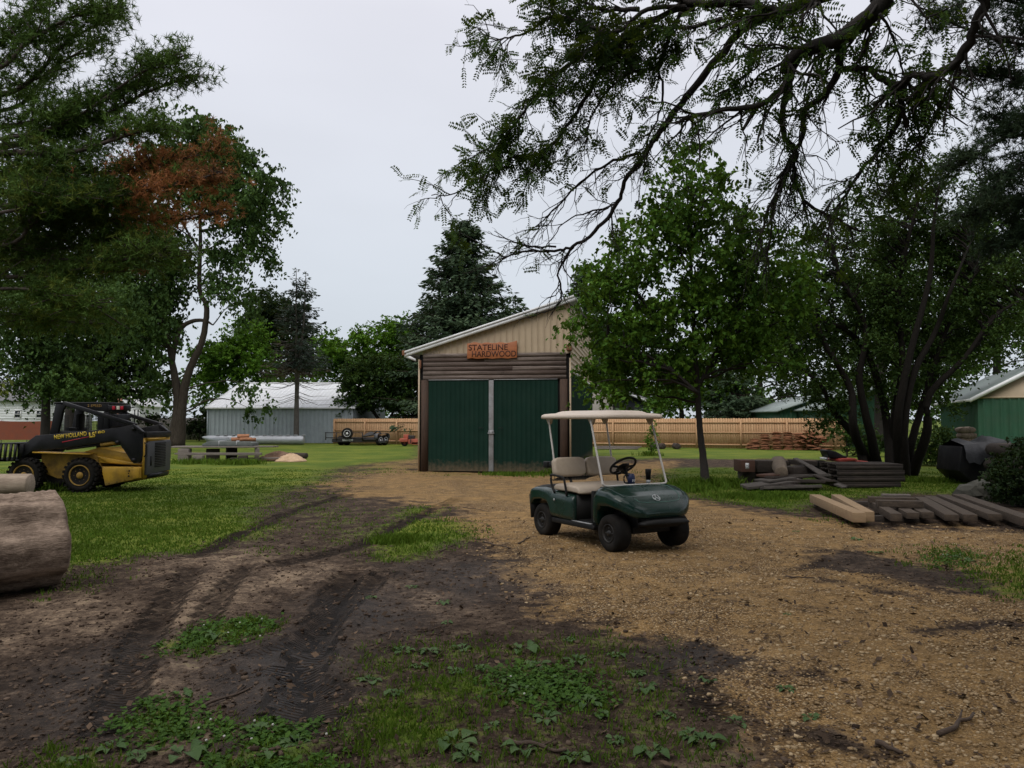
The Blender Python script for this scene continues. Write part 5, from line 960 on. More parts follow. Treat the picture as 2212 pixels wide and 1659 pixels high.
# plank table on blocks, sawdust and a log in the left lawn
YL = 31.0
def topline(dx, dy, z): Y = (CAMH - z) * FD / (dy - 907.0); p = at(dx, dy, Y); p[2] = z; return p
M_grn_board = mat('dark_lid', (.05, .06, .055), (.12, .135, .125), .6, 4, bump=.1)
for k, (dx0, dx1, z, y, wd, ht, lab) in enumerate(((371, 556, .58, 31.6, .28, .05, 'long grey plank on top of the block table, front one'), (376, 592, .585, 32.0, .3, .05, 'long grey plank on top of the block table, second row'), (392, 600, .57, 32.6, .3, .05, 'long grey plank on top of the block table, rear one'), (404, 566, .32, 31.35, .1, .10, 'grey beam laid low along the front of the block table'), (380, 470, .28, 32.4, .25, .06, 'short dark plank lying under the block table'), (500, 630, .12, 32.0, .2, .06, 'low grey plank at the sawdust end of the block table'))):
    a = at(dx0, 950, y); b = at(dx1, 950, y); a[2] = b[2] = z; mb = MB(); mb.beam(a, b, wd, ht); tag(mb.build('plank', M_weather, bevel=.006), lab, 'plank', 'planks of the block table')
for k, (d, y, wd, h, lab) in enumerate(((399, 31.5, .42, .52, 'wide stump block under the left end of the plank table'), (429, 31.2, .38, .26, 'squat grey block under the front beam, left'), (525, 31.2, .34, .26, 'squat grey block under the front beam, right'), (460, 31.9, .5, .5, 'dark block in the middle under the plank table'), (555, 31.7, .16, .54, 'upright grey post block at the right end of the plank table'), (500, 32.6, .4, .52, 'dark block at the back under the plank table'), (400, 32.6, .3, .5, 'dark block at the back left under the plank table'))):
    p = at(d, 990, y); mb = MB(); mb.box((p[0], y, h / 2), (wd, .35, h), (0, 0, .1 * k)); tag(mb.build('wood_block', M_weather if k in (0, 1, 4) else M_logd, bevel=.015), lab, 'block', 'blocks carrying the plank table')
bx = at(499, 950, 32.1); bd_ = thing('board_bundle', 'strapped flat bundle of dark boards on top of the plank table', 'boards', (bx[0], 32.1, .61))
mb = MB(); mb.prism([(-1.0, 0), (1.0, 0), (.98, .12), (.9, .17), (-.75, .20), (-1.0, .08)], -.4, .4); mb.build('boards', M_grn_board, bd_, bevel=.01)
for x in (-.35, .35): mb = MB(); mb.prism([(x, .0), (x + .03, .0), (x + .03, .215), (x, .215)], -.41, .41); mb.build('strap', M_galv, bd_)
M_split = mat('split_wood', (.20, .075, .035), (.38, .19, .10), .9, 5, (2, 4, 4), .4); M_dust = mat('sawdust', (.36, .24, .14), (.52, .38, .25), 1.0, 9, bump=.6)
for k, (d, dz) in enumerate(((520, .80), (532, .80), (526, .92), (512, .79), (541, .79))):
    p = at(d, 940, 32.2); mb = MB(); log_mesh(mb, (p[0] - .2, 32.0 + .05 * k, dz + .06), (p[0] + .18, 32.3, dz + .07), .075, .07, 8, 4, k, .12); tag(mb.build('firewood', M_split, smooth=False), 'reddish split firewood chunk lying on the strapped board bundle', 'firewood', 'split chunks on the board bundle')
def mound(name, lab, cat, c, rx, ry, h, m_, seed):
    r_ = np.random.RandomState(seed); Q = []
    for i, t_ in enumerate(np.linspace(0, 1, 12)): th = np.arange(28) * 2 * math.pi / 28; rr = (1 - t_) * (1 + .12 * np.sin(3 * th + seed) + r_.uniform(-.06, .06, 28)); Q.append(np.stack([c[0] + rx * rr * np.cos(th), c[1] + ry * rr * np.sin(th), h * (1 - (1 - t_) ** 1.6) * np.ones(28) + r_.uniform(-.04, .04, 28) * (t_ > 0) - .01], 1))
    mb = MB(); mb.loft(Q); tag(mb.build(name, m_, smooth=True), lab, cat)
p = at(630, 985, 32.2); mound('sawdust_pile', 'pale sawdust heap at the right end of the plank table', 'sawdust', (p[0], 32.2, 0), .62, .7, .30, M_dust, 3)
p = at(600, 985, 32.8); mound('chip_pile', 'reddish bark chip heap behind the sawdust', 'chips', (p[0], 33.0, 0), .85, .6, .36, mat('bark_chips', (.09, .05, .032), (.22, .14, .09), 1, 12, bump=.7), 4)
p = at(650, 968, 34.5); mb = MB(); log_mesh(mb, (p[0] - 1.0, 34.7, .12), (p[0] + .3, 34.3, .12), .13, .12, 14, 8, 8); tag(mb.build('log', M_logd, smooth=True), 'single log lying in the grass right of the sawdust', 'log')
# grey aluminium pontoon lying before the grey shed
pn = thing('pontoon', 'long silver boat pontoon lying in front of the grey shed', 'pontoon', (at(436, 950, 53.5)[0], 53.5, 0)); Lp = at(657, 950, 53.5)[0] - at(436, 950, 53.5)[0]; M_alu = mat('aluminium', (.34, .36, .38), (.50, .52, .54), .4, 3, metal=.4, bump=.04)
mb = MB(); th = np.arange(16) * 2 * math.pi / 16; Q = []
for x, r_0, zc in ((0, .02, .50), (.12, .08, .47), (.45, .20, .40), (.9, .27, .33), (1.4, .29, .30), (Lp - .05, .29, .30), (Lp, .24, .30)): Q.append(np.stack([np.full(16, x), r_0 * np.cos(th), zc + r_0 * np.sin(th)], 1))
mb.loft(Q); mb.build('hull', M_alu, pn, True)
for x in np.arange(1.0, Lp - .1, .52): mb = MB(); mb.prism([(x, .57), (x + .16, .57), (x + .19, .66), (x - .03, .66)], -.12, .12); mb.build('bracket', M_galv, pn)
# railway-size beams at the right
M_beam = mat('beam_oak', (.20, .135, .075), (.32, .225, .135), .85, 3, (.8, 4, 4), .3); M_beamd = mat('beam_dark', (.022, .016, .012), (.105, .078, .056), .9, 4, (2, 6, 6), .5)
for k, (x0, y0, x1, y1, z, wd, ht, m_, lab) in enumerate((
    (1760, 1067, 1856, 1106, .24, .19, .15, M_beam, 'light tan beam, left one of the crossed pair beside the gravel'), (1806, 1067, 1876, 1104, .24, .17, .15, M_beam, 'light tan beam, right one of the crossed pair beside the gravel'),
    (1886, 1080, 1936, 1108, .20, .16, .12, M_beamd, 'dark beam with notched end, first right of the tan pair'), (1925, 1083, 1972, 1106, .18, .18, .10, M_beamd, 'dark beam, second right of the tan pair'), (1956, 1083, 2004, 1105, .18, .18, .10, M_beamd, 'dark beam, third right of the tan pair'),
    (1988, 1072, 2056, 1110, .18, .20, .10, M_beamd, 'long dark beam, fourth right of the tan pair'), (2008, 1070, 2096, 1110, .18, .20, .10, M_beamd, 'long dark beam, fifth right of the tan pair'), (2035, 1067, 2150, 1109, .18, .20, .10, M_beamd, 'long dark beam, sixth right of the tan pair'),
    (2070, 1066, 2225, 1117, .20, .22, .13, M_beamd, 'longest dark beam reaching the right picture edge'), (1893, 1079, 1992, 1081, .30, .17, .11, M_beamd, 'short beam lying crosswise on the dark beams, front'), (1876, 1072, 1976, 1074, .29, .16, .10, M_beamd, 'short beam lying crosswise on the dark beams, rear'), (1905, 1066, 1966, 1067, .33, .12, .04, M_weather, 'thin grey lath lying crosswise behind the dark beams'))):
    a, b = topline(x0, y0, z), topline(x1, y1, z); a[2] -= ht / 2; b[2] -= ht / 2; mb = MB(); mb.beam(a, b, wd, ht); tag(mb.build('beam', m_, bevel=.004), lab, 'beam', 'squared timbers on the ground at right')
for k, (x0, y0, x1, y1, z, lab) in enumerate(((1826, 1112, 1990, 1112, .09, 'low bearer plank under the front ends of the tan beams'), (1760, 1082, 2030, 1083, .10, 'low bearer plank under the rear ends of the beams'), (1985, 1108, 2200, 1112, .08, 'low bearer plank under the front ends of the dark beams'))):
    a, b = topline(x0, y0, z), topline(x1, y1, z); a[2] -= .05; b[2] -= .05; mb = MB(); mb.beam(a, b, .14, .10); tag(mb.build('bearer', M_logd, bevel=.006), lab, 'plank', 'bearers under the timbers')
# stacked slabs by the fence
r_ = np.random.RandomState(12); M_slab = leafmat('bark_slab', (.14, .055, .028), (.30, .14, .075), (.20, .09, .05), 0, 1.2, .9); fdir = unit(np.append(B - A, 0)); fn = np.array([fdir[1], -fdir[0], 0])
def slab_mesh(sd_):
    r2 = np.random.RandomState(sd_); mb = MB(); n = 9; Q = []
    for t_ in np.linspace(-.5, .5, 6):
        ww = .5 * (1 + r2.uniform(-.12, .12)); Q.append([(ww * (s_ - .5), t_ * .5 + r2.uniform(-.01, .01), .055 * (1 - (2 * s_ - 1) ** 2) ** .6 + r2.uniform(-.004, .004)) for s_ in np.linspace(0, 1, n)] + [(ww * (s_ - .5), t_ * .5, -.004) for s_ in np.linspace(1, 0, n)])
    mb.loft(Q); return mk_mesh('wood_slab', np.vstack(mb.V), mb.F)
SM = [slab_mesh(k) for k in range(5)]; 
for s_ in SM: s_.materials.append(M_slab)
pf = A + (B - A) * .79
def place_slab(u, v, z, rz, tl, lab, grp):
    o = bpy.data.objects.new('wood_slab', SM[r_.randint(5)]); COL.objects.link(o); q = np.append(pf, 0) + fdir * u + fn * v; o.location = (q[0], q[1], z); o.rotation_euler = (r_.uniform(-.06, .06), tl, fa + rz); tag(o, lab, 'firewood', grp)
u0 = 0
for d, hgt in ((1634, .55), (1656, .85), (1682, .95), (1706, .95), (1728, .92), (1624, .3)):
    x = at(d, 960, 45.3); u = (x[:2] - pf) @ fdir[:2]; z = .02
    while z < hgt: place_slab(u + r_.uniform(-.05, .05), .85 + r_.uniform(-.06, .06), z, r_.uniform(-.15, .15), r_.uniform(-.07, .07), 'reddish split slab in the neat stacked columns along the plank fence', 'slabs stacked along the plank fence'); z += .065
for k in range(62):
    x = at(1752 + r_.randn() * 16, 960, 45); u = (x[:2] - pf) @ fdir[:2]; hmax = max(.05, 1.0 - .5 * abs((x[0] - at(1748, 960, 45)[0])) ** 1.2); place_slab(u, .85 + r_.uniform(-.3, .35), .02 + r_.rand() ** .8 * hmax, r_.uniform(-.9, .9), r_.uniform(-.4, .4), 'dark reddish slab tumbled in the loose right end of the stack', 'slabs tumbled at the stack end')
p = at(1797, 975, 42.5); mb = MB(); log_mesh(mb, (p[0], 42.5, 0), (p[0], 42.5, .5), .22, .2, 14, 6, 3); tag(mb.build('stump', M_logd, smooth=True), 'short dark stump standing by the fence end', 'stump')
for k, (d, lab) in enumerate(((1432, 'dark log end lying at the fence foot, left of the pair'), (1463, 'dark log end lying at the fence foot, right of the pair'))):
    p = at(d, 972, 45.6); mb = MB(); log_mesh(mb, (p[0], 45.4, .15), (p[0] - .5 * (1 - k), 46.3, .15), .17, .17, 14, 6, k); tag(mb.build('log', M_logd, smooth=True), lab, 'log', 'log ends by the fence')
for k in range(3):
    a, b = at(1290, 968, 44.3 + .25 * k), at(1378 + 4 * k, 968, 43.9 + .25 * k); a[2] = b[2] = .06 + .05 * k; mb = MB(); mb.beam(a, b, .16, .06); tag(mb.build('plank', M_weather), ('lowest', 'middle', 'uppermost')[k] + ' grey plank of the small pile along the fence foot', 'plank', 'planks at the fence foot')
# junk heap under the trees: timbers, log, slabs, pallets
def C4(cx, cy): return (cx / 4.916 + 1800) / 1.13, (cy / 4.916 + 1060) / 1.13
def pt(cx, cy, Y): return at(*C4(cx, cy), Y)
M_rust = mat('red_brown_wood', (.045, .020, .013), (.10, .05, .032), .85, 4, (1, 4, 4), .3)
tb = thing('timber', 'thick red-brown timber with a white paper tag on the junk heap', 'timber', pt(50, 455, 20)); sc = 20 / 1950 / 4.916
mb = MB(); mb.box((82 * sc, .35, 70 * sc), (165 * sc, .7, 140 * sc)); mb.build('body', M_rust, tb, bevel=.01)
mb = MB(); mb.box((68 * sc, -.004, 75 * sc), (42 * sc, .008, 68 * sc)); tg = mb.build('tag', M_white, tb); lettering('INJ', 30 * sc, 30 * sc, M_black, tg, frame4((53 * sc, -.0085, 62 * sc), (1, 0, 0), (0, 0, 1)), .002)
p = pt(215, 455, 20.3); mb = MB(); mb.box((p[0] + .44, 20.5, p[2] + .14), (.86, .5, .29), (0, R(1), R(4))); tag(mb.build('timber', M_logd, bevel=.01), 'dark square timber lying next to the tagged red-brown timber', 'timber')
for k, (cx, Y) in enumerate(((110, 20.5), (300, 20.6), (480, 20.4))):
    p = pt(cx, 640, Y); mb = MB(); mb.box((p[0], Y, .17), (.35, .4, .34), (0, 0, .2 * k)); tag(mb.build('wood_block', M_logd, bevel=.02), ('left', 'middle', 'right')[k] + ' dark block carrying the timbers of the junk heap', 'block', 'blocks under the junk heap')
mb = MB(); a = pt(530, 465, 19.3); b = pt(490, 350, 20.6); log_mesh(mb, a, b, .15, .20, 18, 8, 4); lg = tag(mb.build('log', mat('log_shade', (.07, .05, .035), (.19, .15, .11), .9, 4, bump=.5), smooth=True), 'short pale log lying end-on atop the junk heap', 'log')
M_heap = mat('heap_boards', (.035, .030, .026), (.11, .096, .086), .9, 5, (1, 4, 4), .3)
slabs = (((290, 560, 19.0), (620, 520, 19.3), .55, .05, M_heap, 'broad grey slab tilted at the front of the junk heap'), ((300, 500, 19.3), (520, 480, 19.6), .4, .06, M_rust, 'red-stained slab under the pale log'), ((640, 580, 18.9), (900, 555, 19.1), .25, .05, M_logd, 'dark slab low at the front right of the junk heap'), ((620, 520, 19.3), (960, 490, 19.6), .35, .05, M_logd, 'dark slab in the middle of the junk heap'), ((690, 290, 19.9), (1050, 480, 19.4), .24, .04, M_heap, 'grey board leaning steeply down to the right, upper one'), ((850, 370, 19.6), (1040, 500, 19.2), .22, .03, M_heap, 'shorter grey board leaning down to the right, lower one'), ((620, 330, 20.3), (940, 350, 20.3), .25, .12, M_logd, 'dark beam lying level behind the leaning boards'), ((930, 490, 19.2), (1300, 630, 18.6), .2, .04, M_logd, 'long grey board sliding to the ground toward the pallets'), ((500, 620, 18.8), (860, 640, 18.8), .5, .12, M_logd, 'dark bottom slab of the junk heap'), ((600, 440, 19.7), (850, 420, 19.9), .5, .2, M_logd, 'dark chunk filling the core of the junk heap'), ((1180, 600, 18.4), (1290, 640, 18.2), .16, .04, M_heap, 'short grey scrap beside the pallets'))
for a, b, wd, ht, m_, lab in slabs:
    mb = MB(); mb.beam(pt(*a), pt(*b), wd, ht); tag(mb.build('slab', m_, bevel=.008), lab, 'slab', 'boards and slabs of the junk heap')
for k in range(4):
    p0_ = pt(1225 - 6 * k, 600, 19.4); wd = (1.5, 1.62, 1.62, 1.6)[k]; pl = thing('pallet', ('lowest', 'second lowest', 'second highest', 'uppermost')[3 - (3 - k)] + ' dark wooden pallet of the stack before the multi-stemmed tree', 'pallet', (p0_[0], 19.4, .145 * k + .002), 0, 'stacked pallets')
    mb = MB()
    for j in range(7): mb.box((wd / 2, .09 + j * .17, .125), (wd, .12, .03))
    mb.build('deck', M_logd, pl)
    for y in (.06, .6, 1.1): mb = MB(); mb.box((wd / 2, y, .055), (wd, .06, .10)); mb.build('stringer', M_logd, pl)
r_ = np.random.RandomState(77)
for k, (cx, cy, Y, ln, an, lab) in enumerate(((420, 590, 18.9, 1.5, .25, 'dark flat slab across the foot of the junk heap, left'), (700, 560, 19.0, 1.3, -.3, 'dark flat slab across the foot of the junk heap, right'), (560, 520, 19.4, 1.1, .6, 'dark slab wedged under the pale log'), (800, 500, 19.5, 1.2, -.5, 'dark slab wedged under the leaning boards'), (730, 440, 19.9, 1.0, .2, 'splintered dark slab on top of the heap behind the log'), (960, 570, 19.0, .9, -.7, 'short dark slab fallen toward the pallets'), (640, 640, 18.6, 1.4, .1, 'long thin board lying in the grass before the junk heap'))):
    p = pt(cx, cy, Y); mb = MB(); mb.box((0, 0, 0), (ln, .26 + .1 * r_.rand(), .05 + .03 * r_.rand())); o = mb.build('slab', M_logd if k % 3 else M_heap, bevel=.008); o.location = (p[0], Y, max(.06, p[2])); o.rotation_euler = (r_.uniform(-.25, .25), r_.uniform(-.12, .12), an); tag(o, lab, 'slab', 'boards and slabs of the junk heap')
# riding mower behind the pallets
sc = 21.2 / 1950 / 4.916; o0 = pt(1085, 600, 21.2); o0[2] = 0; rm = thing('riding_mower', 'black and red riding mower parked behind the pallets', 'mower', o0); X = lambda c: (c - 1085) * sc; Z = lambda c: pt(1085, c, 21.2)[2]
mb = MB(); mb.prism([(X(1120), Z(200)), (X(1150), Z(190)), (X(1240), Z(212)), (X(1330), Z(262)), (X(1372), Z(268)), (X(1372), Z(290)), (X(1240), Z(300)), (X(1150), Z(285))], .25, .75); mb.build('seat', M_black, rm, bevel=.04, seg=3)
M_red = mat('red_paint', (.24, .030, .022), (.34, .05, .035), .4, 4, bump=.03, dirt=(.08, .05, .04), dirt_amt=.4)
mb = MB(); mb.prism([(X(1230), Z(305)), (X(1290), Z(290)), (X(1450), Z(292)), (X(1458), Z(315)), (X(1300), Z(335)), (X(1230), Z(335))], .05, .95); mb.prism([(X(1458), Z(420)), (X(1458), Z(315)), (X(1620), Z(330)), (X(1640), Z(450))], .2, .8); mb.build('body', M_red, rm, bevel=.02)
for y in (.0, .82): mb = MB(); rr = .27; mb.lathe([(rr * .55, -.09), (rr * .9, -.10), (rr, -.06), (rr, .06), (rr * .9, .10), (rr * .55, .09)], (X(1160), y + .09, rr), 'y', 24); wh = mb.build('wheel', M_tyre, rm, True); mb = MB(); mb.lathe([(.02, -.06), (.14, -.07), (.15, .07), (.02, .06)], (X(1160), y + .09, rr), 'y', 16); mb.build('rim', M_white, wh)
for y in (.05, .85): mb = MB(); mb.lathe([(.09, -.06), (.17, -.06), (.17, .06), (.09, .06)], (X(1640), y, .17), 'y', 20); mb.build('wheel', M_tyre, rm, True)
mb = MB(); mb.box((X(1130), .5, Z(300)), (.10, .3, .06)); mb.build('rear_plate', M_white, rm); mb = MB(); mb.box((X(1330), .5, Z(400)), (.85, .5, .18)); mb.build('chassis', M_black, rm)
# tarp-covered bin, rocks, firewood at the right
def C5(cx, cy): return (cx / 3.95 + 2100) / 1.13, (cy / 3.95 + 880) / 1.13
def p5(cx, cy, Y): return at(*C5(cx, cy), Y)
Yb = 20.6; o0 = p5(960, 1175, Yb); o0[2] = 0; bn_ = thing('tarp_covered_bin', 'black tapered bin under a dark grey tarp beside the barn', 'bin', o0); k5 = Yb / 1950 / 3.95; X = lambda c: (c - 960) * k5; Z = lambda c: p5(960, c, Yb)[2]
mb = MB(); mb.prism([(X(1075), Z(1180)), (X(1400), Z(1180)), (X(1470), Z(1060)), (X(1450), Z(815)), (X(985), Z(830)), (X(950), Z(1065))], 0, 1.1); mb.build('body', M_black, bn_, bevel=.02)
M_tarp = mat('grey_tarp', (.016, .017, .019), (.045, .047, .052), .5, 3, bump=.6); mb = MB(); r_ = np.random.RandomState(5); Q = []
for s_ in np.linspace(0, 1, 14):
    x = X(995 + s_ * 450); drop = Z(955 + 30 * math.sin(s_ * 9) + r_.uniform(-28, 28)) - .10 * math.sin(s_ * 3.1) ; tz = Z(828 - 40 * s_); Q.append([(x, 1.16, tz - .5), (x, 1.14, tz - .05), (x, .55, tz + .12 + .05 * math.sin(s_ * 11) + r_.uniform(-.03, .04)), (x, -.06, tz + .035 + r_.uniform(-.01, .02)), (x, -.09 - r_.uniform(0, .05), (tz + drop) / 2), (x, -.10 - r_.uniform(0, .09), drop)])
mb.loft(Q, caps=False, closed=False); mb.build('tarp', M_tarp, bn_, True); mb = MB(); mb.tube([(X(1225), -.06, Z(815)), (X(1260), -.10, Z(870)), (X(1305), -.13, Z(935))], .008, 5); mb.build('tie_line', M_galv, bn_)
M_rock = mat('field_stone', (.035, .037, .028), (.105, .10, .082), .9, 5, bump=.5)
for k, (cx, cy, s, lab) in enumerate(((1150, 1230, .30, 'pointed grey rock at the top of the rock group'), (1050, 1285, .30, 'rounded grey rock at the left of the rock group'), (1200, 1290, .36, 'broad mossy rock at the front of the rock group'), (1260, 1215, .18, 'small rock behind the broad mossy rock'))):
    p = p5(cx, cy + 25, 16.6 + .5 * (k in (0, 3))); r2 = np.random.RandomState(k); bm = bmesh.new(); bmesh.ops.create_icosphere(bm, subdivisions=2, radius=1)
    for v in bm.verts: v.co *= 1 + r2.uniform(-.16, .16); v.co.x *= s; v.co.y *= s * .8; v.co.z *= s * (.95 if k == 0 else .7)
    me = bpy.data.meshes.new('rock'); bm.to_mesh(me); bm.free(); tag(link('rock', me, M_rock, bevel=0, loc=(p[0], p[1], s * .35)), lab, 'rock', 'rocks beside the bush')
for k in range(12):
    p = p5(960 + 30 * (k % 4) + 12 * ((k // 4) % 2), 800 - 38 * (k // 4), 27.5); z = .9 + .2 * (k // 4); mb = MB(); log_mesh(mb, (p[0], 27.3, z), (p[0] + .1, 27.8, z), .11, .10, 9, 3, k, .12); tag(mb.build('firewood', mat('log_shade', (.07, .05, .035), (.19, .15, .11), .9, 4, bump=.5)), 'pale split log in the small stack left of the barn wall', 'firewood', 'logs stacked before the barn')
p = p5(1030, 860, 27.5); mb = MB(); mb.box((p[0], 27.55, .40), (1.1, .6, .80)); tag(mb.build('log_crate', M_logd, bevel=.01), 'dark crate carrying the small log stack left of the barn', 'crate')
for k in range(9):
    p = p5(1500 + 60 * (k % 3) + 20 * (k // 3), 1080, 18.8); z = .12 + .36 * (k // 3) ; mb = MB(); log_mesh(mb, (p[0], 18.4, z + .06), (p[0] + .2, 20.2, z + .06), .18, .17, 12, 6, k); tag(mb.build('log', mat('log_shade', (.07, .05, .035), (.19, .15, .11), .9, 4, bump=.5) if k == 7 else M_logd, smooth=True), 'log in the stacked pile behind the bush at the right edge', 'log', 'logs piled at the right edge')
# ------------------------------------------------------------ golf cart
def wheel(parent, c, rad, wd, rimr, m_rim, side=-1, lugs=0, bolts=5, deep=.06, axis='y'):
    mb = MB(); h = wd / 2; mb.lathe([(rimr, -h * .8), (rimr * 1.12, -h), (rad * .86, -h * 1.02), (rad * .965, -h * .82), (rad, -h * .45), (rad, h * .45), (rad * .965, h * .82), (rad * .86, h * 1.02), (rimr * 1.12, h), (rimr, h * .8)], c, axis, 40)
    if lugs:
        for k in range(lugs):
            for s_ in (-1, 1):
                a = (k + .25 * (s_ + 1)) * 2 * math.pi / lugs; R_ = np.array([[math.cos(a), 0, math.sin(a)], [0, 1, 0], [-math.sin(a), 0, math.cos(a)]]); b = np.array([[-.025, s_ * .005, rad * .97], [.035, s_ * .005, rad * .97], [.065, s_ * h * .98, rad * .95], [.005, s_ * h * .98, rad * .95]]); t_ = b * np.array([1, 1, 1.0]); t_[:, 2] += .035
                mb.add(np.vstack([b, t_]) @ R_.T + np.array(c), [[[0, 1, 2, 3], [7, 6, 5, 4], [0, 4, 5, 1], [1, 5, 6, 2], [2, 6, 7, 3], [3, 7, 4, 0]]])
    w_ = mb.build('wheel', M_tyre, parent, True)
    for p in w_.data.polygons:
        if lugs and len(p.vertices) == 4 and p.index >= 40 * 9 + 2: p.use_smooth = False
    s_ = side; mb = MB(); y0 = s_ * h
    mb.lathe([(rimr * 1.01, y0 * .1), (rimr * 1.01, y0 * .98), (rimr * .93, y0 * .98), (rimr * .86, y0 * .98 - s_ * deep), (rimr * .55, y0 * .98 - s_ * deep * .8), (rimr * .35, y0 * .98 - s_ * deep * .45), (rimr * .30, y0 * .98 - s_ * deep * .1), (.004, y0 * .98 - s_ * deep * .1)], c, axis, 28)
    for k in range(bolts): a = k * 2 * math.pi / bolts; mb.lathe([(.012, y0 * .98 - s_ * deep * .8), (.012, y0 * .98 - s_ * deep * .3), (.004, y0 * .98 - s_ * deep * .25)], (c[0] + rimr * .56 * math.cos(a), c[1], c[2] + rimr * .56 * math.sin(a)), axis, 8)
    mb.build('rim', m_rim, w_, True); return w_
M_cart = mat('cart_green', (.0015, .018, .0135), (.0025, .025, .019), .24, 2, bump=.02, spec=.5, dirt=(.055, .045, .03), dirt_amt=.26, coat=.0, splash=.36)
M_vinylb = mat('beige_vinyl', (.40, .33, .255), (.46, .39, .31), .5, 4, bump=.06, dirt=(.2, .15, .1), dirt_amt=.35)
M_roofb = mat('beige_roof', (.50, .42, .345), (.56, .48, .40), .45, 2, bump=.03, dirt=(.28, .21, .15), dirt_amt=.3)
M_blackp = mat('black_plastic', (.004, .004, .004), (.009, .009, .009), .6, 8, bump=.1, spec=.25, dirt=(.035, .03, .022), dirt_amt=.2)
M_whitep = mat('white_tube', (.45, .43, .40), (.54, .52, .49), .4, 6, bump=.02)
M_rimd = mat('dark_rim', (.005, .005, .005), (.012, .012, .012), .55, 6, bump=.05, dirt=(.07, .055, .04), dirt_amt=.4)
CA = math.atan2(-.870, .492); wr = gnd(1337 / 1.13, 1307 / 1.13); wf = gnd(1501 / 1.13, 1346 / 1.13)
hd = np.array([.492, -.870, 0]); lf = np.array([.870, .492, 0]); co = wr + hd * 0.0 + lf * .46
cart = thing('golf_cart', 'dark green two-seat golf cart with beige canopy and seats on the gravel', 'golf cart', (co[0], co[1], 0), CA)
def sect(x, w_, zt, zb, n=36, ex=4.0, exb=6.0):         # rounded-box outline across the cart
    th = np.arange(n) * 2 * math.pi / n + math.pi / n; c, s = np.cos(th), np.sin(th); zc, hh = (zt + zb) / 2, (zt - zb) / 2; e_ = np.where(s > 0, ex, exb); k = (np.abs(c) ** e_ + np.abs(s) ** e_) ** (-1 / e_)
    return np.stack([np.full(n, x), w_ * c * k, zc + hh * s * k], 1)
def interp_sections(keys, m_=40):
    K = np.array(keys, float); xs = np.linspace(K[0, 0], K[-1, 0], m_); return [sect(x, *[np.interp(x, K[:, 0], K[:, j]) for j in (1, 2, 3)]) for x in xs]
WB = 1.60
mb = MB(); FC = [(1.25, .555, .72, .26), (1.28, .575, .785, .26), (1.32, .585, .805, .27), (1.34, .59, .81, .34), (1.36, .595, .812, .46), (1.42, .60, .81, .52), (1.6, .605, .79, .54), (1.74, .60, .745, .525), (1.82, .56, .705, .50), (1.88, .50, .66, .455), (1.93, .43, .605, .43), (1.965, .35, .555, .43), (1.985, .25, .51, .44)]
mb.loft(interp_sections(FC, 60)); cowl = mb.build('front_cowl', M_cart, cart, True)
def fz(x, y): K = np.array(FC); w_, zt, zb = [np.interp(x, K[:, 0], K[:, j]) for j in (1, 2, 3)]; return (zt + zb) / 2 + (zt - zb) / 2 * (1 - min(.999, abs(y) / w_) ** 4.0) ** .25
def hoodline(pts, r_=.0045): mb = MB(); mb.tube([(x, y, fz(x, y) + .001) for x, y in smooth_path(np.array(pts), 8)[:, :2]], r_, 5); return mb
hoodline([(1.42, .40, 0), (1.6, .40, 0), (1.78, .39, 0), (1.86, .36, 0), (1.905, .28, 0), (1.915, .0, 0), (1.905, -.28, 0), (1.86, -.36, 0)]).build('hood_seam', mat('seam_highlight', (.05, .12, .10), None, .4, bump=0), cowl, True)  # seam tube in lighter green, its highlight painted into the colour
for s_ in (-1, 1): hoodline([(1.34, s_ * .50, 0), (1.5, s_ * .51, 0), (1.7, s_ * .51, 0), (1.82, s_ * .47, 0)], .010).build('fender_crest', M_cart, cowl, True)
# round emblem of three tuning forks on the nose
bx_, by_ = 1.865, -.02; c0 = np.array([bx_, by_, fz(bx_, by_)]); nrm = unit(np.array([-(fz(bx_ + .02, by_) - fz(bx_ - .02, by_)) / .04, 0, 1.0])); uu = unit(np.cross([0, 1.0, 0], nrm)); vv = np.array([0, 1.0, 0]); mb = MB(); c0 = c0 + nrm * .004; M_emb = mat('emblem_silver', (.42, .44, .45), None, .35, bump=0, metal=.4)
th = np.arange(28) * 2 * math.pi / 28; mb.tube([c0 + (uu * math.cos(a) + vv * math.sin(a)) * .05 for a in th], .005, 6, closed=True)
for k in range(3):
    a = k * 2 * math.pi / 3 + math.pi; d = uu * math.cos(a) + vv * math.sin(a); pd = np.cross(d, nrm); mb.tube([c0 - d * .004, c0 + d * .046], .0035, 5)
    for s_ in (-1, 1): mb.tube([c0 + d * .012, c0 + d * .018 + pd * .008 * s_, c0 + d * .044 + pd * .009 * s_], .0025, 5)
mb.build('emblem', M_emb, cowl)
RB = [(-.33, .50, .58, .42), (-.32, .55, .62, .41), (-.29, .58, .655, .42), (-.24, .59, .68, .47), (-.18, .595, .695, .50), (.0, .60, .70, .52), (.18, .60, .69, .50), (.25, .60, .685, .42), (.28, .595, .68, .30), (.6, .59, .665, .28), (.80, .585, .65, .28), (.82, .56, .62, .30)]
mb = MB(); mb.loft([sect(x_, *[np.interp(x_, np.array(RB)[:, 0], np.array(RB)[:, j]) for j in (1, 2, 3)], 44, 7, 12) for x_ in np.linspace(-.33, .82, 60)]); rear = mb.build('rear_body', M_cart, cart, True)
mb = MB(); mb.loft([sect(x, w_, zt, zb, 32, 5) for x, w_, zt, zb in ((-.34, .44, .64, .52), (-.28, .48, .70, .56), (-.1, .50, .725, .60), (.2, .48, .725, .6))]); mb.build('rear_deck', M_blackp, cart, True)
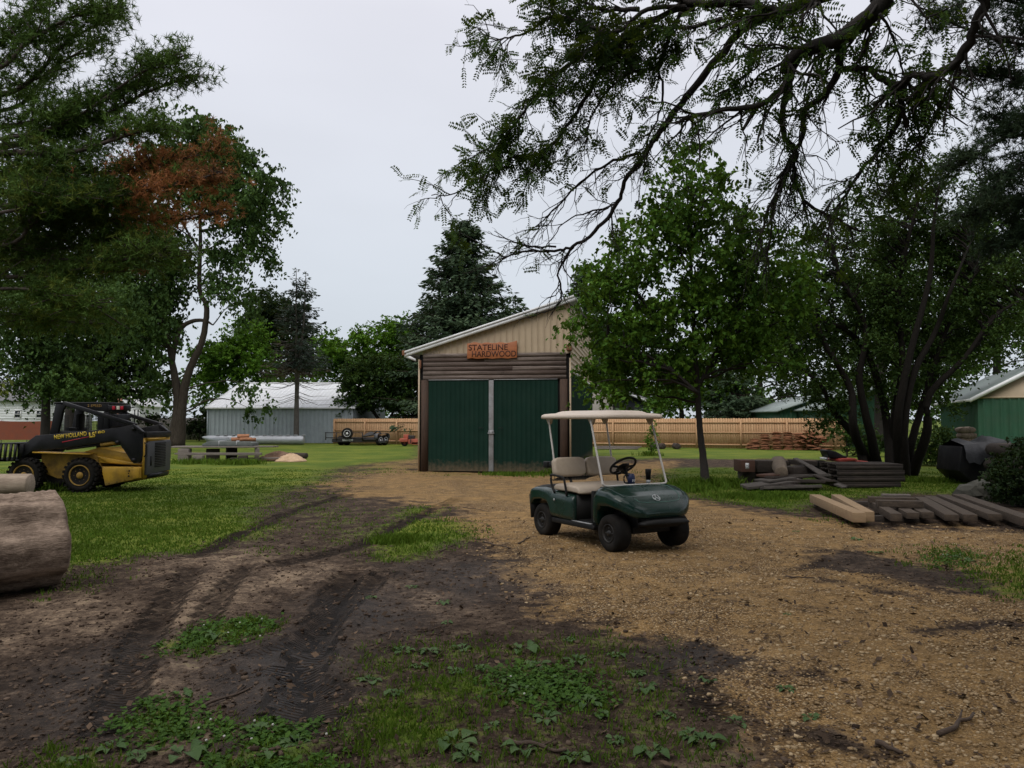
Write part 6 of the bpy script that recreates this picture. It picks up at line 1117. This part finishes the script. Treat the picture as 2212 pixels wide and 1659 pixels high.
mb = MB(); mb.box((.80, 0, .40), (2.1, .60, .20)); mb.box((.95, 0, .27), (.75, 1.02, .10)); mb.box((.3, 0, .27), (.7, .5, .12)); mb.box((1.6, 0, .28), (.3, .6, .12)); mb.box((1.88, 0, .37), (.16, .52, .12)); mb.box((1.19, 0, .50), (.06, 1.04, .45)); mb.build('chassis', M_blackp, cart, bevel=.01)
mb = MB(); mb.box((.835, 0, .47), (.03, 1.04, .36)); mb.build('seat_skirt', M_blackp, cart)
for s_ in (-1, 1):
    mb = MB(); mb.prism([(.30, .235), (1.30, .235), (1.31, .275), (1.28, .30), (.30, .30)], s_ * .535, s_ * .585); sill = mb.build('side_sill', M_blackp, cart, bevel=.01); mb = MB(); mb.box((1.02, s_ * .565, .307), (.44, .04, .010)); mb.build('sill_strip', M_galv, sill)
mb = MB(); mb.loft([sect(x, w_, zt, zb, 28, 3, 3) for x, w_, zt, zb in ((1.92, .36, .41, .32), (2.0, .38, .42, .33), (2.06, .35, .41, .34))]); mb.build('bumper', M_blackp, cart, True)
for x in (-.31,):
    for s_ in (-1, 1): mb = MB(); mb.box((x, s_ * .46, .40), (.03, .2, .34), (0, R(-8), 0)); mb.build('mud_flap', M_blackp, cart)
for (x, y) in ((0, -.46), (0, .46), (WB, -.47), (WB, .47)): wheel(cart, (x, y, .233), .233, .215, .115, M_rimd, -1 if y < 0 else 1, bolts=4, deep=.05)
# seat, backs and rails
def cushion(name, c, d, rot, m_, par, bev=.05):
    mb = MB(); mb.box((0, 0, 0), d); o = mb.build(name, m_, par, bevel=bev, seg=4); o.location = c; o.rotation_euler = rot; return o
mb = MB(); mb.loft([sect(x, .545, zt, zb, 36, 5, 7) for x, zt, zb in ((.30, .74, .675), (.33, .77, .665), (.42, .78, .665), (.70, .78, .665), (.84, .77, .66), (.90, .745, .655), (.925, .705, .665))]); mb.build('seat', M_vinylb, cart, True)
for s_ in (-1, 1):
    mb = MB(); Q = []
    for t_, ins in ((-.055, .03), (-.045, .008), (-.02, 0), (.02, 0), (.045, .008), (.055, .03)):
        th = np.arange(40) * 2 * math.pi / 40; c, s = np.cos(th), np.sin(th); k = (np.abs(c) ** 6 + np.abs(s) ** 6) ** (-1 / 6); Q.append(np.stack([np.full(40, t_), (.262 - ins) * c * k, (.135 - ins) * s * k], 1))
    mb.loft(Q); o = mb.build('backrest', M_vinylb, cart, True); o.location = (.27, s_ * .275, .985); o.rotation_euler = (0, R(-11), 0)
mb = MB()
for s_ in (-1, 1): mb.tube(smooth_path([(.36, s_ * .27, .72), (.31, s_ * .27, .80), (.20, s_ * .27, .92), (.19, s_ * .27, 1.08)], 4), .018, 8)
mb.tube([(.185, -.5, .98), (.185, .5, .98)], .016, 8); mb.build('back_frame', M_blackp, cart, True)
for s_ in (-1, 1): mb = MB(); mb.tube(smooth_path([(.36, s_ * .57, .64), (.29, s_ * .575, .75), (.27, s_ * .575, .86), (.30, s_ * .575, .885), (.48, s_ * .575, .875), (.57, s_ * .575, .865), (.61, s_ * .575, .83), (.67, s_ * .575, .62)], 5), .0155, 8); mb.build('armrest', M_blackp, cart, True)
mb = MB()
for k in range(9): x = .14 - .035 * k; mb.tube([(x, -.3, .86 - .012 * k), (x, .3, .86 - .012 * k)], .004, 4)
for k in range(13): y = -.3 + .05 * k; mb.tube([(.16, y, .84), (-.14, y, .78), (-.15, y, .90)], .004, 4)
mb.build('basket', M_blackp, cart); mb = MB(); mb.box((.0, -.36, 1.0), (.36, .05, .06)); mb.box((-.16, -.36, 1.0), (.12, .09, .09)); mb.build('bag_holder', M_blackp, cart, bevel=.012)
mb = MB(); mb.tube([(.40, -.60, .55), (.40, -.612, .55)], .018, 10); mb.build('key_lock', M_galv, cart)
# canopy, struts, windscreen frame
mb = MB(); Q = []
def plan(hx, hy, z, ins=0, cx=.66, ex=7, n=64): th = np.arange(n) * 2 * math.pi / n; c, s = np.cos(th), np.sin(th); k = (np.abs(c) ** ex + np.abs(s) ** ex) ** (-1 / ex); x = cx + (hx - ins) * c * k; y = (hy - ins) * s * k; y = y * (1 - .05 * np.clip((x - .55) / .6, 0, 1) ** 2); return np.stack([x, y, np.full(n, z)], 1)
for ins, z in ((.16, 1.685), (.03, 1.672), (.005, 1.678), (0, 1.70), (.008, 1.722), (.035, 1.738), (.11, 1.748), (.17, 1.752), (.20, 1.768), (.25, 1.782), (.35, 1.788)): Q.append(plan(.80, .585, z - .01, ins))
mb.loft(Q); mb.build('canopy', M_roofb, cart, True)
mb = MB(); mb.tube(smooth_path([(1.13, -.50, 1.69), (1.15, -.505, 1.61), (1.40, -.52, .89), (1.425, -.515, .83), (1.43, -.48, .805), (1.435, -.3, .802), (1.435, .3, .802), (1.43, .48, .805), (1.425, .515, .83), (1.40, .52, .89), (1.15, .505, 1.61), (1.13, .50, 1.69)], 5), .014, 10); mb.build('windscreen_frame', M_whitep, cart, True)
for s_ in (-1, 1):
    mb = MB(); mb.tube(smooth_path([(.26, s_ * .5, .86), (.22, s_ * .5, 1.15), (.14, s_ * .5, 1.48), (.10, s_ * .5, 1.69)], 4), .0135, 8); mb.build('rear_strut', M_whitep, cart, True)
    for x in (1.12, .08): mb = MB(); mb.prism([(x - .07, 1.68), (x + .09, 1.68), (x + .045, 1.585), (x + .005, 1.585)], s_ * .485 - .022, s_ * .485 + .022); mb.build('bracket', M_vinylb, cart, bevel=.01)
# steering
sw = thing_ = None
c0 = np.array([.93, .18, 1.02]); ax = unit(np.array([-.62, 0, .78])); u_ = unit(np.cross([0, 1.0, 0], ax)); v_ = np.array([0, 1.0, 0]); rr = .185
mb = MB(); th = np.arange(36) * 2 * math.pi / 36; mb.tube([c0 + (u_ * math.cos(a) + v_ * math.sin(a)) * rr for a in th], .0165, 8, closed=True); mb.tube([c0 - ax * .035, c0 - ax * .01], [.055, .075], 14)
hub = c0 - ax * .02; mb.add(np.vstack([[hub + u_ * a + v_ * b + ax * t_ for a, b in ((-.075, -.085), (.02, -.09), (.07, -.05), (.07, .05), (.02, .09), (-.075, .085))] for t_ in (-.012, .012)]), [[[5, 4, 3, 2, 1, 0]], [[6, 7, 8, 9, 10, 11]], [[k, (k + 1) % 6, (k + 1) % 6 + 6, k + 6] for k in range(6)]])
for a in (R(90), R(-90), R(200), R(160)): d = u_ * math.cos(a) + v_ * math.sin(a); mb.tube([hub + d * .06, c0 + d * rr], .016, 7)
mb.tube([hub, hub - ax * .30 + np.array([.02, 0, -.06])], .024, 8); mb.build('steering_wheel', M_blackp, cart, True)
mb = MB(); mb.box((1.28, 0, .755), (.10, .86, .05)); mb.build('dashboard', M_blackp, cart, bevel=.015)
Rc = Matrix.Translation((co[0], co[1], 0)) @ Matrix.Rotation(CA, 4, 'Z')
q = Rc @ Vector((1.27, .34, .795)); tm = thing('travel_mug', 'black travel mug with steel base standing in the cart dash', 'mug', q); mb = MB(); mb.lathe([(.030, .05), (.036, .13), (.040, .14), (.041, .19), (.036, .195)], (0, 0, 0)); mb.build('body', M_blackp, tm, True); mb = MB(); mb.lathe([(.028, 0), (.030, .05)], (0, 0, 0)); mb.build('base', M_galv, tm, True)
q = Rc @ Vector((1.26, .06, .795)); bm2 = thing('drink_mug', 'dark blue drink mug with a black handle on the cart dash', 'mug', q, CA); mb = MB(); mb.lathe([(.048, 0), (.052, .07), (.050, .11), (.040, .125), (.038, .14)], (0, 0, 0)); mb.build('body', mat('navy', (.012, .018, .06), None, .4, bump=0), bm2, True); mb = MB(); mb.tube(smooth_path([(0, -.05, .02), (0, -.11, .03), (0, -.115, .11), (0, -.05, .12)], 4), .010, 7); mb.build('handle', M_blackp, bm2, True); lettering('MF', .05, .035, M_white, bm2, frame4((.0525, -.022, .035), (0, 1, 0), (0, 0, 1)), .002)

# ------------------------------------------------------------ skid-steer loader
LK = .00211; YLd = 18.1; lx = (870 / 4.424 - 1250) / 1950 * YLd
M_yel = mat('loader_yellow', (.42, .235, .018), (.54, .32, .035), .5, 3, bump=.05, dirt=(.07, .045, .025), dirt_amt=.75, splash=.35)
M_yeld = mat('loader_yellow_dirty', (.20, .115, .02), (.42, .25, .04), .7, 5, bump=.15, dirt=(.05, .035, .022), dirt_amt=.9)
M_lblack = mat('loader_black', (.003, .0035, .005), (.008, .0085, .012), .5, 4, bump=.06, spec=.3, dirt=(.045, .04, .035), dirt_amt=.25)
M_decal = mat('decal_yellow', (.48, .34, .03), None, .5, bump=0); M_redl = mat('red_lens', (.38, .012, .03), None, .25, bump=0)
ld = thing('skid_steer_loader', 'yellow and black skid-steer loader parked on the grass at left', 'loader', (lx, YLd, 0))
LX = lambda c: (c - 870) * LK; LZ = lambda c: (1315 - c) * LK
def Lp(*pts): return [(LX(a), LZ(b)) for a, b in pts]
for (cx, y) in ((872, .15), (272, .15), (872, 1.50), (272, 1.50)): wheel(ld, (LX(cx), y, .395), .375, .30, .235, M_yeld, -1 if y < 1 else 1, lugs=22, bolts=8, deep=.10)
mb = MB(); mb.prism(Lp((380, 900), (960, 900), (1000, 925), (1030, 1040), (1515, 1045), (1515, 1180), (1140, 1230), (1110, 1170), (560, 1170), (380, 1100)), .30, 1.34); mb.build('chassis', M_yeld, ld, bevel=.012)
mb = MB(); mb.prism(Lp((1108, 1040), (1512, 1040), (1512, 1158), (1142, 1238), (1108, 1090)), .045, .299); mb.prism(Lp((1440, 1050), (1508, 1046), (1508, 1150), (1440, 1166)), .03, .044); sp = mb.build('side_plate', M_yel, ld, bevel=.01)
mb = MB()
for cx, cy, r_ in ((1375, 1080, .010), (1398, 1080, .020), (1392, 1105, .016), (1394, 1135, .022), (1185, 1215, .012), (1270, 1198, .012), (1352, 1180, .012)): mb.lathe([(r_, -.004), (r_ * .7, .0)], (LX(cx), .042, LZ(cy)), 'y', 10)
mb.build('bolt_holes', M_blackp, sp)
mb = MB(); mb.prism(Lp((840, 880), (1000, 835), (1300, 895), (1420, 985), (1512, 1000), (1512, 1035), (1000, 1000), (980, 905)), .30, 1.34); mb.prism(Lp((990, 925), (1400, 1000), (1500, 1010), (1500, 1030), (1120, 1000)), .25, .30); mb.build('fender_housing', M_yel, ld, bevel=.012)
mb = MB(); mb.prism(Lp((358, 876), (945, 898), (945, 908), (358, 888)), .02, .42); mb.build('fender_lip', M_yel, ld); mb = MB(); mb.prism(Lp((1520, 730), (1530, 730), (1530, 1160), (1520, 1160)), .12, 1.5); mb.prism(Lp((1500, 728), (1570, 735), (1570, 750), (1500, 745)), .22, 1.1); mb.build('engine_frame', M_yel, ld)
arm = Lp((195, 945), (205, 905), (240, 800), (370, 700), (480, 693), (1230, 622), (1415, 585), (1440, 590), (1525, 665), (1525, 925), (1490, 995), (1430, 1003), (1400, 975), (1330, 870), (1270, 790), (1190, 762), (660, 838), (560, 850), (330, 872), (235, 945))
for k, y in enumerate((.10, 1.42)):
    mb = MB(); mb.prism(arm, y, y + .12); a_ = mb.build('lift_arm', M_lblack, ld, bevel=.008); mb = MB(); yo = y - .02 if k == 0 else y + .13
    for cx, cy in ((1435, 965), (1425, 630), (1255, 775)): mb.lathe([(.045, -.012), (.045, .010), (.03, .012), (.03, -.016)], (LX(cx), yo, LZ(cy)), 'y', 14)
    mb.build('pivot_pin', M_lblack, a_, True)
    mb = MB(); q0, q1 = (LX(690), y + .06, LZ(850)), (LX(1250), y + .06, LZ(775)); mid = tuple((np.array(q0) * .34 + np.array(q1) * .66)); mb.tube([mid, q1], .045, 12); cyl = mb.build('lift_cylinder', M_yeld, ld, True); mb = MB(); mb.tube([q0, mid], .030, 10); mb.build('piston_rod', M_lblack, cyl, True)
    mb = MB(); mb.beam((LX(650), y + .06, LZ(352)), (LX(1440), y + .06, LZ(592)), .10, .085); mb.beam((LX(1420), y + .0, LZ(585)), (LX(1525), y + .0, LZ(668)), .10, .05); mb.build('upper_link', M_lblack, ld, bevel=.006)
ar0 = [o for o in ld.children if o.name.startswith('lift_arm')][0]
for tx, cx, cy, wd, ht, bo in (('NEW HOLLAND', 572, 745, 352, 56, .03), ('LS', 948, 727, 66, 66, .05), ('180', 1013, 687, 104, 34, .02)):
    lettering(tx, wd * LK, ht * LK * .88, M_decal, ar0, frame4((LX(cx), .098, LZ(cy)), (1, 0, .115), (-.115, 0, 1)), .003, bo)
mb = MB(); mb.prism(Lp((655, 770), (940, 712), (940, 718), (655, 778)), .0965, .0995); mb.build('red_stripe', M_redl, ar0)
mb = MB(); mb.box((LX(1527), .83, LZ(695)), (.10, 1.3, .13)); mb.build('rear_crossmember', M_lblack, ld, bevel=.006)
# cab
mb = MB()
for y in (.36, 1.24):
    mb.prism(Lp((455, 695), (515, 350), (640, 345), (600, 420), (545, 690)), y - .04, y + .04); mb.prism(Lp((510, 345), (1085, 358), (1085, 445), (900, 430), (820, 415), (650, 395)), y - .04, y + .04); mb.prism(Lp((1040, 440), (1095, 440), (1100, 650), (1040, 650)), y - .03, y + .03); mb.prism(Lp((970, 470), (1040, 470), (1040, 660), (970, 660)), y - .03, y + .03)
mb.box((LX(790), .80, LZ(352)), (.62 * 2, .96, .05)); mb.box((LX(1070), .8, LZ(520)), (.05, .9, .06)); mb.box((LX(760), .8, LZ(670)), (.9, .9, .06)); cab = mb.build('cab', M_lblack, ld, bevel=.008)
lettering('2 SPEED', 152 * LK, 26 * LK, mat('decal_dull', (.28, .16, .03), None, .5, bump=0), cab, frame4((LX(866), .319, LZ(391)), (1, 0, -.02), (.02, 0, 1)), .003, .01)
mb = MB(); mb.box((LX(858), .30, LZ(447)), (.075, .012, .09), (0, R(16), 0)); mb.build('warning_sticker', M_white, cab)
mb = MB()
for y in (.36, 1.24):
    for x0, x1 in ((560, 660), (850, 970), (1060, 1190)):
        for c in np.arange(x0, x1 + 1, 15): mb.tube([(LX(c), y, LZ(480)), (LX(c), y, LZ(660))], .005, 4, caps=False)
        for c in np.arange(480, 661, 17): mb.tube([(LX(x0), y, LZ(c)), (LX(x1), y, LZ(c))], .004, 4, caps=False)
        mb.build('window_mesh', M_lblack, cab); mb = MB()
mb = MB(); mb.prism(Lp((660, 470), (705, 465), (700, 660), (655, 660)), .62, .86); mb.prism(Lp((560, 615), (700, 620), (700, 670), (560, 670)), .55, 1.0); mb.build('operator_seat', M_blackp, cab, bevel=.02)
mb = MB(); mb.box((LX(1185), .44, LZ(403)), (.43, .24, .13)); mb.box((LX(1110), .8, LZ(540)), (.06, .9, .3)); hb = mb.build('light_box', M_lblack, ld, bevel=.012)
for cx, m_ in ((1152, M_redl), (1200, mat('cream_lens', (.62, .56, .48), None, .3, bump=0)), (1242, M_redl)): mb = MB(); mb.box((LX(cx), .318, LZ(402)), (.068, .02, .082)); mb.build('lamp', m_, hb, bevel=.004)
# rear door with grille
mb = MB(); mb.prism([(.18, LZ(1130)), (1.42, LZ(1110)), (1.46, LZ(800)), (1.40, LZ(760)), (.26, LZ(765)), (.2, LZ(800))], LX(1518), LX(1560), 'x'); rd = mb.build('rear_door', mat('door_grey', (.045, .047, .055), (.07, .072, .08), .5, 3, bump=.04, dirt=(.1, .09, .07), dirt_amt=.3), ld, bevel=.015)
for k in range(15): mb = MB(); mb.box((LX(1562), .84, LZ(790 + 18.5 * k)), (.02, .56, .020)); mb.build('grille_slot', M_dark, rd)
mb = MB(); mb.box((LX(1563), .36, LZ(980)), (.02, .05, .22)); mb.build('door_handle', M_blackp, rd); mb = MB(); mb.prism(Lp((1515, 1125), (1565, 1120), (1555, 1165), (1200, 1235), (1160, 1235)), .32, 1.32); mb.build('belly_guard', M_lblack, ld)
mb = MB(); mb.tube(smooth_path([(LX(1530), .16, LZ(780)), (LX(1560), .12, LZ(800)), (LX(1562), .12, LZ(900)), (LX(1530), .15, LZ(930))], 5), .014, 7); mb.build('hose', M_blackp, ld, True)
# grapple rake at the front
mb = MB(); mb.box((LX(-10), .8, LZ(965)), (.55, 1.8, .05)); mb.box((LX(105), .8, LZ(785)), (.50, 1.75, .04)) if False else None
for k in range(7):
    y = -.06 + k * .29; mb.prism(Lp((-160, 960), (-160, 930), (-60, 800), (20, 780), (215, 770), (235, 800), (225, 960)) if k in (0, 6) else Lp((-160, 965), (215, 965), (225, 790), (200, 790), (190, 940), (-150, 950)), y, y + .03) if k not in (0, 6) else None
for c in (52, 105, 160, 210): mb.prism(Lp((c - 8, 785), (c + 18, 785), (c + 2, 965), (c - 24, 965)), -.10, -.07)
mb.prism(Lp((35, 780), (230, 780), (230, 792), (35, 792)), -.10, 1.8); mb.prism(Lp((-160, 1000), (40, 785), (52, 795), (-140, 1010)), -.10, .0); mb.prism(Lp((-160, 955), (225, 955), (225, 975), (-160, 975)), -.10, 1.8); mb.prism(Lp((205, 780), (240, 790), (240, 960), (205, 960)), .0, 1.7); mb.build('grapple', M_lblack, ld)

# ------------------------------------------------------------ trailer, orange machine
YTr = 51.5; tk = YTr / 1950 / 8.19; tx0 = (780 + 330 / 8.19 - 1250) / 1950 * YTr; M_tr = mat('trailer_black', (.012, .012, .013), (.022, .021, .021), .6, 4, bump=.05, dirt=(.08, .06, .045), dirt_amt=.35)
trl = thing('utility_trailer', 'black tandem-axle trailer with a spare wheel on its rail by the fence', 'trailer', (tx0, YTr, 0)); TX = lambda c: (c - 330) * tk; TZ = lambda c: (712 - c) * tk; rrW = .33
mb = MB(); mb.box((TX(560), .06, TZ(612)), (1150 / 1.9 * tk, .10, .22)); mb.box((TX(720), 1.1, TZ(590)), (2.7, 2.2, .08)); mb.box((TX(1240), .75, TZ(640)), (.5, 1.4, .14)); mb.prism([(TX(430), TZ(640)), (TX(1110), TZ(640)), (TX(1110), TZ(560)), (TX(430), TZ(560))], .1, 2.3); mb.build('deck', M_tr, trl, bevel=.006)
mb = MB(); mb.beam((TX(120), -.05, TZ(455)), (TX(880), -.05, TZ(458)), .06, .05); mb.beam((TX(135), -.05, TZ(555)), (TX(860), -.05, TZ(560)), .05, .05)
for c in (135, 345, 865): mb.box((TX(c), -.05, (TZ(455) + TZ(600)) / 2), (.06, .06, TZ(455) - TZ(600)))
mb.beam((TX(880), -.05, TZ(530)), (TX(1190), .5, TZ(480)), .08, .10); mb.build('rail', M_tr, trl)
lettering('ROUGH ROAD', 210 * tk, 44 * tk, M_white, trl, frame4((TX(468), -.012, TZ(625)), (1, 0, 0), (0, 0, 1)), .006, .03)
M_rimw = mat('white_rim', (.62, .63, .65), (.72, .73, .75), .4, 4, bump=.02, dirt=(.3, .26, .2), dirt_amt=.3)
wheel(trl, (TX(570), -.14, TZ(470)), .36, .2, .215, M_rimw, -1, bolts=5)
for k, (c, y) in enumerate(((1190, .30), (1262, .95))):
    w_ = wheel(trl, (0, 0, 0), rrW, .22, .20, M_rimw, -1, bolts=5); w_.location = (TX(c), y, rrW); w_.rotation_euler = (0, 0, R(62))
for c in (350, 470): w_ = wheel(trl, (0, 0, 0), .31, .22, .19, M_rimd, -1, bolts=5); w_.location = (TX(c) + .1, .9, .31); w_.rotation_euler = (0, 0, R(62))
mb = MB(); th = np.linspace(0, math.pi, 14); Q = []
for y in (-.14, .14): Q.append(np.stack([np.clip(.62 * np.cos(th) * 1.25, -.66, .66), np.full(14, y), .42 + .36 * np.clip(np.sin(th) * 1.4, 0, 1)], 1))
mb.loft(Q, caps=False, closed=False); fd_ = mb.build('fender', mat('fender_grey', (.05, .052, .06), (.09, .09, .1), .45, 4, bump=.03), trl, True); fd_.location = ((TX(1190) + TX(1262)) / 2, .55, .0); fd_.rotation_euler = (0, 0, R(62)); sl_ = fd_.modifiers.new('thick', 'SOLIDIFY'); sl_.thickness = .02
mb = MB(); mb.loft([[(TX(850 + 40 * i), .2 + .1 * j, TZ(525 - 90 * math.sin(i / 8 * 3.1) * math.sin(.3 + j * .5) )) for j in range(6)] for i in range(9)], caps=False, closed=False); mb.tube([(TX(1060), .3, TZ(500)), (TX(1130), .3, TZ(430)), (TX(1190), .3, TZ(430)), (TX(1210), .3, TZ(490))], .05, 7); mb.build('ramp_gear', M_tr, trl)
mc = thing('orange_implement', 'rusty orange mower deck implement half hidden by the big shed', 'implement', ((780 + 1600 / 8.19 - 1250) / 1950 * 50, 50, 0)); tk = 50 / 1950 / 8.19; MX = lambda c: (c - 1600) * tk; MZ = lambda c: (690 - c) * tk
M_org = mat('faded_orange', (.28, .055, .03), (.40, .10, .06), .6, 5, bump=.1, dirt=(.12, .06, .04), dirt_amt=.5)
mb = MB(); mb.prism([(MX(1595), MZ(560)), (MX(1610), MZ(535)), (MX(1760), MZ(535)), (MX(1760), MZ(605)), (MX(1620), MZ(605))], 0, 1.2); mb.prism([(MX(1760), MZ(560)), (MX(1860), MZ(545)), (MX(2300), MZ(545)), (MX(2300), MZ(640)), (MX(1770), MZ(650))], .1, 1.0); mb.box((MX(1720), .5, MZ(505)), (.3, .5, .3)); mb.box((MX(1920), .2, MZ(635)), (.45, .2, .16)); mb.build('deck', M_org, mc, bevel=.01)
mb = MB(); mb.box((MX(1830), .4, MZ(510)), (.38, .4, .22)); mb.tube([(MX(1820), -.02, MZ(500)), (MX(1825), -.02, MZ(630))], .03, 6); mb.build('engine', M_tr, mc, bevel=.01)
for c in (1695, 2150): wheel(mc, (MX(c), .25, .22), .22, .2, .1, M_org, -1, bolts=4, deep=.03)
